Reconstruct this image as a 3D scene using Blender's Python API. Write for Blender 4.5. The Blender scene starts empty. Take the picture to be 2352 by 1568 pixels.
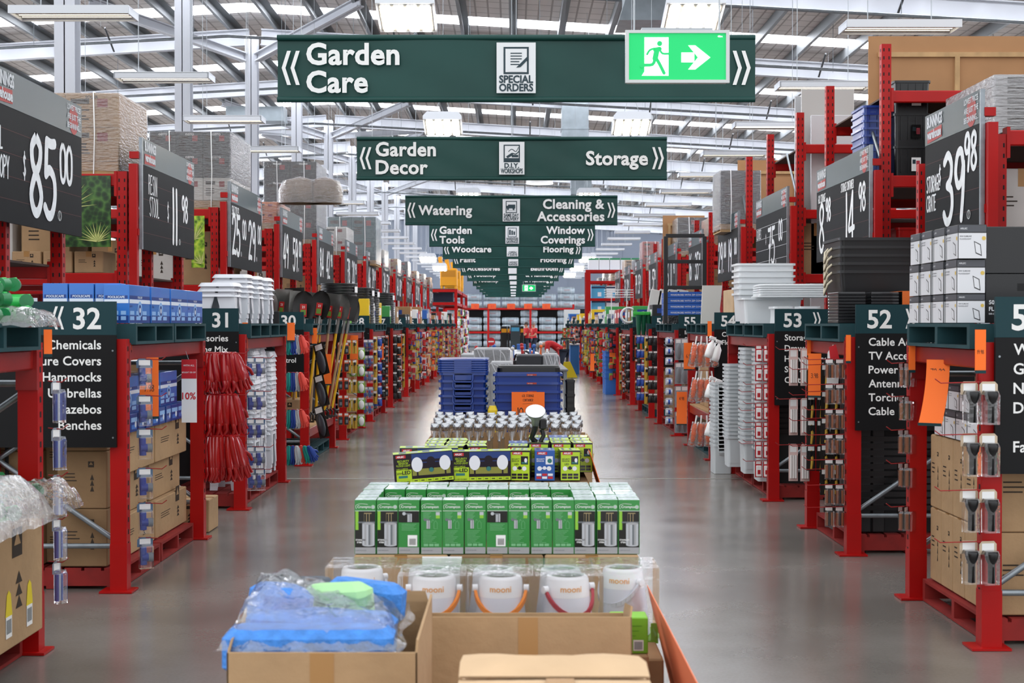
import bpy, math, random, sys
from mathutils import Matrix, Vector
PI = math.pi; RD = math.radians
sc = bpy.context.scene; COL = sc.collection
F = 3267.0; EYE = 1.65
def at(px, py, D): return ((px-1179)*D/F, D, EYE+(743-py)*D/F)
# ---------------- camera, world, exposure, big lights ----------------
cd = bpy.data.cameras.new('camera'); cam = bpy.data.objects.new('camera', cd); COL.objects.link(cam)
cd.lens = 50; cd.sensor_width = 36; cd.clip_end = 400; cd.clip_start = 0.05
cam.location = (0, 0, EYE); cam.rotation_euler = (PI/2-41/F, 0, 3/F)
cd.dof.use_dof = True; cd.dof.focus_distance = 12.5; cd.dof.aperture_fstop = 6.3
sc.camera = cam
sc.view_settings.view_transform = 'Standard'; sc.view_settings.look = 'None'
sc.view_settings.exposure = 0.4; sc.view_settings.gamma = 1
w = bpy.data.worlds.new('world'); sc.world = w; w.use_nodes = True
bg = w.node_tree.nodes['Background']; bg.inputs[0].default_value = (0.93, 0.96, 1.0, 1); bg.inputs[1].default_value = 1.25
SKY_E = 10.0; WALL_GLOW_E = 9; TUBE_E = 3.2; BAY_E = 26
# ---------------- materials ----------------
def s2l(c): return c/12.92 if c <= .04045 else ((c+.055)/1.055)**2.4
def hx(h):
    h = h.lstrip('#'); return tuple(s2l(int(h[i:i+2], 16)/255) for i in (0, 2, 4))+(1,)
_m = {}
def mat(key, col='#808080', rough=.5, metal=0, noise=0, ns=8, bump=0, bs=40, emit=0, coat=0, spec=.5, trans=0, alpha=1, sss=0):
    if key in _m: return _m[key]
    m = bpy.data.materials.new(key); m.use_nodes = True; nt = m.node_tree; b = nt.nodes['Principled BSDF']
    c = hx(col); b.inputs['Base Color'].default_value = c; b.inputs['Roughness'].default_value = rough
    b.inputs['Metallic'].default_value = metal; b.inputs['Specular IOR Level'].default_value = spec
    if coat: b.inputs['Coat Weight'].default_value = coat
    if trans: b.inputs['Transmission Weight'].default_value = trans
    if alpha < 1: b.inputs['Alpha'].default_value = alpha
    if emit: b.inputs['Emission Color'].default_value = c; b.inputs['Emission Strength'].default_value = emit
    if noise or bump: tc = nt.nodes.new('ShaderNodeTexCoord')
    if noise:
        n = nt.nodes.new('ShaderNodeTexNoise'); n.inputs['Scale'].default_value = ns; n.inputs['Detail'].default_value = 5
        nt.links.new(tc.outputs['Object'], n.inputs['Vector'])
        r = nt.nodes.new('ShaderNodeValToRGB'); r.color_ramp.elements[0].position = .3; r.color_ramp.elements[1].position = .7
        r.color_ramp.elements[0].color = tuple(x*(1-noise) for x in c[:3])+(1,)
        r.color_ramp.elements[1].color = tuple(min(1, x*(1+noise*.5)) for x in c[:3])+(1,)
        nt.links.new(n.outputs['Fac'], r.inputs[0]); nt.links.new(r.outputs[0], b.inputs['Base Color'])
    if bump:
        n2 = nt.nodes.new('ShaderNodeTexNoise'); n2.inputs['Scale'].default_value = bs; n2.inputs['Detail'].default_value = 3
        nt.links.new(tc.outputs['Object'], n2.inputs['Vector'])
        bp = nt.nodes.new('ShaderNodeBump'); bp.inputs['Strength'].default_value = bump; bp.inputs['Distance'].default_value = .02
        nt.links.new(n2.outputs['Fac'], bp.inputs['Height']); nt.links.new(bp.outputs[0], b.inputs['Normal'])
    _m[key] = m; return m
def film(key, haze=.12, rough=.12, col='#ffffff', bump=.6, bs=9, aniso=(1, 1, 1), f0=.12):
    if key in _m: return _m[key]
    m = bpy.data.materials.new(key); m.use_nodes = True; nt = m.node_tree; nt.nodes.clear()
    o = nt.nodes.new('ShaderNodeOutputMaterial'); tr = nt.nodes.new('ShaderNodeBsdfTransparent'); gl = nt.nodes.new('ShaderNodeBsdfGlossy')
    df = nt.nodes.new('ShaderNodeBsdfDiffuse'); df.inputs[0].default_value = hx(col)
    gl.inputs['Roughness'].default_value = rough; gl.inputs['Color'].default_value = (1, 1, 1, 1)
    tc = nt.nodes.new('ShaderNodeTexCoord'); mp = nt.nodes.new('ShaderNodeMapping'); mp.inputs['Scale'].default_value = aniso
    n = nt.nodes.new('ShaderNodeTexNoise'); n.inputs['Scale'].default_value = bs; n.inputs['Detail'].default_value = 4
    nt.links.new(tc.outputs['Object'], mp.inputs[0]); nt.links.new(mp.outputs[0], n.inputs['Vector'])
    bp = nt.nodes.new('ShaderNodeBump'); bp.inputs['Strength'].default_value = bump; bp.inputs['Distance'].default_value = .03
    nt.links.new(n.outputs['Fac'], bp.inputs['Height']); nt.links.new(bp.outputs[0], gl.inputs['Normal'])
    lw = nt.nodes.new('ShaderNodeLayerWeight'); lw.inputs[0].default_value = f0+.15; nt.links.new(bp.outputs[0], lw.inputs['Normal'])
    mx = nt.nodes.new('ShaderNodeMixShader'); m2 = nt.nodes.new('ShaderNodeMixShader')
    m2.inputs[0].default_value = haze; nt.links.new(tr.outputs[0], m2.inputs[1]); nt.links.new(df.outputs[0], m2.inputs[2])
    ad = nt.nodes.new('ShaderNodeMath'); ad.operation = 'MULTIPLY_ADD'; ad.inputs[1].default_value = .8; ad.inputs[2].default_value = f0*.5
    nt.links.new(lw.outputs['Fresnel'], ad.inputs[0]); nt.links.new(ad.outputs[0], mx.inputs[0])
    nt.links.new(m2.outputs[0], mx.inputs[1]); nt.links.new(gl.outputs[0], mx.inputs[2]); nt.links.new(mx.outputs[0], o.inputs[0])
    _m[key] = m; return m
RED = mat('rack_red', '#a80503', .42, noise=.12, ns=3, spec=.3)
REDB = mat('beam_red', '#8f0f0b', .35, noise=.2, ns=2, spec=.45)
HOLE = mat('hole_dark', '#1c0606', .8)
GALV = mat('galvanised', '#8d9499', .35, .7, noise=.15, ns=20)
WST = mat('white_steel', '#b9bcc2', .45, noise=.06, ns=1)
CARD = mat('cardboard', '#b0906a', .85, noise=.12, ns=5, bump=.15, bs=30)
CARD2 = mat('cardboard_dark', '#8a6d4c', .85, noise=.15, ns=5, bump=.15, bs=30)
CARD3 = mat('cardboard_pale', '#d0b08a', .85, noise=.1, ns=5, bump=.15, bs=30)
TAPE = mat('packing_tape', '#a97e4a', .3)
INK = mat('carton_ink', '#33291f', .8)
BLK = mat('black_plastic', '#101012', .35)
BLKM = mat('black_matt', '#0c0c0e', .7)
BOARD = mat('board_black', '#151719', .6, noise=.15, ns=3, spec=.12)
BHEAD = mat('board_header', '#263a3f', .35, .2, noise=.15, ns=2)
SIGNB = mat('sign_black', '#08080a', .5, spec=.25)
SIGNT = mat('sign_teal', '#08343a', .45, spec=.3)
BANN = mat('banner_green', '#0c3f39', .45, noise=.15, ns=1.2, bump=.3, bs=3, spec=.35)
WHITE = mat('white_paint', '#f0f0ee', .5)
LETT = mat('letter_white', '#e9e9e6', .5)
CHALK = mat('chalk_white', '#e4e6e6', .8, noise=.12, ns=14)
TEAL = mat('pallet_teal', '#123f45', .75, noise=.25, ns=6)
PRED = mat('pallet_red', '#8e1c17', .75, noise=.3, ns=6)
WOOD = mat('raw_wood', '#b89468', .8, noise=.2, ns=7)
MDF = mat('mdf', '#a77b53', .8, noise=.08, ns=3)
ORG = mat('ticket_orange', '#ff7420', .7)
CLEAR = film('clear_plastic', .03, .05, bump=.35, bs=6, f0=.1)
WRAP = film('stretch_wrap', .06, .15, bump=1.0, bs=12, aniso=(1, 1, 4), f0=.16)
BAG = film('poly_bag', .05, .1, bump=1.0, bs=14, f0=.15)
STEEL = mat('brushed_steel', '#b9bbbd', .25, .9)
# ---------------- mesh builder ----------------
class MB:
    def __init__(s, M=None): s.v = []; s.f = []; s.m = []; s.s = []; s.M = M or Matrix()
    def add(s, vs, fs, mi=0, smooth=False):
        o = len(s.v); M = s.M
        for p in vs: s.v.append(tuple(M @ Vector(p)))
        for f in fs: s.f.append(tuple(i+o for i in f)); s.m.append(mi); s.s.append(smooth)
        return s
    def box(s, x0, x1, y0, y1, z0, z1, mi=0):
        return s.add([(x0, y0, z0), (x1, y0, z0), (x1, y1, z0), (x0, y1, z0), (x0, y0, z1), (x1, y0, z1), (x1, y1, z1), (x0, y1, z1)],
                     [(0, 3, 2, 1), (4, 5, 6, 7), (0, 1, 5, 4), (1, 2, 6, 5), (2, 3, 7, 6), (3, 0, 4, 7)], mi)
    def c(s, x, y, z, w, d, h, mi=0): return s.box(x-w/2, x+w/2, y-d/2, y+d/2, z, z+h, mi)
    def bbox(s, x0, x1, y0, y1, z0, z1, b=.004, mi=0):   # bevelled box
        vs = []; 
        for (z, k) in ((z0, b), (z0+b, 0), (z1-b, 0), (z1, b)):
            vs += [(x0+b+k, y0+k, z), (x1-b-k, y0+k, z), (x1-k, y0+b+k, z), (x1-k, y1-b-k, z), (x1-b-k, y1-k, z), (x0+b+k, y1-k, z), (x0+k, y1-b-k, z), (x0+k, y0+b+k, z)]
        fs = [tuple(range(7, -1, -1)), tuple(range(24, 32))]
        for r in range(3):
            for i in range(8): j = (i+1) % 8; fs.append((r*8+i, r*8+j, r*8+8+j, r*8+8+i))
        return s.add(vs, fs, mi)
    def quad(s, u0, u1, v0, v1, w=0, mi=0): return s.add([(u0, v0, w), (u1, v0, w), (u1, v1, w), (u0, v1, w)], [(0, 1, 2, 3)], mi)
    def poly(s, pts, w=0, mi=0): return s.add([(p[0], p[1], w) for p in pts], [tuple(range(len(pts)))], mi)
    def disc(s, u, v, r, w=0, mi=0, n=20, ry=None):
        ry = ry or r
        return s.poly([(u+r*math.cos(2*PI*i/n), v+ry*math.sin(2*PI*i/n)) for i in range(n)], w, mi)
    def cyl(s, p0, p1, r0, r1=None, n=12, mi=0, caps=True, smooth=True):
        r1 = r0 if r1 is None else r1
        p0 = Vector(p0); p1 = Vector(p1); d = (p1-p0).normalized(); a = d.orthogonal().normalized(); b = d.cross(a)
        vs = []
        for p, r in ((p0, r0), (p1, r1)):
            for i in range(n): t = 2*PI*i/n; vs.append(p+a*(r*math.cos(t))+b*(r*math.sin(t)))
        s.add(vs, [(i, (i+1) % n, n+(i+1) % n, n+i) for i in range(n)], mi, smooth)
        if caps: s.add(vs[:n], [tuple(range(n-1, -1, -1))], mi); s.add(vs[n:], [tuple(range(n))], mi)
        return s
    def tube(s, pts, r, n=8, mi=0, closed=False, caps=True):
        pts = [Vector(p) for p in pts]; N = len(pts); rr = r if isinstance(r, (list, tuple)) else [r]*N
        vs = []; prev = None
        for k, p in enumerate(pts):
            q0 = pts[(k-1) % N] if (closed or k) else p; q1 = pts[(k+1) % N] if (closed or k < N-1) else p
            d = (q1-q0).normalized()
            if prev is None: a = d.orthogonal().normalized()
            else:
                a = prev-d*prev.dot(d)
                a = a.normalized() if a.length > 1e-6 else d.orthogonal().normalized()
            prev = a; b = d.cross(a)
            for i in range(n): t = 2*PI*i/n; vs.append(p+a*(rr[k]*math.cos(t))+b*(rr[k]*math.sin(t)))
        fs = []
        for k in range(N if closed else N-1):
            k2 = (k+1) % N
            for i in range(n): j = (i+1) % n; fs.append((k*n+i, k*n+j, k2*n+j, k2*n+i))
        s.add(vs, fs, mi, True)
        if caps and not closed: s.add(vs[:n], [tuple(range(n-1, -1, -1))], mi); s.add(vs[-n:], [tuple(range(n))], mi)
        return s
    def lathe(s, prof, cx=0, cy=0, n=20, mi=0, smooth=True, a0=0, a1=2*PI, sy=1):
        vs = []; 
        for (r, z) in prof:
            for i in range(n): t = a0+(a1-a0)*i/n; vs.append((cx+r*math.cos(t), cy+sy*r*math.sin(t), z))
        fs = [(k*n+i, k*n+(i+1) % n, (k+1)*n+(i+1) % n, (k+1)*n+i) for k in range(len(prof)-1) for i in range(n)]
        return s.add(vs, fs, mi, smooth)
    def loft(s, secs, q=3, mi=0, cap0=True, cap1=False, smooth=False):   # secs: (w,d,z,r) rounded rectangles
        vs = []; n = 4*(q+1)
        for (w, d, z, r) in secs:
            for k, (sx, sy) in enumerate(((1, 1), (-1, 1), (-1, -1), (1, -1))):
                for i in range(q+1):
                    t = k*PI/2+i*PI/2/q
                    vs.append((sx*(w/2-r)+r*math.cos(t), sy*(d/2-r)+r*math.sin(t), z))
        fs = [(k*n+i, k*n+(i+1) % n, (k+1)*n+(i+1) % n, (k+1)*n+i) for k in range(len(secs)-1) for i in range(n)]
        s.add(vs, fs, mi, smooth)
        if cap0: s.add(vs[:n], [tuple(range(n-1, -1, -1))], mi)
        if cap1: s.add(vs[-n:], [tuple(range(n))], mi)
        return s
    def prism(s, pts, y0, y1, mi=0):   # outline in x,z extruded along y
        n = len(pts); vs = [(p[0], y0, p[1]) for p in pts]+[(p[0], y1, p[1]) for p in pts]
        return s.add(vs, [tuple(range(n)), tuple(range(2*n-1, n-1, -1))]+[(i, n+i, n+(i+1) % n, (i+1) % n) for i in range(n)], mi)
    def sphere(s, cx, cy, cz, rx, ry=None, rz=None, mi=0, n=12, m=8):
        ry = ry or rx; rz = rz or rx; vs = []
        for k in range(m+1):
            p = PI*k/m
            for i in range(n): t = 2*PI*i/n; vs.append((cx+rx*math.sin(p)*math.cos(t), cy+ry*math.sin(p)*math.sin(t), cz+rz*math.cos(p)))
        return s.add(vs, [(k*n+i, (k+1)*n+i, (k+1)*n+(i+1) % n, k*n+(i+1) % n) for k in range(m) for i in range(n)], mi, True)
    def text(s, t, u, v, size, bold=.012, align='L', mi=0, w=0, sx=1.0, sp=1.0, shear=0, maxw=None):
        vs, fs, wd = tmesh(t, bold, sp)
        if maxw and wd*size*sx > maxw: sx = maxw/(wd*size)
        o = u-(wd*size*sx if align == 'R' else wd*size*sx/2 if align == 'C' else 0)
        return s.add([(o+(x+shear*y)*size*sx, v+y*size, w) for x, y in vs], fs, mi)
    def stroke(s, pts, wd, w=0, mi=0, smooth=True, sub=5):
        if smooth and len(pts) > 2:
            P = [pts[0]]+list(pts)+[pts[-1]]; q = []
            for i in range(1, len(P)-2):
                for k in range(sub):
                    t = k/sub; a, b, c, d = P[i-1], P[i], P[i+1], P[i+2]
                    q.append(tuple(.5*(2*b[j]+(c[j]-a[j])*t+(2*a[j]-5*b[j]+4*c[j]-d[j])*t*t+(3*b[j]-a[j]-3*c[j]+d[j])*t**3) for j in (0, 1)))
            q.append(pts[-1]); pts = q
        L = []; Rr = []; n = len(pts)
        for i, p in enumerate(pts):
            a = pts[max(0, i-1)]; b = pts[min(n-1, i+1)]; dx, dy = b[0]-a[0], b[1]-a[1]; l = math.hypot(dx, dy) or 1
            L.append((p[0]-dy/l*wd/2, p[1]+dx/l*wd/2, w)); Rr.append((p[0]+dy/l*wd/2, p[1]-dx/l*wd/2, w))
        L = [(a, b, z+2e-5*i) for i, (a, b, z) in enumerate(L)]; Rr = [(a, b, z+2e-5*i) for i, (a, b, z) in enumerate(Rr)]
        s.add(L+Rr, [(i, n+i, n+i+1, i+1) for i in range(n-1)], mi)
        for p in (pts[0], pts[-1]): s.disc(p[0], p[1], wd/2, w-1e-5, mi, 10)
        return s
    def obj(s, name, mats, parent=None, loc=None, rot=None, bevel=0):
        me = bpy.data.meshes.new(name); me.from_pydata(s.v, [], s.f)
        mats = mats if isinstance(mats, (list, tuple)) else [mats]
        for m in mats: me.materials.append(m)
        me.polygons.foreach_set('material_index', [min(i, len(mats)-1) for i in s.m]); me.polygons.foreach_set('use_smooth', s.s)
        me.update(); o = bpy.data.objects.new(name, me); COL.objects.link(o)
        if parent: o.parent = parent
        if loc: o.location = loc
        if rot is not None: o.rotation_euler = rot if isinstance(rot, (tuple, list)) else (0, 0, rot)
        if bevel: b = o.modifiers.new('b', 'BEVEL'); b.width = bevel; b.segments = 2; b.limit_method = 'ANGLE'
        return o
_tc = {}
def tmesh(t, bold=.012, sp=1.0):
    k = (t, bold, sp)
    if k in _tc: return _tc[k]
    cu = bpy.data.curves.new('t', 'FONT'); cu.body = t; cu.offset = bold; cu.resolution_u = 3; cu.space_character = sp
    ob = bpy.data.objects.new('t', cu); me = ob.to_mesh()
    vs = [(v.co.x, v.co.y) for v in me.vertices]; fs = [tuple(p.vertices) for p in me.polygons]
    x0 = min([v[0] for v in vs] or [0]); x1 = max([v[0] for v in vs] or [0])
    vs = [(x-x0, y) for x, y in vs]; ob.to_mesh_clear(); bpy.data.objects.remove(ob); bpy.data.curves.remove(cu)
    _tc[k] = (vs, fs, x1-x0); return _tc[k]
# frames: (u,v,w) -> facing camera (-Y), facing +X, facing -X, lying up
def ff(x, y, z): return Matrix(((1, 0, 0, x), (0, 0, -1, y), (0, 1, 0, z), (0, 0, 0, 1)))
def fp(x, y, z): return Matrix(((0, 0, 1, x), (1, 0, 0, y), (0, 1, 0, z), (0, 0, 0, 1)))
def fn(x, y, z): return Matrix(((0, 0, -1, x), (-1, 0, 0, y), (0, 1, 0, z), (0, 0, 0, 1)))
def fu(x, y, z): return Matrix.Translation((x, y, z))
def side_frame(sd, x, y, z): return fp(x, y, z) if sd < 0 else fn(x, y, z)
# ---------------- things ----------------
def tag(o, label, cat, group=None, kind=None):
    o['label'] = label; o['category'] = cat
    if group: o['group'] = group
    if kind: o['kind'] = kind
    return o
def thing(name, label, cat, loc=(0, 0, 0), rz=0, group=None):
    o = bpy.data.objects.new(name, None); COL.objects.link(o); o.location = loc; o.rotation_euler = (0, 0, rz)
    o.empty_display_size = .1
    return tag(o, label, cat, group)
def struct(o): o['kind'] = 'structure'; return o
KIDS = {}
def dup(o, loc, rz=0, label=None, group=None, rot=None, scale=None):
    def cp(a, par):
        c = a.copy(); COL.objects.link(c)
        if par: c.parent = par
        for ch in a.children: cp(ch, c)
        return c
    c = cp(o, None); c.location = loc; c.rotation_euler = rot or (0, 0, rz)
    if scale: c.scale = scale if isinstance(scale, tuple) else (scale,)*3
    if label: c['label'] = label
    if group: c['group'] = group
    return c
class Kind:   # first use moves the original, later uses copy it
    def __init__(s, make): s.make = make; s.o = None
    def put(s, loc, rz=0, label=None, group=None, rot=None, scale=None):
        if s.o is None:
            s.o = s.make(); o = s.o; o.location = loc; o.rotation_euler = rot or (0, 0, rz)
            if scale: o.scale = scale if isinstance(scale, tuple) else (scale,)*3
            if label: o['label'] = label
            if group: o['group'] = group
            return o
        return dup(s.o, loc, rz, label, group, rot, scale)
NTH = ['first', 'second', 'third', 'fourth', 'fifth', 'sixth', 'seventh', 'eighth', 'ninth', 'tenth', 'eleventh', 'twelfth', 'thirteenth', 'fourteenth', 'fifteenth', 'sixteenth', 'seventeenth', 'eighteenth', 'nineteenth', 'twentieth', 'twenty-first', 'twenty-second', 'twenty-third', 'twenty-fourth', 'twenty-fifth', 'twenty-sixth']
TOPN = ['topmost']+[n+' from top' for n in NTH[1:]]
# handwriting
H = {
 '0': [[(.3, 1), (.08, .8), (.05, .45), (.12, .12), (.3, 0), (.5, .12), (.56, .45), (.52, .8), (.3, 1)]],
 '1': [[(.25, 1), (.27, .5), (.25, 0)]],
 '2': [[(.06, .8), (.15, .97), (.35, 1), (.5, .85), (.48, .65), (.25, .3), (.05, .02)], [(.05, .02), (.3, .05), (.56, .03)]],
 '3': [[(.08, .9), (.3, 1), (.5, .85), (.45, .63), (.25, .54)], [(.25, .54), (.5, .45), (.55, .22), (.4, .02), (.2, 0), (.06, .12)]],
 '4': [[(.42, 1), (.2, .6), (.05, .3), (.3, .3), (.58, .32)], [(.43, 1), (.42, .5), (.42, 0)]],
 '5': [[(.15, 1), (.12, .75), (.1, .55)], [(.15, 1), (.35, .98), (.55, 1)], [(.1, .55), (.3, .62), (.52, .5), (.55, .25), (.4, .03), (.2, 0), (.05, .1)]],
 '6': [[(.45, 1), (.2, .8), (.07, .4), (.15, .08), (.35, 0), (.53, .18), (.45, .42), (.25, .48), (.08, .3)]],
 '7': [[(.05, .98), (.3, .97), (.56, 1)], [(.56, 1), (.38, .5), (.28, 0)], [(.2, .5), (.5, .52)]],
 '8': [[(.3, 1), (.1, .85), (.15, .62), (.4, .45), (.55, .22), (.4, .02), (.2, .02), (.06, .22), (.2, .45), (.45, .65), (.5, .87), (.3, 1)]],
 '9': [[(.52, .75), (.4, .98), (.18, .95), (.07, .7), (.2, .5), (.4, .55), (.53, .8), (.5, .4), (.4, 0)]],
 '.': [[(.12, .03), (.14, .03)]], '$': [[(.5, .8), (.3, .9), (.12, .75), (.3, .5), (.5, .3), (.3, .1), (.08, .2)], [(.3, 1.05), (.3, -.05)]],
 'A': [[(.05, 0), (.3, 1), (.55, 0)], [(.15, .38), (.45, .38)]], 'C': [[(.55, .88), (.3, 1), (.08, .7), (.08, .3), (.3, 0), (.55, .12)]],
 'E': [[(.5, 1), (.1, .98)], [(.1, .98), (.1, 0)], [(.1, 0), (.52, .03)], [(.1, .52), (.42, .52)]], 'G': [[(.55, .85), (.3, 1), (.08, .65), (.1, .2), (.32, 0), (.55, .15), (.55, .42)], [(.3, .42), (.56, .42)]],
 'I': [[(.15, 1), (.15, 0)]], 'L': [[(.1, 1), (.1, 0)], [(.1, 0), (.5, .03)]], 'N': [[(.08, 0), (.1, 1)], [(.1, 1), (.5, 0)], [(.5, 0), (.52, 1)]],
 'O': [[(.3, 1), (.06, .6), (.1, .15), (.3, 0), (.55, .3), (.5, .8), (.3, 1)]], 'P': [[(.1, 0), (.12, 1)], [(.12, 1), (.48, .92), (.5, .62), (.12, .5)]],
 'R': [[(.1, 0), (.12, 1)], [(.12, 1), (.48, .92), (.48, .62), (.12, .52)], [(.2, .52), (.52, 0)]], 'S': [[(.5, .85), (.3, 1), (.1, .8), (.3, .52), (.5, .25), (.3, 0), (.06, .12)]],
 'T': [[(.02, 1), (.56, .98)], [(.3, .98), (.3, 0)]], 'Y': [[(.05, 1), (.28, .5)], [(.55, 1), (.28, .5)], [(.28, .5), (.26, 0)]], 'D': [[(.1, 1), (.1, 0)], [(.1, 1), (.45, .85), (.55, .45), (.4, .08), (.1, 0)]],
 'H': [[(.1, 1), (.1, 0)], [(.5, 1), (.5, 0)], [(.1, .5), (.5, .5)]], 'V': [[(.05, 1), (.28, 0)], [(.28, 0), (.55, 1)]]}
def hand(mb, t, u, v, h, wd, mi=0, w=.002, sx=1.0, step=.68, align='L'):
    adv = sum((.32 if ch in '.I1 ' else step) for ch in t)*h*sx
    if align == 'C': u -= adv/2
    if align == 'R': u -= adv
    for ch in t:
        if ch in H:
            for k, st in enumerate(H[ch]): mb.stroke([(u+x*h*sx-(.12*h*sx if ch in '1I' else 0), v+y*h) for x, y in st], wd, w+.0003*k, mi, sub=4)
        u += (.32 if ch in '.I1 ' else step)*h*sx
    return u
WIRE = mat('hanger_wire', '#a7acb0', .4, .3)
# ---------------- floor, walls, roof ----------------
def floor_mat():
    m = mat('polished_concrete', '#8a8782', .2); nt = m.node_tree; b = nt.nodes['Principled BSDF']
    tc = nt.nodes.new('ShaderNodeTexCoord')
    def noise(s, d=4, sc=(1, 1, 1)):
        mp = nt.nodes.new('ShaderNodeMapping'); mp.inputs['Scale'].default_value = sc
        n = nt.nodes.new('ShaderNodeTexNoise'); n.inputs['Scale'].default_value = s; n.inputs['Detail'].default_value = d
        nt.links.new(tc.outputs['Object'], mp.inputs[0]); nt.links.new(mp.outputs[0], n.inputs['Vector']); return n
    n = noise(.9, 8); r = nt.nodes.new('ShaderNodeValToRGB')
    r.color_ramp.elements[0].position = .3; r.color_ramp.elements[1].position = .72
    r.color_ramp.elements[0].color = hx('#6b6660'); r.color_ramp.elements[1].color = hx('#8b8680')
    n2 = noise(60, 3); mx = nt.nodes.new('ShaderNodeMix'); mx.data_type = 'RGBA'; mx.blend_type = 'MULTIPLY'; mx.inputs[0].default_value = .25
    nt.links.new(n.outputs['Fac'], r.inputs[0]); nt.links.new(r.outputs[0], mx.inputs[6]); nt.links.new(n2.outputs['Fac'], mx.inputs[7]); nt.links.new(mx.outputs[2], b.inputs['Base Color'])
    n3 = noise(1.7, 6); mr = nt.nodes.new('ShaderNodeMapRange'); mr.inputs[3].default_value = .12; mr.inputs[4].default_value = .3
    nt.links.new(n3.outputs['Fac'], mr.inputs[0]); nt.links.new(mr.outputs[0], b.inputs['Roughness'])
    bp = nt.nodes.new('ShaderNodeBump'); bp.inputs['Strength'].default_value = .05; bp.inputs['Distance'].default_value = .01
    n4 = noise(5, 3); nt.links.new(n4.outputs['Fac'], bp.inputs['Height']); nt.links.new(bp.outputs[0], b.inputs['Normal'])
    b.inputs['Specular IOR Level'].default_value = .55
    return m
mb = MB(); mb.box(-26, 26, -3, 104.2, -.2, 0); fl = struct(mb.obj('floor', floor_mat()))
JOINT = mat('joint_pale', '#a9a59d', .5); JD = mat('joint_dark', '#4a4743', .6)
mb = MB()
for y in (15.1, 38, 62, 86): mb.quad(-12, 12, y, y+.035, .002, 0); mb.quad(-12, 12, y+.035, y+.045, .002, 1)
struct(mb.obj('trim_1', [JOINT, JD]))
WALLM = mat('wall_panel', '#8f98a6', .7, noise=.05, ns=.5)
mb = MB(); mb.box(-26, 26, 104, 104.3, 0, 9.6)
for i in range(26): mb.box(-26+i*2, -25.94+i*2, 103.97, 104, 0, 7.5)
struct(mb.obj('wall_back', WALLM))
SW = mat('side_wall', '#a8acb2', .8)
struct(MB().box(-26.3, -26, 14, 104.3, 0, 3.2).obj('wall_left', SW)); struct(MB().box(26, 26.3, 14, 104.3, 0, 3.2).obj('wall_right', SW))
GLOWM = mat('wall_glow', '#f2f6ff', .6, emit=WALL_GLOW_E)  # glowing upper side wall bands, added to brighten the ceiling
struct(MB().box(-26.3, -26, 14, 104.3, 3.2, 8.3).obj('glow_band_1', GLOWM)); struct(MB().box(26, 26.3, 14, 104.3, 3.2, 7.5).obj('glow_band_2', GLOWM))
RX = -6.6; RZ = 9.45
def rz(x): return RZ-.06*abs(x-RX)
def roof_mat():
    m = mat('roof_insulation', '#b3ada6', .8); nt = m.node_tree; b = nt.nodes['Principled BSDF']
    tc = nt.nodes.new('ShaderNodeTexCoord'); br = nt.nodes.new('ShaderNodeTexBrick')
    br.inputs['Color1'].default_value = hx('#ece8e4'); br.inputs['Color2'].default_value = hx('#e3dfdb'); br.inputs['Mortar'].default_value = hx('#b3aeaa')
    br.inputs['Scale'].default_value = 1; br.inputs['Mortar Size'].default_value = .022; br.inputs['Brick Width'].default_value = .3; br.inputs['Row Height'].default_value = .6; br.offset = 0
    nt.links.new(tc.outputs['Object'], br.inputs['Vector']); nt.links.new(br.outputs['Color'], b.inputs['Base Color']); return m
RM = roof_mat(); Y0, Y1 = 15.5, 104.2
SKYM = mat('skylight_sheet', '#f4f7ff', .6, emit=SKY_E)
raf = [21.5+7.5*i for i in range(11)]
strips = [(y+5.7, y+6.7) for y in raf[:-1]]+[(18.4, 19.4)]; strips.sort()
k = 0
for sd, xa, xb in ((-1, -26, RX), (1, RX, 26)):
    mb = MB(); ys = [Y0]+[t for s_ in strips for t in s_]+[Y1]
    for i in range(0, len(ys), 2):
        a, b_ = ys[i], ys[i+1]
        mb.add([(xa, a, rz(xa)), (xb, a, rz(xb)), (xb, b_, rz(xb)), (xa, b_, rz(xa)), (xa, a, rz(xa)+.15), (xb, a, rz(xb)+.15), (xb, b_, rz(xb)+.15), (xa, b_, rz(xa)+.15)],
               [(0, 3, 2, 1), (4, 5, 6, 7), (0, 1, 5, 4), (2, 3, 7, 6), (0, 4, 7, 3), (1, 2, 6, 5)])
    struct(mb.obj('ceiling', RM))
    for (a, b_) in strips:
        mb = MB(); mb.add([(xa, a, rz(xa)+.05), (xb, a, rz(xb)+.05), (xb, b_, rz(xb)+.05), (xa, b_, rz(xa)+.05)], [(0, 3, 2, 1)])
        struct(mb.obj('skylight', SKYM))
PUR = mat('purlin_grey', '#7d8183', .5, .4)
x = -25.2
while x < 25.5:
    mb = MB(); z = rz(x); mb.box(x-.1, x+.1, Y0, Y1, z-.03, z-.005); mb.box(x-.1, x-.085, Y0, Y1, z-.24, z-.03); mb.box(x-.1, x-.02, Y0, Y1, z-.255, z-.24)
    struct(mb.obj('roof_purlin', PUR)); x += 1.2
def ibeam(mb, p0, p1, h, w_, t=.03):
    # I beam between two points, web vertical
    p0 = Vector(p0); p1 = Vector(p1); d = (p1-p0); L = d.length; d.normalize(); s_ = Vector((0, 0, 1)).cross(d)
    if s_.length < .1: s_ = Vector((1, 0, 0))
    s_.normalize(); u = d.cross(s_)
    M = Matrix(((s_.x, d.x, u.x, p0.x), (s_.y, d.y, u.y, p0.y), (s_.z, d.z, u.z, p0.z), (0, 0, 0, 1))); o = mb.M; mb.M = o @ M
    mb.box(-w_/2, w_/2, 0, L, -h/2, -h/2+t); mb.box(-w_/2, w_/2, 0, L, h/2-t, h/2); mb.box(-t/2, t/2, 0, L, -h/2, h/2); mb.M = o
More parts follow.
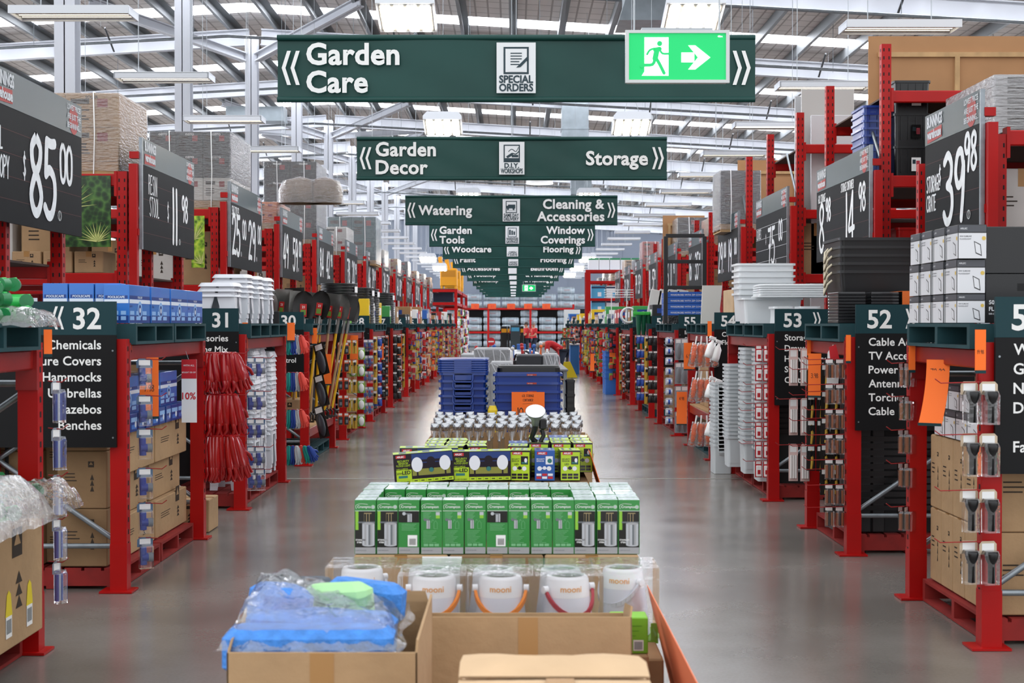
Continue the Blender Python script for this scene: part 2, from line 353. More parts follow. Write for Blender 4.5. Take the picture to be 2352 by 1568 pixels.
for y in raf:
    for xa, xb in ((-26, RX-.15), (RX+.15, 26)):
        mb = MB(); ibeam(mb, (xa, y, rz(xa)-.47), (xb, y, rz(xb)-.47), .42, .22); struct(mb.obj('roof_rafter', WST))
    # fly braces, dark
    mb = MB()
    for i in range(-6, 8):
        xx = i*3.6+.6
        if abs(xx-RX) > 1 and abs(xx) < 24.5: mb.cyl((xx, y-.9, rz(xx)-.2), (xx, y-.05, rz(xx)-.66), .025, n=6)
    struct(mb.obj('fly_brace', mat('dark_steel', '#3c3e40', .6)))
for k, y in enumerate([21.1+7.45*i for i in range(11)]):
    mb = MB(); ibeam(mb, (RX, y, 0), (RX, y, 8.9), .3, .3, .018); mb.box(RX-.17, RX+.17, y-.2, y+.2, 0, .03)
    struct(mb.obj('steel_column', WST))
    if k in (0, 2, 4, 5, 7, 9):
        for sx in (-1, 1):
            mb = MB(); ibeam(mb, (RX+sx*.16, y-.1, 8.35), (RX+sx*3.1, y-3.4, 9.0), .22, .2); struct(mb.obj('roof_brace', WST))
            if k != 2: mb = MB(); ibeam(mb, (RX+sx*.16, y+.1, 8.35), (RX+sx*3.1, y+3.4, 9.0), .22, .2); struct(mb.obj('roof_brace', WST))
for k, (y, z) in enumerate(((24.5, 8.35), (27.2, 8.3), (33, 8.3), (40, 8.25), (47, 8.25), (55, 8.2), (63, 8.2), (71, 8.2), (80, 8.2))):
    mb = MB(); mb.cyl((-24, y, z-.9), (RX, y, z), .035, n=8); mb.cyl((RX, y, z), (24, y, z-1.7), .035, n=8)
    for i in range(-5, 6): mb.cyl((i*3.7, y, z-.06*abs(i*3.7-RX)), (i*3.7, y, rz(i*3.7)), .008, n=4)
    struct(mb.obj('sprinkler_pipe', GALV))
DUCT = mat('duct_metal', '#a9b4ba', .35, .75, noise=.15, ns=4)
for i, (px, yy, zb, s_) in enumerate(((1487, 24.5, 6.75, .82), (1320, 44, 6.2, .82), (1334, 56, 6.3, .8), (1290, 84, 6.2, .8))):
    x = (px-1179)*yy/F; t = thing('air_duct', ['square galvanised air duct dropping behind the green exit sign', 'square galvanised air duct above the second green banner', 'square galvanised air duct above the third green banner', 'pale air duct beyond the small distant exit sign'][i], 'air duct', (x, yy, 0))
    mb = MB(); mb.box(-s_/2, s_/2, -s_/2, s_/2, zb+.4, rz(x)-.06)
    for z in (zb+.6, zb+1.4): mb.box(-s_/2-.02, s_/2+.02, -s_/2-.02, s_/2+.02, z, z+.03)
    mb.obj('duct_body', DUCT, t)
    mb = MB(); q = s_/2+.12
    mb.add([(-q, -q, zb), (q, -q, zb), (q, q, zb), (-q, q, zb), (-s_/2, -s_/2, zb+.4), (s_/2, -s_/2, zb+.4), (s_/2, s_/2, zb+.4), (-s_/2, s_/2, zb+.4)], [(0, 1, 5, 4), (1, 2, 6, 5), (2, 3, 7, 6), (3, 0, 4, 7), (0, 3, 2, 1)])
    mb.obj('duct_diffuser', DUCT, t)
t = thing('air_duct', 'horizontal silver duct box high behind the left columns', 'air duct', (-8.1, 45, 0))
MB().box(-.9, .9, -.4, .4, 8.0, 8.45).obj('duct_body', DUCT, t)
for sx in (-.8, .8): MB().cyl((sx, 0, 8.45), (sx, 0, rz(-8.1+sx)), .012, n=6).obj('hanger_rod', WIRE, t)
# ---------------- fluorescent troffers ----------------
TUBE = mat('lamp_tube', '#fff2d8', .5, emit=TUBE_E); REFL = mat('reflector', '#cfcfca', .15, .8)
def mk_troffer():
    t = thing('hanging_fluorescent_light', '', 'light')
    mb = MB(); W, Dp, Hh = 1.25, .42, .075
    mb.box(-W/2, W/2, -Dp/2, -Dp/2+.02, 0, Hh); mb.box(-W/2, W/2, Dp/2-.02, Dp/2, 0, Hh); mb.box(-W/2, -W/2+.02, -Dp/2, Dp/2, 0, Hh); mb.box(W/2-.02, W/2, -Dp/2, Dp/2, 0, Hh); mb.box(-W/2, W/2, -Dp/2, Dp/2, Hh-.01, Hh+.01)
    mb.obj('housing', mat('light_housing', '#cfd3d8', .4), t)
    mb = MB()
    for k in range(4): y = -.15+k*.1; mb.add([(-.6, y-.045, .055), (.6, y-.045, .055), (.6, y, .02), (-.6, y, .02), (.6, y+.045, .055), (-.6, y+.045, .055)], [(0, 1, 2, 3), (3, 2, 4, 5)])
    mb.obj('reflector', REFL, t)
    for k in range(3): MB().cyl((-.58, -.1+k*.1, .035), (.58, -.1+k*.1, .035), .013, n=8).obj('tube', TUBE, t)
    for sx in (-.35, .35): MB().cyl((sx, 0, Hh), (sx, 0, Hh+4.41-(.53 if TRS > 0 else 0)), .006, n=4).obj('hanger_wire', WIRE, t)
    return t
for sd, y0, x0 in ((-1, 15, -4.62), (1, 15.7, 4.25)):
    TRS = sd; TR = Kind(mk_troffer)
    for i in range(23):
        y = y0+3.9*i
        TR.put((x0, y, 4.87), 0, '%s white fluorescent light hanging over the %s racks, counted from the front' % (NTH[i], 'left' if sd < 0 else 'right'), 'fluorescent lights over the racks')
# ---------------- high bays ----------------
BAYG = mat('bay_lamp', '#fff6ea', .5, emit=BAY_E)
def mk_bay(zr_):
    t = thing('high_bay_light', '', 'light'); mb = MB(); W = .6
    T = Matrix.Rotation(RD(-17), 4, 'X'); mb.M = T; mb.prism([(-W/2, 0), (W/2, 0), (W/2, .06), (W/2-.06, .13), (-W/2+.06, .13), (-W/2, .06)], -.3, .3); mb.obj('housing', mat('light_housing'), t)
    mb = MB(T); mb.add([(-.27, -.27, -.004), (.27, -.27, -.004), (.27, .27, -.004), (-.27, .27, -.004)], [(0, 3, 2, 1)]); mb.obj('reflector', REFL, t)
    for k in range(4): MB(T).bbox(-.25+k*.135, -.155+k*.135, -.25, .25, -.03, -.006, .01).obj('tube', BAYG, t)
    mb = MB()
    for sx in (-.15, .15): mb.cyl((sx, 0, .13), (0, 0, .6), .006, n=4)
    mb.cyl((0, 0, .6), (0, 0, zr_), .006, n=4); mb.obj('hanger_wire', WIRE, t); return t
k = 0
for d, z in ((14.7, 4.8), (22.3, 4.72), (35, 4.75), (50, 3.9), (58, 3.9), (66, 3.9)):
    for x in (-1.1, 1.85):
        if d > 40: x = -3.0 if x < 0 else 2.6
        o = mk_bay(rz(x)-z+.04); o.location = (x, d, z); tag(o, 'four-lamp bright white bay light, %s pair from the front, on the %s' % (NTH[k//2], 'left' if x < 0 else 'right'), 'light', 'four-lamp bay lights over the aisle'); k += 1
t = thing('dome_light', 'round white dome lamp hanging under the second banner', 'light', (.48, 26, 4.2))
MB().lathe([(.05, .45), (.12, .42), (.23, .1), (.25, 0)], n=20).obj('shade', WHITE, t); MB().lathe([(0, .02), (.22, .02)], n=20).obj('lens', mat('lens_glow', '#ffffff', .5, emit=5), t)
MB().cyl((0, 0, .45), (0, 0, 4.4), .006, n=4).obj('hanger_wire', WIRE, t)
# ---------------- banners ----------------
TXT = [("Garden|Care", "", "SPECIAL|ORDERS"), ("Garden|Decor", "Storage", "D.I.Y.|WORKSHOPS"), ("Watering", "Cleaning &|Accessories", "SAME DAY|DELIVERY"), ("Garden|Tools", "Window|Coverings", "WAREHOUSE|SAVINGS"),
       ("Woodcare", "Flooring", "OPEN|7 DAYS"), ("Paint", "Flooring", "WIDEST|RANGE"), ("Accessories", "Bathroom", ""), ("Toolshop", "& Plumbing", ""), ("Toolshop", "& Plumbing", ""), ("", "& Plumbing", ""), ("", "Products", ""), ("& Boards", "Products", ""), ("Products", "", "")]
BD = [11.34, 17.5, 25.5, 32.6, 38.8, 45.1, 52.2, 59.1, 66.7, 73, 80, 87, 95]; BW = [3.8, 3.81, 3.8, 3.8, 3.8, 3.84, 3.8, 3.8, 3.8, 3.8, 3.8, 3.8, 3.8]
BC = [1185.5, 1175.5, 1174.5, 1176.5, 1177, 1179, 1177, 1178, 1179, 1179, 1179, 1179, 1179]
ICON = mat('icon_white', '#dfe1e2', .5); INKB = mat('icon_ink', '#12303a', .5)
def chev(mb, u, v, h, d, mi=0, w=.004):
    # double chevron, d=-1 left, +1 right
    for k in range(2):
        o = u+k*h*.26
        if d < 0: pts = [(o+h*.16, v+h/2), (o+h*.27, v+h/2), (o+h*.11, v), (o+h*.27, v-h/2), (o+h*.16, v-h/2), (o, v)]; tri = [(0, 5, 2, 1), (5, 4, 3, 2)]
        else: pts = [(o+h*.11, v+h/2), (o, v+h/2), (o+h*.16, v), (o, v-h/2), (o+h*.11, v-h/2), (o+h*.27, v)]; tri = [(0, 1, 2, 5), (5, 2, 3, 4)]
        mb.add([(a, b, w) for a, b in pts], tri, mi)
for i, (l, r_, ic) in enumerate(TXT):
    y = BD[i]; cx = (BC[i]-1179)*y/F; W = BW[i]; zb, zt = 3.41, 3.945; n = l.replace('|', ' ') or r_
    lab = 'long dark green banner, %s from the front, hanging across the main aisle' % NTH[i]
    if i < 6: lab = 'long dark green banner reading %s hanging across the main aisle' % ' '.join(x_ for x_ in (l.replace('|', ' '), r_.replace('|', ' ')) if x_)
    t = thing('hanging_banner', lab, 'banner', (cx, y, 0), 0, 'green aisle banners')
    mb = MB(); nx = 48; vs = []; nz = 8
    for a in range(nx+1):
        for b in range(nz+1):
            xx = -W/2+W*a/nx; vs.append((xx, .012*math.sin(xx*2.7+i)+.006*math.sin(xx*7+b*.6)*math.sin(PI*b/nz), zb+.04+(zt-zb-.08)*b/nz))
    fs = [(a*(nz+1)+b, (a+1)*(nz+1)+b, (a+1)*(nz+1)+b+1, a*(nz+1)+b+1) for a in range(nx) for b in range(nz)]
    mb.add(vs, fs, 0, True); mb.add([(v[0], v[1]+.012, v[2]) for v in vs], [f[::-1] for f in fs], 0, True); mb.obj('fabric', BANN, t)
    for z in (zb+.022, zt-.022): MB().cyl((-W/2, 0, z), (W/2, 0, z), .024, n=10).obj('hem_pole', BANN, t)
    mb = MB(ff(0, -.03, (zb+zt)/2))
    chev(mb, -W/2+.04, 0, .27, -1); mb.obj('chevron', LETT, t)
    mb = MB(ff(0, -.03, (zb+zt)/2)); chev(mb, W/2-.04-.27*.53, 0, .27, 1); mb.obj('chevron', LETT, t)
    for j, tx in enumerate((l, r_)):
        if not tx: continue
        L = tx.split('|'); sz = .215
        mb = MB(ff(0, -.03, (zb+zt)/2))
        for q, s_ in enumerate(L):
            v = -.08 if len(L) == 1 else (.03 if q == 0 else -.19)
            mb.text(s_, (-W/2+.235) if j == 0 else (W/2-.235), v, sz*1.1, .03, 'L' if j == 0 else 'R', 0, .004, sp=1.05)
        mb.obj('lettering', LETT, t)
    if i == 0: MB(ff(0, -.03, (zb+zt)/2)).quad(.87, .9, -.08, .08, .004).obj('lettering', LETT, t)
    mb = MB(ff(0, -.032, (zb+zt)/2)); mb.box(-.155, .155, -.2, .2, 0, .004, 0)
    if ic:
        if i < 4:
            mb.quad(-.1, .1, -.05, .165, .006, 1); mb.quad(-.085, .085, -.035, .15, .008, 0)
        if i == 0:
            for q in range(5): mb.quad(-.045, .045-.02*(q > 2), .11-.022*q, .118-.022*q, .01, 1)
            mb.add([(.02, .02, .012), (.035, .005, .012), (.1, .07, .012), (.085, .085, .012)], [(0, 1, 2, 3)], 1); mb.add([(.0, .0, .012), (.02, .02, .012), (.035, .005, .012)], [(0, 2, 1)], 1)
            mb.quad(-.06, .06, -.03, -.01, .01, 0)
        elif i == 1:
            mb.quad(-.085, .085, -.035, .0, .01, 1); mb.quad(.0, .08, .01, .04, .01, 1); mb.poly([(-.07, .02), (-.05, .0), (.02, .04), (.0, .065)], .012, 1); mb.stroke([(-.04, .08), (0, .11), (.05, .08), (.08, .13)], .008, .01, 1); mb.stroke([(.01, .06), (.05, .05), (.085, .08)], .012, .01, 1)
        elif i == 2:
            mb.quad(-.06, .07, .03, .1, .01, 1); mb.quad(-.085, -.06, .03, .08, .01, 1); mb.disc(-.06, .02, .018, .012, 1); mb.disc(.04, .02, .018, .012, 1); mb.quad(-.085, .07, -.005, 0, .01, 1)
        elif i == 3:
            for q in range(3): mb.quad(-.07+.05*q, -.035+.05*q, 0, .12-.02*q, .01, 1)
        for q, s_ in enumerate(ic.split('|')): mb.text(s_, 0, -.118-.066*q, .082, .03, 'C', 1, .008, maxw=.27)
    mb.obj('icon_panel', [ICON, INKB], t)
    mb = MB()
    for sx in (-.45, 0, .45): mb.cyl((sx*W, 0, zt), (sx*W, 0, rz(cx+sx*W)-.2), .004, n=4)
    mb.obj('hanger_wire', WIRE, t)
# ---------------- exit signs ----------------
GRN = mat('exit_green', '#00ad5c', .5, emit=.6); GW = mat('exit_white', '#f4fff8', .5, emit=.8)
def mk_exit():
    t = thing('exit_sign', '', 'exit sign'); W, Hh = .56, .285
    mb = MB(); mb.box(-W/2, W/2, 0, .06, 0, Hh); mb.box(-W/2-.012, W/2+.012, -.012, .012, -.005, .012); mb.box(-W/2-.012, W/2+.012, -.012, .012, Hh-.012, Hh+.005); mb.box(-W/2-.012, -W/2+.008, -.012, .012, 0, Hh); mb.box(W/2-.008, W/2+.012, -.012, .012, 0, Hh)
    mb.obj('frame', mat('exit_frame', '#c9cccb', .4), t)
    MB(ff(0, -.002, 0)).quad(-W/2+.006, W/2-.006, .012, Hh-.012, 0).obj('green_panel', GRN, t)
    mb = MB(ff(0, -.006, 0)); x0, x1, z0, z1 = -.185, -.05, .035, .25; g = 1
    mb.quad(x0, x1, z0, z1, 0, 0)
    mb.disc(-.1, .215, .0145, .002, 1); 
    for pts, wd in (([(-.125, .18), (-.1, .185)], .024), ([(-.115, .178), (-.125, .13)], .03), ([(-.13, .187), (-.155, .178), (-.17, .155)], .011), ([(-.1, .185), (-.085, .16), (-.05, .158)], .011), ([(-.125, .13), (-.14, .098), (-.185, .094), (-.2, .088)], .017), ([(-.118, .13), (-.1, .1), (-.075, .05)], .018)): mb.stroke(pts, wd, .002, 1, sub=3)
    mb.poly([(-.185, .0585), (-.185, .035), (-.2, .035)], .001, 0)
    mb.poly([(.022, .11), (.022, .165), (.095, .165), (.095, .11)], 0, 0); mb.add([(.06, .07, 0), (.1, .07, 0), (.185, .1375, 0), (.1, .205, 0), (.06, .205, 0), (.115, .1375, 0)], [(0, 1, 2, 5), (5, 2, 3, 4)], 0)
    mb.text('40m', .225, .25, .016, .01, 'L', 0, 0)
    mb.obj('pictogram', [GW, GRN], t)
    mb = MB(); mb.box(-.2, .2, .0, .06, Hh, Hh+.02); mb.cyl((-.24, .03, Hh), (-.24, .03, Hh+5.6), .005, n=6); mb.cyl((.24, .03, Hh), (.24, .03, Hh+5.6), .005, n=6); mb.obj('chain', WIRE, t); return t
EX = Kind(mk_exit)
EX.put((.92, 8.0, EYE+(743-190)*8/F), 0, 'large lit green exit sign with running figure and arrow')
EX.put((.67, 61, EYE+(743-669)*61/F), 0, 'small distant lit green exit sign before the far banners')
# ---------------- racks ----------------
FX = 2.42; TX = 3.47; ZB = 1.52
LR = [(4.95, 7.12), (8.74, 10.9), (12.6, 14.8), (16.5, 18.9), (20.2, 22.5), (24.0, 26.3), (28.0, 30.2), (32.1, 34.2), (35.9, 38.0), (40.1, 42.2), (44.0, 46.1), (48, 50.1), (52, 54.1), (56, 58)]
RR = [(7.22, 8.53), (10.13, 11.5), (13.24, 15.7), (17.2, 19.3), (20.9, 23.4), (24.9, 27.0), (28.9, 31.0), (32.8, 34.9), (36.6, 38.7), (40.4, 42.5), (44.2, 46.2), (50.5, 52.5), (54.3, 56.3), (58.1, 60), (62, 64)]
LN = ['aisle 33', 'aisle 32', 'aisle 31', 'aisle 30', 'aisle 29', 'aisle 28', 'aisle 27']+[NTH[i]+' left' for i in range(7, 14)]
RN = ['aisle 51', 'aisle 52', 'aisle 53', 'aisle 54', 'aisle 55']+[NTH[i]+' right' for i in range(5, 15)]
def post(mb, x, y, z0, z1, w_=.1, d=.08, holes=True, front=True):
    mb.box(x-w_/2, x+w_/2, y-d/2, y+d/2, z0, z1, 0)
    if holes:
        z = z0+.12
        while z < z1-.05:
            if front: mb.add([(x-.03, y-d/2-.001, z), (x-.018, y-d/2-.001, z), (x-.018, y-d/2-.001, z+.03), (x-.03, y-d/2-.001, z+.03)], [(0, 1, 2, 3)], 1)
            if front: mb.add([(x+.018, y-d/2-.001, z), (x+.03, y-d/2-.001, z), (x+.03, y-d/2-.001, z+.03), (x+.018, y-d/2-.001, z+.03)], [(0, 1, 2, 3)], 1)
            for s in (-1, 1):
                xx = x+s*(w_/2+.001); mb.add([(xx, y-.012, z), (xx, y+.012, z), (xx, y+.012, z+.03), (xx, y-.012, z+.03)], [(0, 1, 2, 3)], 1)
            z += .075
def low_rack(sd, k, yn, yf, nm, shelf=None, far=False):
    lab = 'low red steel end rack facing the main aisle, %s%s' % (nm, ' end' if 'aisle' in nm else ' hand side')
    t = thing('end_rack', lab, 'rack', (sd*FX, yn, 0), 0, 'low red end racks'); L = yf-yn
    back = .8
    for (x, y) in ((0, 0), (0, L), (back, 0), (back, L)):
        mb = MB(); post(mb, sd*x, y, .01, 1.555, holes=not far, front=False); mb.box(sd*x-.052, sd*x+.052, y-.045, y+.045, .01, .3, 0)
        u = mb.obj('upright', [RED, HOLE], t)
        MB().box(sd*x-.11, sd*x+.09, y-.08, y+.08, .002, .014).obj('foot_plate', RED, u)
    for x in (0, back):
        mb = MB(); mb.bbox(sd*x-.035, sd*x+.035, .04, L-.04, ZB-.1, ZB, .008)
        for y in (.045, L-.045): mb.box(sd*x-.053, sd*x+.053, y-.015, y+.015, ZB-.2, ZB+.01)
        mb.obj('beam', REDB, t)
    if shelf:
        for z in shelf:
            mb = MB(); mb.bbox(-.035, .035, .04, L-.04, z-.1, z, .006); mb.bbox(sd*back-.035, sd*back+.035, .04, L-.04, z-.1, z, .006); mb.obj('beam', REDB, t)
            MB().box(min(-sd*.03, sd*(back+.03)), max(-sd*.03, sd*(back+.03)), .05, L-.05, z+.001, z+.02).obj('shelf_board', WOOD, t)
    for y in (0, L) if not far else (0,):
        mb = MB(); a = sd*.05; b = sd*(back-.05)
        for z in (.28, 1.35): mb.cyl((a, y+.01, z), (b, y+.01, z), .018, n=6)
        mb.cyl((a, y+.03, .32), (b, y+.03, .8), .018, n=6); mb.cyl((b, y+.03, .82), (a, y+.03, 1.3), .018, n=6); mb.obj('brace', GALV, t)
    return t
def tall_rack(sd, yn, yf, nm, ztop, lv, nb=1, far=False):
    t = thing('pallet_rack', 'tall red steel pallet rack running away from the main aisle, %s%s' % (nm, ' row' if 'aisle' in nm else ' hand row'), 'rack', (sd*TX, yn, 0), 0, 'tall red pallet racks')
    L = yf-yn; xs = [0, 2.75] if nb == 1 else [0, 2.75, 5.5]
    for i, x in enumerate(xs):
        for y in (.06, .9, L-.06) if (i == 0 and not far and ztop < 3.3) else (.06, L-.06):
            mb = MB(); post(mb, sd*x, y, .01, ztop, .09, .08, holes=(i == 0)); u = mb.obj('upright', [RED, HOLE], t)
            if i == 0: MB().box(sd*x-.1, sd*x+.1, y-.07, y+.07, .002, .012).obj('foot_plate', RED, u)
        mb = MB(); z = .4
        while z < ztop-.9: mb.cyl((sd*x, .1, z), (sd*x, .86, z+.7), .016, n=5); z += .9
        mb.obj('brace', GALV, t)
    for i in range(len(xs)-1):
        for z in lv:
            for y in (.06, L-.06):
                mb = MB(); a, b = sorted((sd*(xs[i]+.045), sd*(xs[i+1]-.045))); mb.bbox(a, b, y-.03, y+.03, z-.11, z, .008)
                for x in (sd*(xs[i]+.055), sd*(xs[i+1]-.055)): mb.box(x-.012, x+.012, y-.05, y+.045, z-.2, z+.02)
                mb.obj('beam', RED, t)
            if not far or 1: mb = MB(); mb.box(min(sd*.05, sd*(xs[-1]-.05)), max(sd*.05, sd*(xs[-1]-.05)), .1, L-.1, z-.02, z-.004); mb.obj('deck', mat('deck_mesh', '#4b3b33', .8), t) if i == 0 else 0
    return t
BLUEH = mat('logo_red', '#c8202a', .6)
def logo(mb, u, v, h, red=1, wh=0):
    mb.text('BUNNINGS', u+.0, v+h*.54, h*.62, .04, 'L', wh, .017, maxw=h*2.1)
    mb.text('warehouse', u+.01, v+h*.06, h*.5, .04, 'L', wh, .018, maxw=h*1.9); mb.poly([(u, v-h*.1), (u+h*2.0, v-h*.02), (u+h*1.98, v+h*.46), (u+h*.02, v+h*.38)], .0145, red)
def price_board(sd, y0, L, writes, nm, what, lines=False):
    h = .99; z0 = 2.31; x = sd*3.3
    t = thing('price_board', '%s on %s' % (what, nm), 'price sign', (x, y0, 0), 0, 'dark price boards above the end racks')
    M = fp(0, 0, z0) if sd < 0 else fn(0, L, z0)
    mb = MB(M); mb.box(0, L, 0, h*.76, -.01, .01); mb.obj('panel', BOARD, t)
    mb = MB(M); mb.box(0, L, h*.76+.001, h, -.01, .012); mb.obj('header', BHEAD, t)
    HM = [mat('header_white', '#c9cdd0', .6), mat('header_red', '#a8433f', .6)]; mb = MB(M); logo(mb, .07, h*.79, .19, 1, 0); mb.obj('header_logo', HM, t); s = .058
    mb = MB(M); mb.disc(L-.2, h*.87, .11, .0135, 1)
    for q, a in enumerate(('LOWEST PRICES', 'ARE JUST THE', 'BEGINNING...')): mb.text(a, L-.36, h*.935-q*.067, s, .025, 'L', 0, .016, maxw=.32)
    mb.obj('header_lettering', HM, t)
    for (kind, s_, u, v, hh, wd) in writes:
        mb = MB(M); hand(mb, s_, u*L, v*h*.76, hh, wd*1.25, 0, .013, sx=.82 if kind == 'n' else .62); mb.obj('chalk_writing', CHALK, t)
    if lines:
        mb = MB(M)
        for q in range(1, 5): mb.quad(.02, L-.02, q*.15, q*.15+.004, .0115, 0)
        mb.obj('chalk_line', CHALK, t)
    mb = MB(M)
    if not lines:
        for q in range(1, 5): mb.quad(.02, L-.02, q*.15, q*.15+.003, .0112, 0)
    e = 0 if sd < 0 else L
    mb.box(e-.012, e+.012, 0, h, -.015, .015, 1); mb.obj('edge_trim', [mat('guide_line', '#5a2a2a', .7), GALV], t)
    mb = MB(M)
    for v in (.12, .8): mb.box(e-.05, e+.02, v, v+.06, -.09, -.011)
    mb.box(e-.07 if sd < 0 else e+.0, e+.0 if sd < 0 else e+.07, -.35, .75, -.09, -.02); mb.obj('mounting_post', RED, t)
    return t
def aisle_sign(sd, y, num, rows, lab, ch=True):
    W, Hh = .84, .89; z1 = 1.785; h0 = .205
    x = sd*FX; t = thing('aisle_sign', lab, 'aisle sign', (x, y-.07, 0), 0, 'aisle number signs')
    x0, x1 = (-W, 0) if sd < 0 else (0, W)
    M = ff(0, 0, z1); mb = MB(M); mb.box(x0, x1, -Hh, -h0, -.012, .012); mb.obj('panel', SIGNB, t)
    mb = MB(M); mb.box(x0, x1, -h0+.001, 0, -.012, .012); mb.obj('number_panel', SIGNT, t)
    mb = MB(M); 
    if sd < 0: mb.text(num, -.09, -.165, .18, .022, 'R', 0, .014); ch and chev(mb, -.09-.30, -.1, .14, -1, 0, .014)
    else: mb.text(num, .08, -.165, .18, .022, 'L', 0, .014); ch and chev(mb, .08+.27, -.1, .14, 1, 0, .014)
    mb.obj('number_lettering', LETT, t); mb = MB(M); sz = .078
    for q, r_ in enumerate(rows):
        v = -h0-.085-q*.098
        if sd < 0: mb.text(r_, -.09, v, sz, .018, 'R', 0, .014, sp=1.03)
        else: mb.text(r_, .09, v, sz, .018, 'L', 0, .014, sp=1.03)
    if rows: mb.obj('lettering', LETT, t)
    mb = MB(M)
    for u in (x0+.02 if sd < 0 else x1-.02, -.02*(-sd)): 
        for v in (-.3, -Hh+.06): mb.disc(u, v, .006, .0135, 0, 8)
    mb.obj('fixing_screw', GALV, t)
    return t
LEFTS = [('33', []), ('32', ['Spa Chemicals', 'Furniture Covers', 'Hammocks', 'Umbrellas', 'Gazebos', 'Benches']), ('31', ['Pond Accessories', 'Potting Mix', 'Fertilisers', 'Seeds', 'Planters']),
         ('30', ['Herbicides', 'Brackets', 'Sprayers', 'Weed Control', '', 'Secateurs Covers']), ('29', ['Garden Pots', '', 'Weeds', '', 'Edgings']), ('28', ['Hoses', 'Mesh', '', 'Taps']), ('27', ['Rakes', 'Tools']), ('26', ['Forks']), ('25', ['Oils']), ('24', ['Stains']), ('23', ['Paint']), ('22', ['Brushes']), ('21', ['Tools']), ('20', ['Tools'])]
RIGHTS = [('51', ['Work Lights', 'Globes', 'Night Lights', 'Door Chimes', '', 'Fans']), ('52', ['Cable Accessories', 'TV Accessories', 'Power Boards', 'Antennas', 'Torches', 'Cable']), ('53', ['Storage', 'Drawers', 'Heavy Duty', 'Storage', 'Crates']),
          ('54', ['Curtains', 'Flooring']), ('55', ['Indoor', 'Shelving', 'Plastics']), ('56', ['Laundry']), ('57', ['Cleaning']), ('58', ['Mops']), ('59', ['Blinds']), ('60', ['Tiles']), ('61', ['Tiles']), ('63', ['Baths']), ('64', ['Taps']), ('65', ['Basins']), ('66', ['Toilets'])]
BOARDS_L = {1: ([('w', 'POOL', .02, .62, .14, .012), ('w', 'CANOPY', .02, .38, .14, .012), ('w', '$', .33, .42, .17, .012), ('n', '85.', .4, .14, .52, .06), ('n', '00', .73, .5, .27, .035)], 1.95, 'big dark price board chalked 85.00'),
            2: ([('w', 'RESIN', .1, .68, .17, .011), ('w', 'STOOL', .12, .42, .17, .011), ('w', '$', .44, .42, .17, .012), ('n', '11.', .53, .17, .5, .05), ('n', '98', .73, .48, .24, .03)], 2.05, 'dark price board chalked resin stool 11.98'),
            3: ([('w', 'SEAT STYLES', .05, .82, .1, .01), ('n', '25.', .06, .22, .45, .05), ('n', '00', .36, .5, .22, .03), ('n', '29.', .55, .2, .45, .05), ('n', '00', .85, .5, .22, .03)], 2.1, 'dark price board chalked 25.00 and 29.00'),
            4: ([('n', '49', .06, .22, .45, .05), ('n', '59.', .5, .2, .45, .05), ('n', '00', .8, .5, .22, .03)], 2.0, 'dark price board chalked 49 and 59.00')}
for i, (a, b) in enumerate(LR):
    far = i > 6
    low_rack(-1, i, a, b, LN[i], shelf=(.42, .95)[:1] if i == 3 else None, far=far)
    if i: tall_rack(-1, a, b, LN[i], 3.0, (2.1, 2.98), nb=2 if i < 4 else 1, far=far)
    if i in BOARDS_L: wr, L, wh = BOARDS_L[i]
    else:
        r = random.Random(i); n1 = str(r.randint(5, 99)); n2 = str(r.randint(10, 99)); L = 2.0
        wr = [('n', n1, .08, .22, .45, .045), ('n', n2, .5, .2, .45, .045), ('n', '98', .8, .5, .2, .025)]; wh = 'dark price board with two chalked prices %s and %s' % (n1, n2)
    if i: price_board(-1, a+.02 if i > 1 else 8.9, L, wr, 'tall rack of '+LN[i], wh)
    if i: num, rows = LEFTS[i]; aisle_sign(-1, a, num, rows, 'black and teal aisle sign numbered %s on the left of the aisle' % num)
BOARDS_R = {1: ([('w', 'STORAGE', .04, .5, .12, .012), ('w', 'CRATE', .04, .3, .12, .012), ('w', '$', .28, .55, .14, .012), ('n', '39.', .36, .15, .5, .055), ('n', '98', .74, .6, .26, .035)], 1.35, 'big dark price board chalked storage crate 39.98'),
            2: ([('w', '60L STORAGE', .04, .84, .08, .008), ('n', '8.', .06, .15, .5, .045), ('n', '98', .2, .56, .22, .03), ('w', 'STORAGE CONTAINER', .5, .87, .08, .008), ('n', '14.', .58, .15, .5, .045), ('n', '98', .82, .55, .25, .03)], 2.3, 'dark price board chalked 8.98 and 14.98'),
            3: ([('w', 'CLOTHES', .03, .62, .12, .01), ('w', '$', .34, .5, .12, .01), ('n', '75.', .42, .14, .45, .045), ('n', '00', .75, .5, .24, .03)], 2.2, 'dark lined price board chalked 75.00'),
            4: ([('n', '29.', .04, .2, .45, .045), ('n', '00', .32, .5, .22, .03), ('n', '19.', .54, .2, .45, .045), ('n', '00', .82, .5, .22, .03)], 2.1, 'dark price board chalked 29.00 and 19.00')}
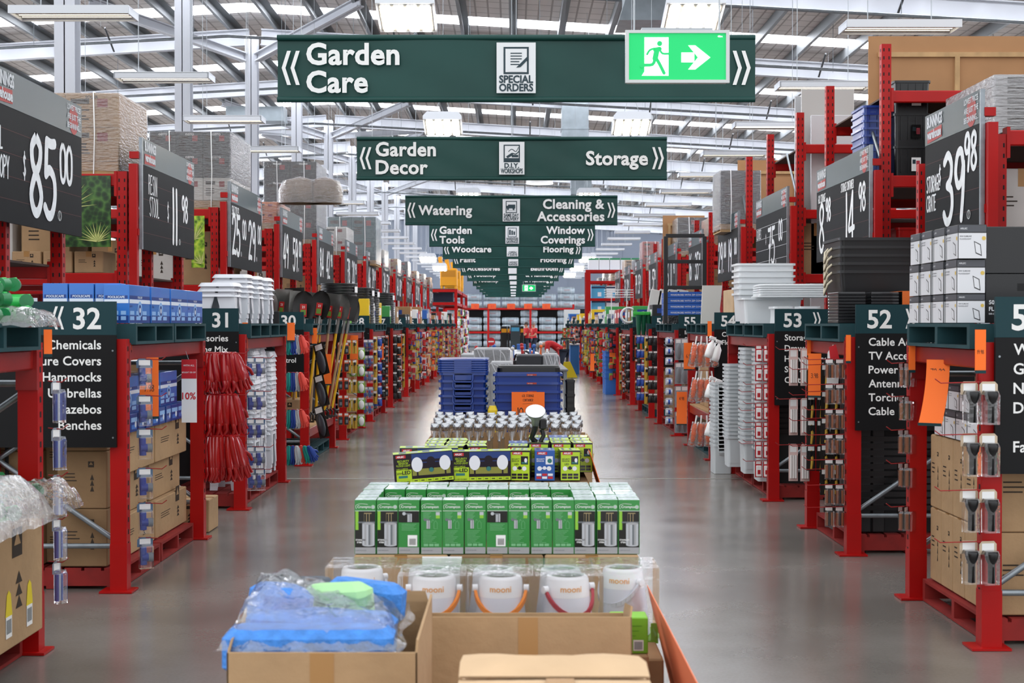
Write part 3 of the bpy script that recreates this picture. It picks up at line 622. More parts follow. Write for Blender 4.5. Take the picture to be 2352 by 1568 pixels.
for i, (a, b) in enumerate(RR):
    far = i > 6
    if i == 11: pass
    low_rack(1, i, a, b, RN[i], far=far, shelf=(.55,) if i == 3 else None)
    tall_rack(1, a, max(b, a+2.0), RN[i], (3.0, 3.0, 4.25, 4.2, 4.1, 3.6, 3.0, 3.6)[i] if i < 8 else 3.0, (2.25, 3.03) if i not in (2, 3) else (2.25, 3.03, 3.82), nb=2 if i < 4 else 1, far=far)
    if i in BOARDS_R: wr, L, wh = BOARDS_R[i]
    else:
        r = random.Random(i+50); n1 = str(r.randint(5, 99)); n2 = str(r.randint(10, 99)); L = 1.9
        wr = [('n', n1, .06, .22, .45, .045), ('n', n2, .5, .2, .45, .045), ('n', '98', .78, .5, .2, .025)]; wh = 'dark price board with two chalked prices %s and %s' % (n1, n2)
    if i: price_board(1, a-.1, L, wr, 'tall rack of '+RN[i], wh, lines=(i == 3))
    num, rows = RIGHTS[i]; aisle_sign(1, a, num, rows, 'black and teal aisle sign numbered %s on the right of the aisle' % num)
s67 = aisle_sign(1, 63.6, '67', ['Modular Bathrooms', 'Toilet Seats', 'Cisterns', 'Toilets'], 'distant black and teal aisle sign numbered 67 facing down the aisle'); s67.location = (2.3, 61, 0)
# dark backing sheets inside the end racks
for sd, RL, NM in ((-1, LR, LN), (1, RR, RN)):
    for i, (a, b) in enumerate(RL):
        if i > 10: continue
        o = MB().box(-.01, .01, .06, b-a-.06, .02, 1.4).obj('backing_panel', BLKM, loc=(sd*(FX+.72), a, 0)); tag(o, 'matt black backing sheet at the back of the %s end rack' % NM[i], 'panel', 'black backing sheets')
# ---------------- pallets ----------------
def mk_pallet(m, Lx, Ly):
    def f():
        t = thing('wooden_pallet', '', 'pallet'); h = .13
        for x in (-Lx/2+.02, 0, Lx/2-.02):
            MB().box(x-.02, x+.02, -Ly/2, Ly/2, .02, h-.02).obj('stringer', m, t) if 0 else None
        for y in (-Ly/2+.02, 0, Ly/2-.02): MB().box(-Lx/2, Lx/2, y-.02, y+.02, .018, h-.018).obj('bearer', m, t)
        mb = MB(); n = 7; w_ = Lx/n*.86
        for k in range(n): x = -Lx/2+w_/2+k*(Lx-w_)/(n-1); mb.box(x-w_/2, x+w_/2, -Ly/2, Ly/2, h-.018, h)
        mb.obj('deck_boards', m, t)
        mb = MB()
        for x in (-Lx/2+.05, 0, Lx/2-.05): mb.box(x-.05, x+.05, -Ly/2, Ly/2, 0, .018)
        mb.obj('bottom_boards', m, t); return t
    return Kind(f)
PT = mk_pallet(TEAL, .98, 1.02); PR = mk_pallet(PRED, .98, 1.02)
def pallets(sd, RL, NM, i, low='red', n=2):
    a, b = RL[i]; L = b-a
    for j in range(n):
        Lj = (L-.12)/n; yc = a+.06+Lj*(j+.5); ex = '' if n == 1 else (', near one' if j == 0 else ', far one'); sy = (Lj-.03)/1.02
        PT.put((sd*(FX+.41), yc, ZB), 0, 'dark teal wooden pallet on top of the %s end rack%s' % (NM[i], ex), 'teal pallets', scale=(1, sy, 1))
        (PR if low == 'red' else PT).put((sd*(FX+.44), yc, .003), 0, '%s wooden pallet on the floor in the %s end rack%s' % ('red' if low == 'red' else 'teal', NM[i], ex), 'floor pallets in the end racks', scale=(.86, sy, 1))
for i in range(len(LR)): pallets(-1, LR, LN, i, 'teal' if i in (3, 11) else 'red', 2)
for i in range(len(RR)): pallets(1, RR, RN, i, 'teal' if i in (3, 5, 7, 8) else 'red', 1 if i < 2 else 2)
for k, (x, y, c) in enumerate(((-2.95, 8.9+.45, 'a'),)): pass
# ---------------- product builders ----------------
def face_marks(mb, x0, x1, z0, z1, y, r, mi=2):
    # printed handling marks on the -Y face of a carton
    w_ = x1-x0; h = z1-z0; M = mb.M; mb.M = M @ ff(x0, y-.0015, z0)
    a = w_*.62; mb.quad(a, a+w_*.12, h*.72, h*.72+w_*.12, 0, mi); mb.poly([(a+w_*.02, h*.72+w_*.05), (a+w_*.06, h*.72+w_*.11), (a+w_*.1, h*.72+w_*.05)], .001, 0)
    for k in range(3): mb.quad(w_*.15, w_*(.35+.1*r.random()), h*(.6-.06*k), h*(.6-.06*k)+h*.018, 0, mi)
    for k in range(3): mb.poly([(w_*(.66+.0), h*(.3+.1*k)), (w_*.7, h*(.4+.1*k)), (w_*.74, h*(.3+.1*k))], 0, mi)
    mb.M = M
def carton(name, lab, cat, x0, x1, y0, y1, z0, z1, seed=0, m=None, side=None, group=None, rz=0, marks=True):
    """cardboard carton; origin at base centre. side: +1/-1 also prints the X face towards the aisle"""
    r = random.Random(seed); w_, d, h = x1-x0, y1-y0, z1-z0; mb = MB()
    mb.bbox(-w_/2, w_/2, -d/2, d/2, 0, h, .006, 0)
    L = d if d > w_ else w_
    if d >= w_: mb.box(-.025, .025, -d/2-.0012, d/2+.0012, h-.0005, h+.0012, 1); mb.box(-.025, .025, -d/2-.0012, -d/2+.001, h*.75, h+.001, 1)
    else: mb.box(-w_/2-.0012, w_/2+.0012, -.025, .025, h-.0005, h+.0012, 1)
    if marks:
        face_marks(mb, -w_/2, w_/2, 0, h, -d/2, r)
        if side: mb.M = Matrix.Rotation(side*PI/2, 4, 'Z'); face_marks(mb, -d/2, d/2, 0, h, -w_/2, r); mb.M = Matrix()
    mm = m or (CARD, CARD2, CARD3)[r.choice((0, 0, 0, 1, 2))]
    o = mb.obj(name, [mm, TAPE, INK], loc=((x0+x1)/2, (y0+y1)/2, z0), rot=rz)
    return tag(o, lab, cat, group)
# ---- central row, front to back ----
def open_carton(lab, x0, x1, y0, y1, z0, z1, m, flaps):
    t = thing('open_carton', lab, 'carton', ((x0+x1)/2, (y0+y1)/2, z0)); w_, d, h = x1-x0, y1-y0, z1-z0; q = .006
    mb = MB(); mb.box(-w_/2, w_/2, -d/2, d/2, 0, .01)
    mb.bbox(-w_/2, w_/2, -d/2, -d/2+q, 0, h, .0015); mb.bbox(-w_/2, w_/2, d/2-q, d/2, 0, h, .0015); mb.bbox(-w_/2, -w_/2+q, -d/2, d/2, 0, h, .0015); mb.bbox(w_/2-q, w_/2, -d/2, d/2, 0, h, .0015)
    mb.box(-.03, .03, -d/2-.001, -d/2, h*.3, h-.002, 1); mb.obj('box_body', [m, TAPE], t)
    for (e, ang, ln) in flaps:   # edge, fold angle from vertical outward, length
        a = RD(ang); mb = MB(); dx, dz = math.sin(a)*ln, math.cos(a)*ln
        if e in 'FB':
            s = -1 if e == 'F' else 1; y = s*d/2
            mb.add([(-w_/2+.01, y, h), (w_/2-.01, y, h), (w_/2-.02, y+s*dx, h+dz), (-w_/2+.02, y+s*dx, h+dz), (-w_/2+.01, y-s*q, h), (w_/2-.01, y-s*q, h), (w_/2-.02, y+s*dx-s*q, h+dz+.003), (-w_/2+.02, y+s*dx-s*q, h+dz+.003)], [(0, 1, 2, 3), (7, 6, 5, 4), (0, 3, 7, 4), (1, 5, 6, 2), (3, 2, 6, 7)])
        else:
            s = -1 if e == 'L' else 1; x = s*w_/2
            mb.add([(x, -d/2+.01, h), (x, d/2-.01, h), (x+s*dx, d/2-.02, h+dz), (x+s*dx, -d/2+.02, h+dz), (x-s*q, -d/2+.01, h), (x-s*q, d/2-.01, h), (x+s*dx-s*q, d/2-.02, h+dz+.003), (x+s*dx-s*q, -d/2+.02, h+dz+.003)], [(0, 1, 2, 3), (7, 6, 5, 4), (0, 3, 7, 4), (1, 5, 6, 2), (3, 2, 6, 7)])
        mb.obj('flap', m, t)
    return t
# boxes are stacked on pallets that stand on the floor
for i, (x0, x1, y0, y1, nm) in enumerate(((-.72, .48, 2.72, 4.55, 'foreground cartons'), (-.66, .5, 4.72, 5.42, 'clear-boxed lanterns'), (-.66, .53, 5.78, 6.75, 'green light boxes'), (-.62, .46, 8.5, 9.75, 'yellow and black floodlight boxes'), (-.62, .54, 10.05, 11.2, 'solar garden lights'), (-.76, .5, 12.9, 14.3, 'blue storage tubs'))):
    PR.put(((x0+x1)/2, (y0+y1)/2, .003), 0, 'red wooden pallet under the %s in the middle aisle' % nm, 'pallets under the middle displays', scale=((x1-x0)/.98, (y1-y0)/1.02, 1))
zf = .14
def P(px, D): return (px-1179)*D/F
# foreground: left open carton with blue brushes, right open carton, sealed pale carton
xa, xb = P(518, 3.55), P(958, 3.55)
carton('carton', 'lower brown carton hidden under the left foreground carton', 'carton', xa, xb, 3.55, 4.2, zf, .42, 1)
t = open_carton('open brown carton at front left holding bagged blue brushes', xa, xb, 3.55, 4.2, .42, 1.65-757*3.55/F, CARD, [('R', 4, .025), ('B', 8, .03), ('L', -15, .03)])
xc, xd = P(970, 4.25), P(1457, 4.25); 
carton('carton', 'lower brown carton hidden under the wide foreground carton', 'carton', xc, xd, 4.27, 4.55, zf, .36, 2)
t = open_carton('wide open brown carton in the middle foreground', xc, xd, 4.27, 4.55, .375, 1.65-708*4.25/F, CARD, [('L', 6, .03), ('R', 10, .03)]); t.rotation_euler = (RD(-9), 0, 0); t.location.z += .01
carton('carton', 'lower brown carton hidden under the pale flat carton', 'carton', -.12, .3, 2.85, 3.4, zf, .47, 4)
t = thing('carton', 'pale tan carton with loose bulging top flaps nearest the camera', 'carton', (.09, 3.12, .47))
mb = MB(); mb.bbox(-.205, .21, -.27, .28, 0, .385, .008); mb.obj('box_body', CARD3, t)
for s, a in ((-1, .012), (1, .03)):
    mb = MB(); n = 10; vs = []
    for i in range(n+1):
        x = -.21+.42*i/n; vs += [(x, s*.275, .387+.004*math.sin(i)), (x, s*.08, .387+a+.016*math.sin(PI*i/n)), (x, -s*.004, .39+.5*a)]
    mb.add(vs, [(k*3+j, k*3+3+j, k*3+4+j, k*3+1+j) for k in range(n) for j in range(2)], 0, True); mb.add([(v[0], v[1], v[2]-.004) for v in vs], [(k*3+1+j, k*3+4+j, k*3+3+j, k*3+j) for k in range(n) for j in range(2)], 0, True); mb.obj('flap', CARD3, t)
mb = MB(); mb.add([(-.02, -.277, .35), (.04, -.277, .35), (-.02, -.276, .393), (.04, -.276, .393), (-.02, -.08, .419), (.04, -.08, .419), (-.02, -.01, .402), (.04, -.01, .402)], [(0, 1, 3, 2), (2, 3, 5, 4), (4, 5, 7, 6)]); mb.obj('tape', TAPE, t)
mb = MB(Matrix.Translation((0, 0, .412)) @ Matrix.Rotation(RD(-3), 4, 'Z')); mb.quad(-.18, -.08, -.2, -.12, .003, 0); mb.poly([(-.16, -.19), (-.09, -.19), (-.125, -.24)], .004, 1); mb.obj('label', [WHITE, mat('label_green', '#4fae86', .6)], t)
# blue brushes in a clear bag
BLUB = mat('brush_blue', '#3f86d8', .6, noise=.25, ns=30, bump=.4, bs=60); LIME = mat('brush_lime', '#a7d99b', .6)
zb_ = 1.65-757*3.55/F
t = thing('bagged_broom_head', 'blue broom heads in a clear bag in the left open carton', 'broom heads', (P(745, 3.8), 3.86, zb_-.07))
for k, (x0, x1, y0, y1, z, m, rz_) in enumerate(((-.235, .2, -.28, -.15, .03, BLUB, 1), (-.2, .19, -.16, -.02, .045, BLUB, -3), (-.2, -.06, -.1, .06, .1, BLUB, 30), (-.07, .13, -.03, .05, .1, LIME, -22), (-.02, .2, .06, .15, .09, BLUB, -12), (-.2, .0, .12, .22, .085, mat('brush_grey', '#46505a', .6), 6))):
    mb = MB(Matrix.Translation(((x0+x1)/2, (y0+y1)/2, z)) @ Matrix.Rotation(RD(rz_), 4, 'Z') @ Matrix.Rotation(RD((0, 3, 8, -6, 5, 0)[k]), 4, 'Y')); w_, d = x1-x0, y1-y0
    mb.bbox(-w_/2, w_/2, -d/2, d/2, -.03, .085, .02); mb.obj('broom_head', m, t)
mb = MB(); n, m_ = 30, 18; r = random.Random(5); vs = []
for i in range(n+1):
    for j in range(m_+1):
        u, v = i/n, j/m_; x = -.25+.47*u; y = -.3+.56*v
        e = min(u, 1-u, v, 1-v); hump = .085*math.exp(-((u-.22)/.28)**2-((v-.6)/.42)**2)+.035*math.exp(-((u-.7)/.28)**2-((v-.45)/.45)**2)
        z = .055+min(1, e*9)*(.065+hump)+.007*math.sin(u*31+v*17)+.006*r.uniform(-1, 1)
        if e == 0: z = .07; x += .012*math.sin(v*11); y += .012*math.sin(u*23)
        vs.append((x, y, z))
mb.add(vs, [(i*(m_+1)+j, (i+1)*(m_+1)+j, (i+1)*(m_+1)+j+1, i*(m_+1)+j+1) for i in range(n) for j in range(m_)], 0, True)
mb.obj('plastic_bag', BAG, t)
# ---- lanterns in clear boxes ----
LAN = mat('lantern_frost', '#dfe0ec', .45, sss=0); LANW = mat('lantern_white', '#f2f2f6', .3); SOLP = mat('solar_cell', '#26332c', .2); LIMEG = mat('lime_card', '#79b829', .6)
HORG = mat('strap_orange', '#f58a1c', .5); HRED = mat('strap_red', '#b31e3a', .5); HWH = mat('strap_white', '#d9dbe4', .5); LOGO_O = mat('logo_orange', '#eda54e', .5)
def lantern(lab, x, y, zt, strap, turn, fl=True, text=True):
    z0 = zt-.24; t = thing('lantern', lab, 'lantern', (x, y, z0), 0, 'white solar lanterns in clear boxes')
    MB().lathe([(0, 0), (.095, 0), (.098, .004), (.088, .09), (.078, .17)], n=28).obj('frosted_body', LAN, t)
    MB().lathe([(.0785, .17), (.076, .2), (.074, .228), (.068, .238), (.058, .24), (.056, .234)], n=28).obj('top_ring', LANW, t)
    MB().lathe([(.056, .234), (0, .234)], n=28).obj('solar_panel', SOLP, t)
    mb = MB(); pts = []; a = RD(turn); cx, cy = math.cos(a), math.sin(a)
    for k in range(17):
        q = PI*k/16; u = math.cos(q)*.088; dn = math.sin(q)*.085; fo = -math.sin(q)*.05-.02*math.sin(q)
        X, Y = u, fo-.01; pts.append((X*cx-Y*cy, X*cy+Y*cx, .195-dn))
    M0 = mb.M
    for k in range(16):
        p, q = Vector(pts[k]), Vector(pts[k+1]); c0 = Vector((p.x, p.y, 0)).normalized()*.005; up = Vector((0, 0, .009))
        mb.add([p-c0-up, q-c0-up, q+c0-up, p+c0-up, p-c0+up, q-c0+up, q+c0+up, p+c0+up], [(0, 3, 2, 1), (4, 5, 6, 7), (0, 1, 5, 4), (1, 2, 6, 5), (2, 3, 7, 6), (3, 0, 4, 7)], 0)
    mb.obj('strap', strap, t)
    mb = MB()
    for k in (0, 16): v = Vector(pts[k]).normalized(); p = Vector(pts[k]); d = Vector((p.x, p.y, 0)).normalized(); mb.cyl(p-d*.008, p+d*.01, .013, n=14)
    mb.obj('strap_button', LANW, t)
    if text:
        mb = MB(Matrix.Rotation(RD(turn*.35), 4, 'Z')); vs, fs, wd = tmesh('mooni', .01); s = .03; q = []
        for (u, v) in vs: an = (u-wd/2)*s/.079; q.append((math.sin(an)*.0795, -math.cos(an)*.0795, .192+v*s))
        mb.add(q, fs, 0); mb.obj('logo', LOGO_O, t)
    b = .118; mb = MB(); mb.box(-b, b, -b, b, .0, .255); mb.f = mb.f[1:]; mb.m = mb.m[1:]; mb.s = mb.s[1:]
    mb.add([(-b, -b-.004, .25), (b, -b-.004, .25), (b, -b-.004, .275), (-b, -b-.004, .275)], [(0, 1, 2, 3)]) if fl else None
    mb.obj('clear_box', CLEAR, t)
    mb = MB(); mb.box(-b+.003, b-.003, -b+.003, b-.003, -.012, -.002); mb.box(b-.03, b-.004, -b+.002, -b+.004, -.002, .06, 0); mb.obj('card_tray', LIMEG, t)
    mb = MB(); mb.quad(-b+.006, -b+.05, .0, .045, 0); mb.v = [(v[0], -b+.006, v[1]) for v in mb.v]; mb.obj('card_tab', WHITE, t); return t
for i, (px, D, st, tn, nm) in enumerate(((831, 5.12, HWH, 38, 'white'), (997, 4.92, HORG, 0, 'left orange'), (1150, 4.92, HORG, 0, 'right orange'), (1303, 4.92, HRED, 24, 'red'), (1432, 5.12, HWH, -45, 'white'))):
    zt = 1.65-(1302-743+(18 if i in (1, 2, 3) else 0))*D/F
    lantern('white solar lantern with a %s strap in a clear box, front row %s' % (nm.split()[-1], ['left end', 'second from left', 'centre', 'right of centre', 'right end'][i]), P(px, D), D, zt, st, tn)
for i, px in enumerate((985, 1133, 1288)): lantern('white solar lantern standing behind the %s one' % ['left orange-strapped', 'centre orange-strapped', 'red-strapped'][i], P(px, 5.2)+.0, 5.2, 1.65-(1304-743)*5.2/F, HWH, 60, True, False)
zl = 1.65-577*4.92/F-.24-.012
for k in range(3): carton('carton', 'brown carton under the clear-boxed lanterns, %s from left' % NTH[k], 'carton', -.64+.385*k, -.265+.385*k-.0, 4.75, 5.38, .14, zl-.002, 20+k, CARD)
# lime green tray carton at right of lanterns
t = thing('display_box', 'lime green printed box with a barcode beside the right lantern', 'box', (P(1447, 4.62), 4.66, 1.65-760*4.62/F))
w_ = 85*4.62/F; MB().bbox(-w_/2, w_/2, -.04, .06, 0, .118, .003).obj('box_body', LIMEG, t)
mb = MB(ff(0, -.041, 0)); mb.quad(.012, .045, .01, .045, 0, 0); 
for k in range(7): mb.quad(.016+k*.0038, .018+k*.0038, .014, .04, .001, 1)
mb.obj('barcode_label', [WHITE, INKB], t)
mb = MB(ff(0, -.041, 0)); 
for k in range(3): mb.quad(.0, .04-.01*k, .09-.016*k, .0915-.016*k, .001, 0)
mb.obj('printed_lines', mat('print_green', '#3c7a10', .6), t)
carton('carton', 'brown carton beneath the lime green printed box', 'carton', P(1400, 4.62), P(1490, 4.62), 4.6, 4.71, .14, 1.65-760*4.62/F-.001, 31, CARD)
tag(MB().box(-.075, .075, -.001, .001, 0, .24).obj('white_card', WHITE, loc=(P(1015, 5.37), 5.37, zl)), 'blank white card standing behind the lanterns on the left', 'card')
# ---- green light boxes ----
CG = mat('carton_green', '#2f8a3c', .35, coat=.4); CT = mat('carton_top', '#c9dcd6', .25, noise=.4, ns=60, coat=.5); CS = mat('carton_silver', '#a3a3a5', .3); CK = mat('photo_black', '#15150f', .3); LI = mat('lime_print', '#8ac43a', .4); STL = mat('print_silver', '#b9bcc0', .4); DIM = mat('print_pale_green', '#79b884', .5); AMB = mat('photo_amber', '#9b8a62', .5)
bw, bh = .0895, .222
def cylprint(mb, u, v, w_, h, z=0):
    for k in range(6): mb.quad(u+w_*k/6, u+w_*(k+1)/6, v, v+h, z, (4, 2, 4, 5, 2, 4)[k])
def mk_comp(kind):
    def f():
        t = thing('light_box', '', 'light box'); mb = MB(); mb.bbox(-bw/2+.001, bw/2-.001, -bw/2+.001, bw/2-.001, 0, bh, .0012, 0)
        mb.add([(-bw/2+.002, -bw/2+.002, bh+.0006), (bw/2-.002, -bw/2+.002, bh+.0006), (bw/2-.002, bw/2-.002, bh+.0006), (-bw/2+.002, bw/2-.002, bh+.0006)], [(0, 1, 2, 3)], 1)
        mb.obj('box_body', [CG, CT], t)
        M = ff(0, -bw/2, 0); mm = [CG, WHITE, CS, CK, STL, mat('print_grey', '#6d7276', .4), LI, DIM, AMB]
        mb = MB(M); e = bw/2-.003; mb.quad(-e, e, .002, .028, .001, 2); mb.text('110W GU10 LED', -e+.004, .014, .006, .0, 'L', 5, .002)
        mb.quad(-e, e, .177, .1785, .001, 1)
        if kind == 'A':
            mb.quad(-e, e, .028, .176, .001, 3); mb.quad(-e+.002, -e+.014, .1, .176, .0015, 6); mb.quad(-.005, .026, .13, .17, .0015, 8)
            for k in range(3): mb.quad(-.004+.011*k, .004+.011*k, .134, .166, .0018, 3)
            mb.quad(-.03, .04, .128, .134, .002, 5); cylprint(mb, -.012, .038, .05, .088, .002); mb.disc(.013, .038, .025, .0019, 4, 16, .006); mb.disc(.013, .126, .025, .0022, 2, 16, .005)
            mb.text('STAINLESS', -e+.003, .056, .0085, .03, 'L', 1, .002); mb.text('STEEL', -e+.008, .046, .0085, .03, 'L', 1, .002)
        elif kind == 'B':
            for k in range(6): mb.quad(-e+.008, -e+.04-.004*(k % 3), .17-.005*k, .1715-.005*k, .001, 7)
            mb.quad(.018, .034, .16, .173, .0012, 4); mb.quad(.018, .034, .147, .16, .0012, 6)
            cylprint(mb, -.02, .105, .014, .034, .0015); mb.quad(-.03, -.008, .14, .144, .0016, 5); mb.disc(-.026, .142, .006, .0018, 5)
            mb.stroke([(.01, .105), (.01, .128), (.017, .138), (.024, .128), (.024, .105), (.01, .105)], .0012, .0015, 7, False); mb.stroke([(.0, .13), (.004, .142), (.01, .136)], .0012, .0015, 7)
            for k in range(9): mb.quad(-e+.008, .02-.006*(k % 4), .095-.006*k, .0965-.006*k, .001, 7)
            for k in range(3): mb.quad(-e+.01+.022*k, -e+.028+.022*k, .033, .043, .001, 7)
        else:
            mb.quad(-e, e, .13, .176, .001, 3); cylprint(mb, -.006, .132, .018, .034, .002); mb.quad(-.022, .006, .163, .168, .0022, 5); mb.disc(-.02, .166, .007, .0023, 4)
            for k in range(5): mb.quad(-.03, .03-.005*(k % 3), .122-.006*k, .1235-.006*k, .001, 7)
            mb.quad(-.005, .034, .032, .078, .0015, 1)
            for k in range(9): mb.quad(.002+k*.003, .0035+k*.003, .038, .064, .002, 3)
        mb.obj('front_print', mm, t)
        mb = MB(M); mb.text('Crompton', -.032, .19, .0145, .01, 'L', 0, .002); mb.stroke([(-.036, .186), (-.038, .2), (-.02, .207), (.01, .205)], .0012, .0022, 0)
        mb.obj('logo', WHITE, t)
        if kind == 'A': mb = MB(M); mb.disc(.032, .194, .0085, .002, 0); mb.disc(.032, .194, .006, .0025, 1, 12); mb.obj('bulb_badge', [mat('badge_green', '#9ccf9a', .4), STL], t)
        return t
    return Kind(f)
CK3 = {k: mk_comp(k) for k in 'ABC'}; r = random.Random(3)
zc = 1.65-532*5.8/F; x0c = P(812, 5.8)+bw/2; dx = (P(1472, 5.8)-P(812, 5.8)-bw)/12
for i, k in enumerate('AACBBBCBBBAAA'):
    kd = {'A': 'stainless lamp photo', 'B': 'plain green side', 'C': 'barcode side'}[k]
    CK3[k].put((x0c+dx*i, 5.86+r.uniform(0, .008), zc), RD(r.uniform(-2, 2)), 'green light box with %s outward, front row, %s from left' % (kd, NTH[i]), 'green stainless wall light boxes')
for rw in range(1, 7):
    y = 5.86+.094*rw
    for i in range(13):
        if rw in (1, 2, 3) and 1 <= i <= 9: continue
        CK3['ABC'[r.choice((0, 1, 1, 2))]].put((x0c+dx*i+r.uniform(-.003, .003), y+r.uniform(-.003, .006), zc), RD(r.uniform(-3, 3)), 'green light box, %s row back, %s from left' % (NTH[rw], NTH[i]), 'green stainless wall light boxes')
for k in range(3):
    a, b = P(812, 5.8)+.39*k, P(812, 5.8)+.39*(k+1)-.006
    carton('carton', 'brown carton under the green light boxes, %s from left' % NTH[k], 'carton', a, b, 5.8, 6.72, .14, zc-.002, 40+k, CARD if k % 2 == 0 else CARD2, marks=False)
# ---- floodlight boxes ----
AK = mat('flood_black', '#191022', .3, coat=.4); AL = mat('flood_lime', '#b5d526', .4, coat=.3); AB = mat('flood_blue', '#2b5ba8', .35, coat=.4); AW = mat('print_white', '#e8eaf0', .5); AR = mat('print_red', '#c4232b', .5); ATL = mat('print_teal', '#2c7470', .5); ADB = mat('print_navy', '#1e3a78', .5)
def mk_flood(big, blue=False):
    def f():
        w_, d, h = (.362, .15, .182) if big else (.122, .2, .185)
        t = thing('floodlight_box', '', 'floodlight box'); e = w_/2
        mb = MB(); mb.bbox(-e, e, -d/2, d/2, 0, h, .0015, 0); mb.box(-e, e, -d/2+.01, d/2-.01, h-.0002, h+.0006, 1)
        mb.obj('box_body', [AK if not blue else AB, AB if blue else AL], t)
        mm = [AK, AL, AB, AW, AR, ATL, ADB, mat('print_amber', '#8a8a3a', .5)]; mb = MB(ff(0, -d/2, 0))
        if big:
            mb.quad(-e+.11, e-.003, .03, h-.004, .001, 0); mb.quad(-e+.11, e-.003, .12, h-.004, .0012, 6); mb.quad(-e+.11, e-.02, .045, .085, .0012, 7)
            mb.quad(-e+.012, -e+.105, .025, .085, .001, 1); mb.quad(-e+.025, -e+.08, .035, .05, .0014, 5); mb.quad(-e+.012, e-.004, .004, .026, .001, 1)
            for k in range(6): mb.quad(-e+.108+.042*k, -e+.109+.042*k, .006, .025, .0015, 0); mb.quad(-e+.118+.042*k, -e+.138+.042*k, .012, .017, .0015, 0)
            for cx in (-.04, .13): mb.disc(cx, .112, .034, .002, 3, 24, .045); mb.stroke([(cx, .068), (cx, .045)], .01, .0018, 0)
            mb.disc(.045, .13, .026, .002, 0); mb.quad(.03, .06, .07, .125, .0021, 0); mb.disc(.045, .075, .014, .0024, 5); mb.quad(-.03, .12, .125, .14, .0016, 0)
            mb.text('LED', -e+.048, .058, .03, .03, 'L', 0, .002); mb.text('20W', -e+.014, .058, .018, .01, 'L', 0, .002); mb.text('1600 LUMENS', -e+.014, .087, .012, .005, 'L', 1, .002)
            for q, s_ in enumerate(('SECURITY', 'SENSOR', 'FLOOD LIGHT')): mb.text(s_, -e+.058, .133-.014*q, .0165, .01, 'C', 1, .002, maxw=.085)
            mb.text('2 x LED GLOBES', -e+.014, .009, .011, .01, 'L', 0, .002)
        else:
            c0 = 2 if blue else 1; mb.quad(-e+.003, e-.003, .003, h-.01, .001, c0); mb.quad(.005, e-.012, .1, .15, .0015, 3 if blue else 0)
            if not blue: mb.disc(.035, .125, .009, .002, 3, 14, .014); mb.quad(.01, .045, .105, .115, .0018, 5)
            else: mb.disc(.03, .122, .014, .002, 5); 
            for cx in (-.032, .026): mb.disc(cx, .075, .014, .002, 3, 16)
            mb.disc(-.002, .078, .011, .0022, 3 if blue else 0); mb.quad(-.025, .022, .074, .08, .0018, 3 if blue else 0)
            for q, s_ in enumerate(('SECURITY', 'SENSOR')): mb.text(s_, -e+.01, .128-.012*q, .013, .01, 'L', 3 if blue else 0, .002, maxw=.05)
            if not blue: mb.text('LED', -e+.026, .096, .016, .02, 'L', 0, .002)
            for k in range(3):
                for j in range(2): mb.quad(-e+.01+.035*k, -e+.04+.035*k, .012+.018*j, .026+.018*j, .0016, (3 if (k+j) % 2 else 4) if blue else 0)
        mb.text('ARLEC', -e+.02, h-.022, .015, .035, 'L', 3, .003); mb.quad(-e+.014, -e+.075, h-.026, h-.008, .0022, 4)
        mb.obj('front_print', mm, t)
        mb = MB(Matrix.Translation((0, 0, h+.0008))); 
        for k in range(4): mb.quad(-e*.8+w_*.2*k, -e*.8+w_*.2*k+w_*.12, -d*.3, d*.25, .0005, 0 if k % 2 else 1)
        mb.obj('top_print', [mat('top_pale', '#b9c4d8', .3, coat=.5), ADB], t); return t
    return Kind(f)
FB, FS, FU = mk_flood(True), mk_flood(False), mk_flood(False, True); zr = 1.65-366*8.62/F
FB.put((P(974, 8.7), 8.72, zr), RD(5), 'long black and lime floodlight box tilted at the left of its row', 'long floodlight boxes', rot=(0, RD(-4), RD(6)))
FB.put((P(1106, 8.75), 8.76, zr+.004), 0, 'long black and lime floodlight box in the middle of its row', 'long floodlight boxes', rot=(0, RD(-1), RD(1)))
FS.put((P(1197, 8.75), 8.8, zr+.004), RD(-4), 'small dented lime floodlight box left of the blue one', 'small floodlight boxes')
FU.put((P(1251, 8.75), 8.8, zr+.004), 0, 'small blue floodlight box in the front row', 'small floodlight boxes')
FS.put((P(1308, 8.75), 8.8, zr+.004), RD(2), 'small lime floodlight box at the right end of the front row', 'small floodlight boxes')
FB.put((P(985, 8.9), 8.9, zr+.012), RD(3), 'long floodlight box lying behind the tilted one', 'long floodlight boxes')
k = 0
for j, y in enumerate((9.02, 9.24, 9.46)):
    for i in range(8):
        if i in (3,) or (j == 2 and i in (2, 3, 4)): continue
        kind = FU if (i, j) in ((5, 1), (4, 1), (6, 2)) else FS
        kind.put((-.5+.133*i, y, zr+.012+(.02 if i > 4 else 0)), RD(random.Random(k).uniform(-6, 6)), '%s floodlight box, row %s behind the front, %s from left' % ('blue' if kind is FU else 'lime and black', ['one', 'two', 'three'][j], NTH[i]), 'small floodlight boxes'); k += 1
for q in range(4):
    carton('carton', 'brown carton under the floodlight boxes, %s from left' % NTH[q], 'carton', -.7+.287*q+.02, -.7+.287*(q+1)+.014, 8.62, 9.7, .14, zr-.002, 60+q, CARD2, marks=False)
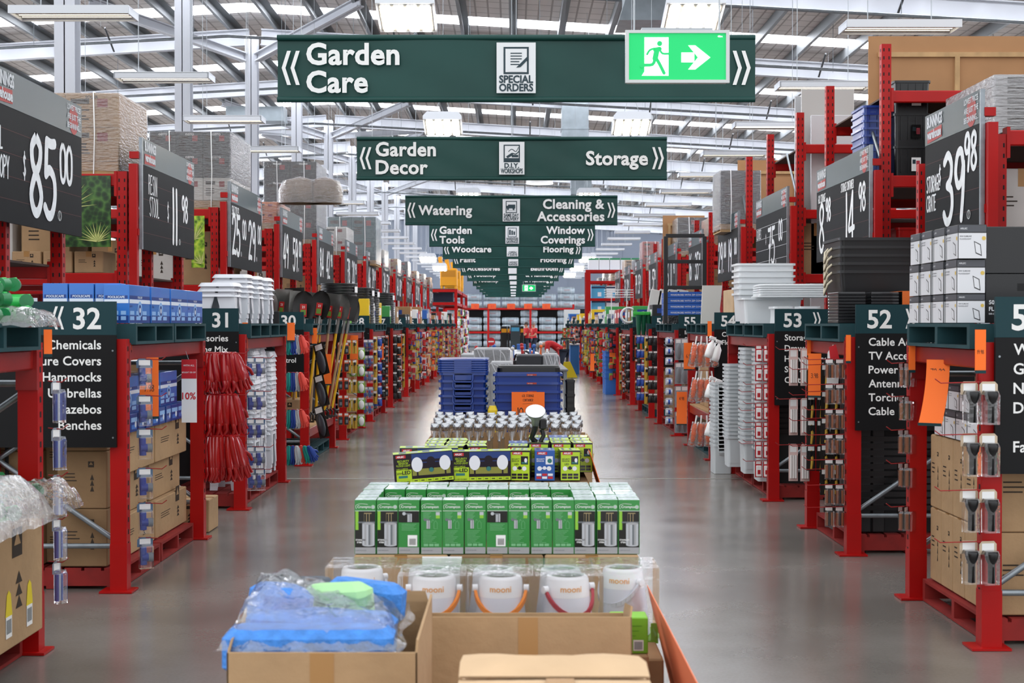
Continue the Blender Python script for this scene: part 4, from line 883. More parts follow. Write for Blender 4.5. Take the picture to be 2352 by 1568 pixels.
# spot lamp on top of the boxes
t = thing('sensor_spotlight', 'black sensor spotlight with a white round lens standing on the boxes', 'spotlight', (P(1234, 8.95), 8.97, zr+.012+.186))
MB().bbox(-.06, .05, -.04, .045, 0, .022, .006).obj('base_plate', BLK, t)
MB().tube([(-.01, 0, .02), (-.035, -.01, .05), (-.02, -.02, .09), (-.01, -.03, .14)], [.02, .017, .018, .02], n=10).obj('arm', BLK, t)
MB().tube([(.02, 0, .02), (.04, 0, .06), (.03, 0, .1)], .014, n=8).obj('arm', BLK, t)
mb = MB(); mb.bbox(.012, .06, -.03, .03, .1, .17, .008); mb.obj('sensor', BLK, t)
MT = Matrix.Translation((-.012, -.02, .13)) @ Matrix.Rotation(RD(52), 4, 'X') @ Matrix.Rotation(RD(-10), 4, 'Y')
MB(Matrix.Translation((-.012, -.02, .13)) @ Matrix.Rotation(RD(38), 4, 'X')).lathe([(0, -.01), (.024, 0), (.028, .05), (.05, .09), (.062, .11), (.064, .116)], n=24).obj('lamp_housing', mat('lamp_grey', '#85878a', .4), t)
MB(Matrix.Translation((-.012, -.02, .13)) @ Matrix.Rotation(RD(38), 4, 'X')).lathe([(.062, .117), (.03, .122), (0, .124)], n=24).obj('lens', mat('lamp_lens', '#eef0f6', .3), t)
# ---- solar garden lights ----
CUP = film('lens_clear', .12, .08, bump=.1, f0=.2)
def mk_solar():
    t = thing('solar_light', '', 'solar light')
    mb = MB(); mb.lathe([(0, 0), (.031, 0), (.031, -.052), (.029, -.052)], n=18); mb.obj('cap', STEEL, t)
    MB().lathe([(.027, .0008), (.0, .001)], n=14).obj('solar_panel', mat('cell_pale', '#9ea3a5', .15), t)
    MB().lathe([(.028, -.052), (.026, -.075), (.013, -.115), (.011, -.12)], n=16).obj('lens', CUP, t)
    mb = MB(); mb.lathe([(.009, -.052), (.009, -.11), (.013, -.125), (.013, -.135), (.006, -.14), (.006, -.3), (.0, -.3)], n=10); mb.obj('stake', STEEL, t); return t
SO = Kind(mk_solar); r = random.Random(9); zs = 1.65-(985-743-14)*10.4/F+.0
for j in range(5):
    n = 14
    for i in range(n):
        x = P(1000, 10.4)+(P(1325, 10.4)-P(1000, 10.4))*i/(n-1)+(.02 if j % 2 else 0)
        SO.put((x+r.uniform(-.006, .006), 10.35+j*.13, zs+.005*r.uniform(-1, 1)+.012*j), 0, 'stainless solar stake light, %s row, %s from left' % (NTH[j], NTH[i]), 'stainless solar stake lights', rot=(RD(r.uniform(-4, 4)), RD(r.uniform(-5, 5)), 0))
zk = zs-.3
t = thing('display_tray', 'brown card tray holding the stainless solar stake lights', 'tray', (-.03, 10.65, .14)); hh = zk-.14-.02
MB().bbox(-.6, .6, -.4, .42, 0, hh, .006).obj('box_body', CARD, t)
for s in (-1, 1): MB().box(s*.6-.004, s*.6+.004, -.4, .42, hh, hh+.19).obj('side_wall', CARD, t)
MB().box(-.59, .59, .41, .42, hh, hh+.2).obj('side_wall', CARD, t)
r = random.Random(4)
for i in range(22):
    o = MB().box(-.028, .028, -.002, .002, 0, .085).obj('swing_tag', CARD3, loc=(-.57+.053*i, 10.255+r.uniform(-.012, .012), zk+.05+r.uniform(-.02, .02)), rot=(RD(r.uniform(-8, 8)), RD(r.uniform(-25, 25)), RD(r.uniform(-30, 30)))); tag(o, 'small brown card tag on a solar light stake, %s from left' % NTH[i], 'tag', 'brown tags on the solar lights')
    o.location.z = zk+.01
o = MB(ff(0, 0, 0)).box(-.06, .07, 0, .1, -.004, .004).obj('solar_box', CARD3, loc=(P(1117, 10.15), 10.27, zk-.018)); tag(o, 'kraft card printed solar among the stake lights', 'card')
mb = MB(ff(0, -.006, 0)); mb.text('SOLAR', -.05, .045, .032, .02, 'L', 0, 0); mb.obj('lettering', INKB, o)
# ---- blue tubs ----
TB = mat('tub_blue', '#143a8c', .28, coat=.3); TBD = mat('tub_black', '#0e0f0f', .35)
def tub(t, w_, d, h, m, rim=.022, taper=.88, z=0, handles=True, lab=None):
    mb = MB(); q = .03
    mb.loft([(w_*taper, d*taper, 0, q), (w_-rim*2, d-rim*2, h-.03, q), (w_-rim*2, d-rim*2, h-.022, q), (w_, d, h-.022, q+.01), (w_, d, h, q+.01), (w_-rim*1.6, d-rim*1.6, h, q), (w_*taper-.01, d*taper-.01, .008, q)], 4, 0, True, True); return mb
def mk_tub(w_, d, h, m, ends):
    def f():
        t = thing('storage_tub', '', 'storage tub'); tub(t, w_, d, h, m).obj('tub_body', m, t)
        if ends:
            mb = MB(); mb.loft([(.15, .012, h-.11, .004), (.17, .012, h-.01, .004)], 2, 0, True, True); mb.M = Matrix(); mb.v = [(x, y-d/2+.006, z) for x, y, z in mb.v]
            mb.tube([(-.088, -d/2, h-.02), (-.09, -d/2-.02, h-.06), (-.08, -d/2-.024, h-.085), (.08, -d/2-.024, h-.085), (.09, -d/2-.02, h-.06), (.088, -d/2, h-.02)], .008, n=6); mb.obj('handle', m, t)
        return t
    return Kind(f)
TE = mk_tub(.455, .66, .36, TB, True); y0 = 13.35
xt = P(1063, 13.1); zt0 = 1.65-202*13.1/F
zz = .14; 
carton('carton', 'brown carton under the nested blue tubs on the left', 'carton', xt-.24, xt+.24, 13.05, 13.75, .14, .36, 71, CARD2)
for i in range(8): TE.put((xt+.004*(i % 2), 13.42, .362+.068*i), 0, 'blue storage tub in the left nested stack, %s from bottom' % NTH[i], 'end-on nested blue tubs')
def mk_lid(w_, d, m):
    def f():
        t = thing('tub_lid', '', 'lid'); mb = MB(); mb.loft([(w_, d, 0, .04), (w_, d, .014, .04), (w_-.02, d-.02, .02, .04), (w_-.06, d-.06, .02, .03)], 4, 0, True, True); mb.obj('lid_panel', m, t)
        mb = MB(); mb.box(-.08, .08, -d/2-.008, -d/2+.01, -.004, .016); mb.obj('clip', m, t); return t
    return Kind(f)
LD = mk_lid(.47, .67, TB)
for i in range(6): LD.put((xt, 13.42, 1.20+.021*i), 0, 'blue tub lid on the left nested stack, %s from bottom' % NTH[i], 'blue tub lids')
TL = mk_tub(.64, .44, .38, TB, False); xr = P(1212, 13.2)
carton('carton', 'brown carton under the long blue tubs on the right', 'carton', xr-.3, xr+.3, 13.0, 13.4, .14, .42, 72, CARD2)
LBR = mat('label_rust', '#a83a2e', .6)
for i in range(6):
    o = TL.put((xr, 13.22, .422+.078*i), 0, 'long blue storage tub, %s from the bottom of the right stack' % NTH[i], 'long nested blue tubs')
    o2 = MB(ff(0, -.222, 0)); 
    if i > 2: o2.quad(-.01, .08, .362, .378, 0, 0); o2.text('63L storage', 0, .366, .009, .01, 'L', 1, .001); o2.obj('label', [LBR, WHITE], o)
KT = mk_tub(.62, .42, .42, TBD, False)
for i in range(3): KT.put((xr, 13.72, .14+.006+.34+.085*i), 0, 'long black storage tub behind the blue ones, %s from bottom' % NTH[i], 'long nested black tubs')
carton('carton', 'brown carton under the black tubs in the middle aisle', 'carton', xr-.3, xr+.3, 13.52, 13.92, .14, .484, 73, CARD2)
t = thing('black_trough', 'upturned black plastic trough on top of the black tubs', 'trough', (P(1214, 13.6), 13.72, 1.078)); mb = MB(); mb.loft([(.62, .42, 0, .05), (.61, .41, .02, .05), (.6, .4, .15, .05), (.57, .38, .17, .05)], 4, 0, True, True); mb.obj('trough_body', TBD, t); MB().box(-.25, .25, -.203, -.199, .05, .06).obj('rib', TBD, t)
BT = mk_tub(.3, .3, .2, TBD, False)
for i in range(7): BT.put((P(1300, 13.3)+.04, 13.35, .145+.13*i), 0, 'small black tub at the right of the blue ones, %s from bottom' % NTH[i], 'small black tubs', scale=(.3, .8, 1))
t = thing('yellow_canister', 'bright yellow moulded case between the blue tub stacks', 'case', (P(1132, 13.1), 13.0, .14)); MB().loft([(.09, .14, 0, .02), (.1, .15, .5, .03), (.09, .13, .72, .03), (.06, .1, .76, .03)], 4, 0, True, True).obj('case_body', mat('plastic_yellow', '#e3c411', .35), t)
# orange ticket
t = thing('price_ticket', 'orange hand-lettered price ticket hanging on the long blue tubs', 'price ticket', (P(1213, 12.95), 12.95, 1.65-157*12.95/F-.33)); W_ = .3
MB(ff(0, 0, 0)).box(-W_/2, W_/2, 0, .33, 0, .002).obj('ticket_sheet', ORG, t)
INKP = mat('marker_black', '#1a1410', .6); mb = MB(ff(0, -.003, 0)); hand(mb, '63L STORAGE', 0, .285, .022, .0025, 0, 0, .7, align='C'); hand(mb, 'CONTAINER', 0, .245, .022, .0025, 0, 0, .75, align='C'); mb.obj('handwriting', INKP, t)
mb = MB(ff(0, -.003, 0)); hand(mb, '10.98', -.1, .11, .075, .008, 0, 0, .8); mb.obj('price', INKP, t); MB(ff(0, -.003, 0)).stroke([(-.05, .222), (.04, .226)], .002, 0).obj('underline', INKP, t)
# tilted side tickets on the pallets (face the right-hand aisle)
def side_ticket(lab, p0, p1, z0, z1, lean, ch):
    # sheet along the right side of a display, leaning outwards at the bottom
    t = thing('price_ticket', lab, 'price ticket', (0, 0, 0)); (x0, y0), (x1, y1) = p0, p1
    vs = [(x0+lean, y0, z0), (x1+lean, y1, z0), (x1, y1, z1), (x0, y0, z1)]; n = Vector((y1-y0, -(x1-x0), 0)).normalized()*.003
    mb = MB(); mb.add(vs+[tuple(Vector(v)+n) for v in vs], [(0, 1, 2, 3), (7, 6, 5, 4), (0, 4, 5, 1), (1, 5, 6, 2), (2, 6, 7, 3), (3, 7, 4, 0)]); mb.obj('ticket_sheet', mat('ticket_salmon', '#f0845a', .7) if ch else ORG, t)
    if ch:
        A = Vector(vs[0]); U = Vector(vs[1])-A; V = Vector(vs[3])-A; L = U.length; Hh = V.length; U.normalize(); V.normalize(); N = U.cross(V).normalized()*-1
        s_ = 1 if N.x > 0 else -1; N = N*s_
        M = Matrix(((U.x, V.x, N.x, A.x), (U.y, V.y, N.y, A.y), (U.z, V.z, N.z, A.z), (0, 0, 0, 1))); mb = MB(M); hand(mb, ch, L*.12, Hh*.35, Hh*.5, .014, 0, .006, .9); mb.obj('price', INKP, t)
    return t
side_ticket('pink-orange price sheet leaning on the right side of the front display', (.475, 3.6), (.475, 5.05), .3, .72, .1, '$8.98')
side_ticket('orange price sheet leaning on the right side of the floodlight display', (.47, 8.7), (.47, 9.6), .36, .86, .16, '')
# ---------------- left hand near racks ----------------
def block(name, lab, cat, x0, x1, y0, y1, z0, z1, m, group=None, b=.004):   # plain bevelled body whose origin is its base centre
    return tag(MB().bbox(-(x1-x0)/2, (x1-x0)/2, -(y1-y0)/2, (y1-y0)/2, 0, z1-z0, b).obj(name, m, loc=((x0+x1)/2, (y0+y1)/2, z0)), lab, cat, group)
def rbox(name, lab, cat, w_, d, h, mats, prints, group=None):
    """retail box kind; prints(frame) -> list of quads drawn on front (-Y) and on both X faces"""
    def f():
        t = thing(name, lab, cat); MB().bbox(-w_/2, w_/2, -d/2, d/2, 0, h, .002).obj('box_body', mats[0], t)
        for M, ww in ((ff(0, -d/2, 0), w_), (fp(w_/2, 0, 0), d), (fn(-w_/2, 0, 0), d)):
            mb = MB(M); prints(mb, ww, h); mb.obj('print', mats, t)
        return t
    return Kind(f)
SB = mat('sol_blue', '#2f74c9', .35, coat=.3); SBL = mat('sol_pale', '#8db9ea', .4); SBD = mat('sol_deep', '#153c86', .4); SBW = mat('sol_white', '#dfe9f5', .4)
def sol_print(mb, w_, h):
    e = w_/2; mb.quad(-e+.004, e-.004, h*.52, h*.62, .001, 3); mb.quad(-e+.004, e-.004, .004, h*.2, .001, 2); mb.quad(-e+.01, e-.01, h*.64, h*.72, .0015, 2)
    mb.text('POOLSCAPE', 0, h*.65, h*.08, .02, 'C', 3, .002, maxw=w_*.85); mb.text('Solaris', -e+.012, h*.42, h*.09, .02, 'L', 2, .002)
    if w_ > .3: mb.disc(.0, h*.36, h*.22, .0012, 1, 24); mb.disc(0, h*.34, h*.13, .0016, 2, 24, h*.15); mb.disc(0, h*.34, h*.07, .002, 3)
    for k in range(3): mb.quad(-e+.012+w_*.3*k, -e+.012+w_*.3*k+w_*.2, h*.22, h*.32, .0014, 1); mb.quad(-e+.012+w_*.3*k, -e+.012+w_*.3*k+w_*.2, h*.08, h*.18, .0014, 1)
SOL = rbox('pool_light_box', '', 'box', .155, .155, .25, [SB, SBL, SBD, SBW], sol_print)
SOLL = rbox('pool_light_box', '', 'box', .16, .5, .24, [SB, SBL, SBD, SBW], sol_print)
zt = ZB+.133
for i, px in enumerate((118, 178, 238)): SOL.put(((px-1179)*8.95/F+.03, 9.0, zt), RD(2), 'blue pool light box above the aisle 32 sign, %s from left' % NTH[i], 'blue pool light boxes')
for i, y in enumerate((9.08, 9.62, 10.16, 10.66)): SOLL.put((-2.47, y+.02, zt), 0, 'long blue pool light box on the top pallet of aisle 32, %s from the front' % NTH[i], 'blue pool light boxes')
for i in range(3): SOL.put((-2.7-.17*i, 9.5, zt), 0, 'blue pool light box behind the front row above aisle 32, %s from right' % NTH[i], 'blue pool light boxes')
# cartons and boxes inside aisle 32 end rack
for r_ in range(3):
    for c_ in range(2):
        y0 = 8.96+.97*c_; carton('carton', 'brown garden light carton in aisle 32 end rack, %s column, %s' % (['near', 'far'][c_], TOPN[2-r_]), 'carton', -3.0-.04*(r_ == 1), -2.5-.04*(r_ == 1), y0, y0+.93-.05*(r_ == 1), .142+.268*r_, .142+.268*(r_+1)-.002, 100+r_*3+c_, CARD, side=1, group='brown cartons in aisle 32')
SBX = rbox('small_blue_box', '', 'box', .13, .16, .115, [SBD, SBL, SB, SBW], lambda mb, w_, h: (mb.quad(-w_/2+.01, w_/2-.01, h*.55, h*.8, .001, 1), mb.quad(-w_/2+.02, w_/2-.03, h*.15, h*.4, .001, 2), mb.disc(w_*.2, h*.4, h*.18, .0015, 3)))
for i in range(10): SBX.put((-2.53, 9.05+.185*i, .948), RD((i*37) % 7-3), 'small blue fitting box on the aisle 32 cartons, %s from the front' % NTH[i], 'small blue fitting boxes')
for i in range(3): SOLL.put((-2.58, 9.25+.53*i, 1.064), 0, 'long blue pool light box under the aisle 32 beam, %s from the front' % NTH[i], 'blue pool light boxes')
# cartons down the side of the aisle 32 rack
for r_ in range(3):
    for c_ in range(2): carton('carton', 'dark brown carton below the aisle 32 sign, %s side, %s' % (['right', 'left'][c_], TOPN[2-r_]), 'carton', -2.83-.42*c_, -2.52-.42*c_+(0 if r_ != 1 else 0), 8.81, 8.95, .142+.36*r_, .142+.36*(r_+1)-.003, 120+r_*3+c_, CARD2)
# 10% poster and orange tickets
t = thing('percent_sign', 'white and red sign reading 10% hanging in the aisle 32 end rack', 'sign', (-2.365, 10.35, .93)); t.rotation_euler = (0, 0, 0)
MB(ff(0, 0, 0)).box(-.05, .06, 0, .46, 0, .004).obj('sign_sheet', WHITE, t); mb = MB(ff(0, -.005, 0)); mb.quad(-.05, .06, .32, .46, 0, 0); mb.text('10%', .004, .17, .07, .02, 'C', 0, .001, maxw=.1); mb.obj('red_print', mat('sale_red', '#c9202a', .5), t)
mb = MB(ff(0, -.0065, 0)); mb.text('WITH ALL', .004, .41, .018, .01, 'C', 0, 0); mb.text('BOUGHT 10% OFF', .004, .36, .016, .01, 'C', 0, 0, maxw=.1); mb.obj('white_print', WHITE, t)
MB().cyl((0, .0, .46), (-.02, .0, .52), .002, n=4).obj('string', WIRE, t)
def ticket(lab, x, y, z, w_, h, rzd, curl=0, txt='', rx=0):
    t = thing('orange_ticket', lab, 'price ticket', (x, y, z), RD(rzd), 'orange price tickets'); n = 8; vs = []
    for k in range(n+1):
        v = k/n; yy = -curl*(1-v)**2; vs += [(-w_/2, yy, -h*(1-v)), (w_/2, yy, -h*(1-v))]
    mb = MB(); mb.add(vs, [(2*k, 2*k+1, 2*k+3, 2*k+2) for k in range(n)], 0, True); mb.add([(a, b+.002, c) for a, b, c in vs], [(2*k+2, 2*k+3, 2*k+1, 2*k) for k in range(n)], 0, True); mb.obj('ticket_sheet', ORG, t)
    if txt and not curl: mb = MB(ff(0, -.002, 0)); hand(mb, txt, 0, -h*.55, w_*.34, w_*.03, 0, 0, .7, align='C'); mb.obj('price', INKP, t)
    elif txt: mb = MB(ff(0, -.004, 0)); hand(mb, txt, 0, -h*.25, w_*.3, w_*.03, 0, 0, .7, align='C'); mb.obj('price', INKP, t)
    MB().box(-w_/2, w_/2, -curl-.003, -curl, -h, -h+.016).obj('teal_edge', SIGNT, t)
    return t
# ---- hanging packs ----
PN = {'tap': 'fitting_pack', 'bars': 'battery_pack', 'box': 'boxed_pack', 'torch': 'torch_pack', 'roll': 'wrapped_roll', 'bag': 'pouch', 'tool': 'tool_pack'}
def pack_kind(card, prod, shape, w_=.085, h=.17, clear=True, prod2=None):
    def f():
        t = thing(PN.get(shape, 'blister_pack'), '', 'hanging pack')
        mb = MB(); mb.poly([(-w_/2, -h), (w_/2, -h), (w_/2, -.015), (w_/2-.015, 0), (-w_/2+.015, 0), (-w_/2, -.015)], 0, 0); cut = .3 if clear and shape in ('tap', 'torch', 'bars') else 1; mb.v = [(x, 0, z*(cut if z < -.02 else 1)) for x, z, _ in mb.v]; mb.add([(a, .0015, c) for a, b, c in mb.v[:6]], [tuple(range(5, -1, -1))])
        mb.add([(-w_*.35, -.001, -h*.05), (w_*.35, -.001, -h*.05), (w_*.35, -.001, -h*.22), (-w_*.35, -.001, -h*.22)], [(0, 3, 2, 1)], 1)
        mb.obj('card', [card, WHITE], t); e = w_*.36
        mb = MB()
        if shape == 'tap': mb.tube([(-e*.5, -.02, -h*.3), (-e*.4, -.02, -h*.85)], .022, n=8); mb.cyl((-e*.8, -.022, -h*.62), (e*.5, -.024, -h*.62), .026, n=10); mb.cyl((e*.3, -.024, -h*.62), (e*1.1, -.024, -h*.62), .028, n=10, mi=1)
        elif shape == 'bars':
            for k in range(3): mb.cyl((-e*.7+e*.7*k, -.014, -h*.3), (-e*.7+e*.7*k, -.014, -h*.92), .011, n=8, mi=k % 2)
        elif shape == 'box': mb.bbox(-e, e, -.03, -.002, -h*.94, -h*.3, .004, 0); mb.box(-e*.6, e*.6, -.031, -.03, -h*.8, -h*.55, 1)
        elif shape == 'torch': mb.lathe([(0, -h*.93), (.018, -h*.93), (.018, -h*.5), (.03, -h*.38), (.034, -h*.27), (.03, -h*.22), (0, -h*.22)], 0, -.035, 14)
        elif shape == 'roll': mb.cyl((-e, -.035, -h*.55), (e, -.035, -h*.55), .032, n=14); mb.cyl((-e*.4, -.035, -h*.55), (e*.4, -.035, -h*.55), .0325, n=14, mi=1)
        elif shape == 'bag': mb.sphere(0, -.015, -h*.6, e*1.1, .022, h*.36, n=10)
        elif shape == 'tool': mb.tube([(0, -.012, -h*.2), (e*.3, -.014, -h*.55), (0, -.012, -h*.95)], [.006, .012, .009], n=6); mb.bbox(-e*.6, e*.6, -.022, -.004, -h*.45, -h*.22, .003, 1)
        mb.obj('product', [prod, prod2 or GALV, STEEL], t)
        if clear: mb = MB(); mb.loft([(w_*.86, .05, -h*.97, .008), (w_*.86, .055, -h*.3, .008), (w_*.7, .045, -h*.2, .008)], 2, 0, True, True); mb.v = [(x, y-.026, z) for x, y, z in mb.v]; mb.obj('bubble', CLEAR, t)
        MB().tube([(0, .07, .012), (0, -.05, .0), (0, -.075, .014)], .0025, n=5).obj('hook', mat('hook_red', '#9e1a1a', .4), t) if 0 else None
        return t
    return Kind(f)
cm = lambda k, c, **q: mat(k, c, q.pop('rough', .5), **q)
HK = mat('hook_red', '#a01c1c', .4)
K_TAP = pack_kind(cm('card_slate', '#56708c'), cm('tap_blue', '#23409c'), 'tap', .1, .2, prod2=cm('tap_grey', '#7a828c'))
K_BAT = pack_kind(cm('card_black', '#191512'), cm('cell_copper', '#9c5a32', metal=.3), 'bars', .075, .15, prod2=cm('cell_black', '#1b1b1d'))
K_PEN = pack_kind(cm('card_dull', '#8f959f'), cm('pen_blue', '#3a4f9a'), 'bars', .06, .22, prod2=cm('pen_clear', '#aeb6c2'))
K_RDW = pack_kind(cm('card_red', '#b5202a'), WHITE, 'box', .065, .16, clear=False, prod2=cm('card_red', ''))
K_TOR = pack_kind(cm('card_tan', '#c8b49a'), BLK, 'torch', .095, .22, prod2=BLK)
K_ORB = pack_kind(cm('card_orange', '#d8561e'), cm('clip_dark', '#232528'), 'box', .07, .17, clear=False)
K_PNK = pack_kind(cm('card_pink', '#d9bcb6'), cm('tube_white', '#e2dcd8'), 'bars', .075, .3, clear=False, prod2=cm('tube_white', ''))
K_ROL = pack_kind(cm('card_white', '#c9ced6'), cm('roll_white', '#dde2ea'), 'roll', .11, .11, clear=False, prod2=cm('roll_blue', '#2b56b5'))
K_YEL = pack_kind(cm('card_yellow', '#c8a63a'), cm('prod_yellow', '#b58f2a'), 'tool', .07, .2, clear=False, prod2=BLK)
K_YBL = pack_kind(cm('card_black', ''), cm('prod_yellow', ''), 'tool', .07, .2, clear=False, prod2=BLK)
K_LIM = pack_kind(cm('card_lime', '#86b84a'), WHITE, 'bag', .11, .19, clear=False)
K_GRY = pack_kind(cm('card_grey', '#9aa0a6'), cm('prod_grey', '#767a7e'), 'tool', .07, .18, clear=False, prod2=cm('prod_slate', '#4d5257'))
K_BLU = pack_kind(cm('card_blue', '#2c4fa8'), cm('prod_blue', '#2a4a9e'), 'bag', .08, .15, clear=False)
K_RED = pack_kind(cm('card_red', ''), cm('prod_red', '#b8241c'), 'tool', .07, .17, clear=False, prod2=WHITE)
K_BLK = pack_kind(cm('card_black', ''), cm('prod_black', '#1f2022'), 'bag', .09, .16, clear=False)
def hooks(kind, sd, nm, what, y, zs, n=2, dx=.0, out=.12, rzd=0, sp=.03, lean=0, grp=None, x0=None):
    """packs hanging on hooks that stick out of the rack into the main aisle"""
    for i, z in enumerate(zs):
        xb = (sd*(FX-.05) if x0 is None else x0)
        if kind in (K_TAP, K_BAT, K_TOR, K_RDW, K_PNK, K_ORB, K_PEN) or n > 1:
            h = tag(MB().tube([(0, 0, 0), (-sd*out, 0, -.008), (-sd*(out+.03), 0, .012)], .003, n=5).obj('display_hook', HK, loc=(xb, y, z)), 'red display hook carrying %s, %s, %s' % (what, nm, TOPN[i]), 'hook', 'red display hooks')
        for j in range(n):
            kind.put((xb-sd*(.025+sp*j), y, z-.004), sd*PI/2+PI+RD(rzd+((i*13+j*29) % 9-4)), '%s, %s, %s, %s out' % (what, nm, TOPN[i], NTH[j]), grp or (what+' packs'))
PI2 = PI/2
def col6(a, b, n): return [a+(b-a)*k/(n-1) for k in range(n)]
def packs(kind, sd, nm, what, y, zs, yaw=0, n=2, gap=.09, xoff=.0, grp=None):
    """packs facing the camera side by side, each on its own hook on the aisle face"""
    for i, z in enumerate(zs):
        for j in range(n):
            x = sd*(FX-.07-xoff)-sd*gap*j if n > 1 else sd*(FX-.09-xoff); o = kind.put((x, y+.02*j, z), RD(yaw*-sd+((i*13+j*29) % 11-5)), '%s, %s, %s, %s out' % (what, nm.replace('the ', ''), TOPN[i], NTH[j]), grp or (what+' packs'))
        tag(MB().tube([(0, 0, 0), (-sd*(.05+gap*n), 0, -.006), (-sd*(.08+gap*n), 0, .016)], .003, n=5).obj('display_hook', HK, loc=(sd*(FX-.048), y+.004, z-.002)), 'red hook, %s, with %s, %s' % (nm.replace('the ', ''), what, TOPN[i]), 'hook', 'red display hooks')
packs(K_TAP, -1, 'the near post of aisle 32', 'blue tap fitting pack', 8.98, [1.43, 1.2, .99, .74, .52, .3][:], 25, 1, .1)
packs(K_PEN, -1, 'the far post of aisle 33', 'clear pen-shaped pack', 7.24, [1.36, 1.12, .88, .66, .44], 62, 1, .02, xoff=.0)
packs(K_TAP, -1, 'the near post of aisle 31', 'blue hose nozzle pack', 12.75, [1.35, 1.05, .8, .55, .35][:], 25, 2, .07)
# gloves
def glove(mb, M, L=.24, r=.03, seed=0, mi=0):
    rr = random.Random(seed); o = mb.M; mb.M = o @ M
    mb.loft([(.03, .02, 0, .008), (.055, .028, -L*.15, .012), (.07, .03, -L*.45, .014), (.075, .032, -L*.62, .015), (.06, .028, -L*.7, .012)], 2, mi, True, True, True)
    for k in range(4): x = -.028+.0187*k; ln = L*(.28, .34, .36, .3)[k]; mb.tube([(x, 0, -L*.64), (x*1.15, rr.uniform(-.006, .006), -L*.64-ln*.5), (x*1.2, rr.uniform(-.014, .014), -L*.64-ln)], [.011, .0105, .008], n=6, mi=mi)
    mb.tube([(.03, 0, -L*.4), (.055, -.006, -L*.55), (.058, -.01, -L*.7)], [.013, .011, .008], n=6, mi=mi); mb.M = o
GR = mat('glove_red', '#a50f14', .25, coat=.5, noise=.2, ns=10)
def mk_glove(m, L):
    def f():
        t = thing('glove_pair', '', 'gloves')
        for k in range(2): mb = MB(); glove(mb, Matrix.Translation((0, .018*k, 0)) @ Matrix.Rotation(RD(-4+8*k), 4, 'Y'), L, seed=k); mb.obj('glove', m, t)
        MB().bbox(-.012, .012, -.004, .022, -.02, .01, .003).obj('hang_tab', m, t); return t
    return Kind(f)
G_RED = mk_glove(GR, .33); r = random.Random(7)
for lv, z in enumerate((1.42, 1.1, .78)):
    tag(MB().tube([(0, 0, 0), (.3, .0, -.01), (.33, 0, .02)], .004, n=5).obj('display_hook', HK, loc=(-2.37, 10.98, z+.01)), 'red display hook holding long red gloves, %s' % TOPN[lv], 'hook', 'red display hooks')
    for k in range(9): G_RED.put((-2.36+.026*k, 10.98+r.uniform(-.03, .03), z), RD(70+r.uniform(-20, 20)), 'pair of long red gloves past aisle 32, %s bunch, %s out' % (TOPN[lv], NTH[k]), 'long red gloves', rot=(RD(r.uniform(-4, 4)), RD(-5-1.6*k), RD(70+r.uniform(-20, 20))), scale=(1.5, 1.7, (.95, 1.02, 1.1)[lv]))
gm = [('teal', mk_glove(mat('glove_teal', '#0f8f86', .5), .2)), ('blue', mk_glove(mat('glove_blue', '#1c3f92', .5), .2)), ('grey', mk_glove(mat('glove_grey', '#b9c1c4', .6), .2)), ('coral red', mk_glove(mat('glove_coral', '#e04a3c', .5), .2))]
for lv, z in enumerate((1.52, 1.13, .74, .36)):
    tag(MB().tube([(0, 0, 0), (.2, .0, -.006), (.23, 0, .02)], .003, n=5).obj('display_hook', HK, loc=(-2.37, 14.92, z+.01)), 'red display hook holding coloured garden gloves, %s' % TOPN[lv], 'hook', 'red display hooks')
    for k in range(4 if lv < 3 else 6):
        nm, kd = gm[k % 4]; kd.put((-2.35+.042*k, 14.92+r.uniform(-.03, .03), z), 0, '%s garden gloves by the aisle 30 sign, %s bunch, %s out' % (nm, TOPN[lv], NTH[k]), 'garden gloves', rot=(0, RD(-10+(-8+7*k)*-1), RD(60)))
# stools
STW = mat('stool_white', '#dfe2e8', .35)
def mk_stool():
    t = thing('resin_stool', '', 'stool'); h = .44
    mb = MB(); mb.loft([(.36, .34, h-.055, .05), (.33, .31, h-.02, .05), (.31, .29, h, .045)], 3, 0, False, True); mb.obj('seat', STW, t)
    for sx in (-1, 1):
        for sy in (-1, 1):
            mb = MB(); a, b = .15, .14; A, B = .163, .153; w_ = .14
            mb.add([(sx*a, sy*b, h-.05), (sx*(a-w_), sy*b, h-.05), (sx*(A-w_*.6), sy*B, 0), (sx*A, sy*B, 0), (sx*A, sy*(B-w_*.6), 0), (sx*a, sy*(b-w_), h-.05)], [(0, 1, 2, 3) if sx*sy < 0 else (3, 2, 1, 0), (0, 3, 4, 5) if sx*sy < 0 else (5, 4, 3, 0)])
            m0 = list(mb.v); mb.v += [(v[0]*.975, v[1]*.975, v[2]) for v in m0]; mb.f += [tuple(i+6 for i in f[::-1]) for f in mb.f]; mb.m += [0, 0]; mb.s += [False]*2; mb.obj('leg', STW, t)
    mb = MB()
    for sx in (-1, 1): mb.add([(sx*.1, -.146, h-.06), (sx*.03, -.146, h-.06), (sx*.035, -.15, h-.1), (sx*.1, -.15, h-.1)], [(0, 1, 2, 3)])
    return t
STO = Kind(mk_stool)
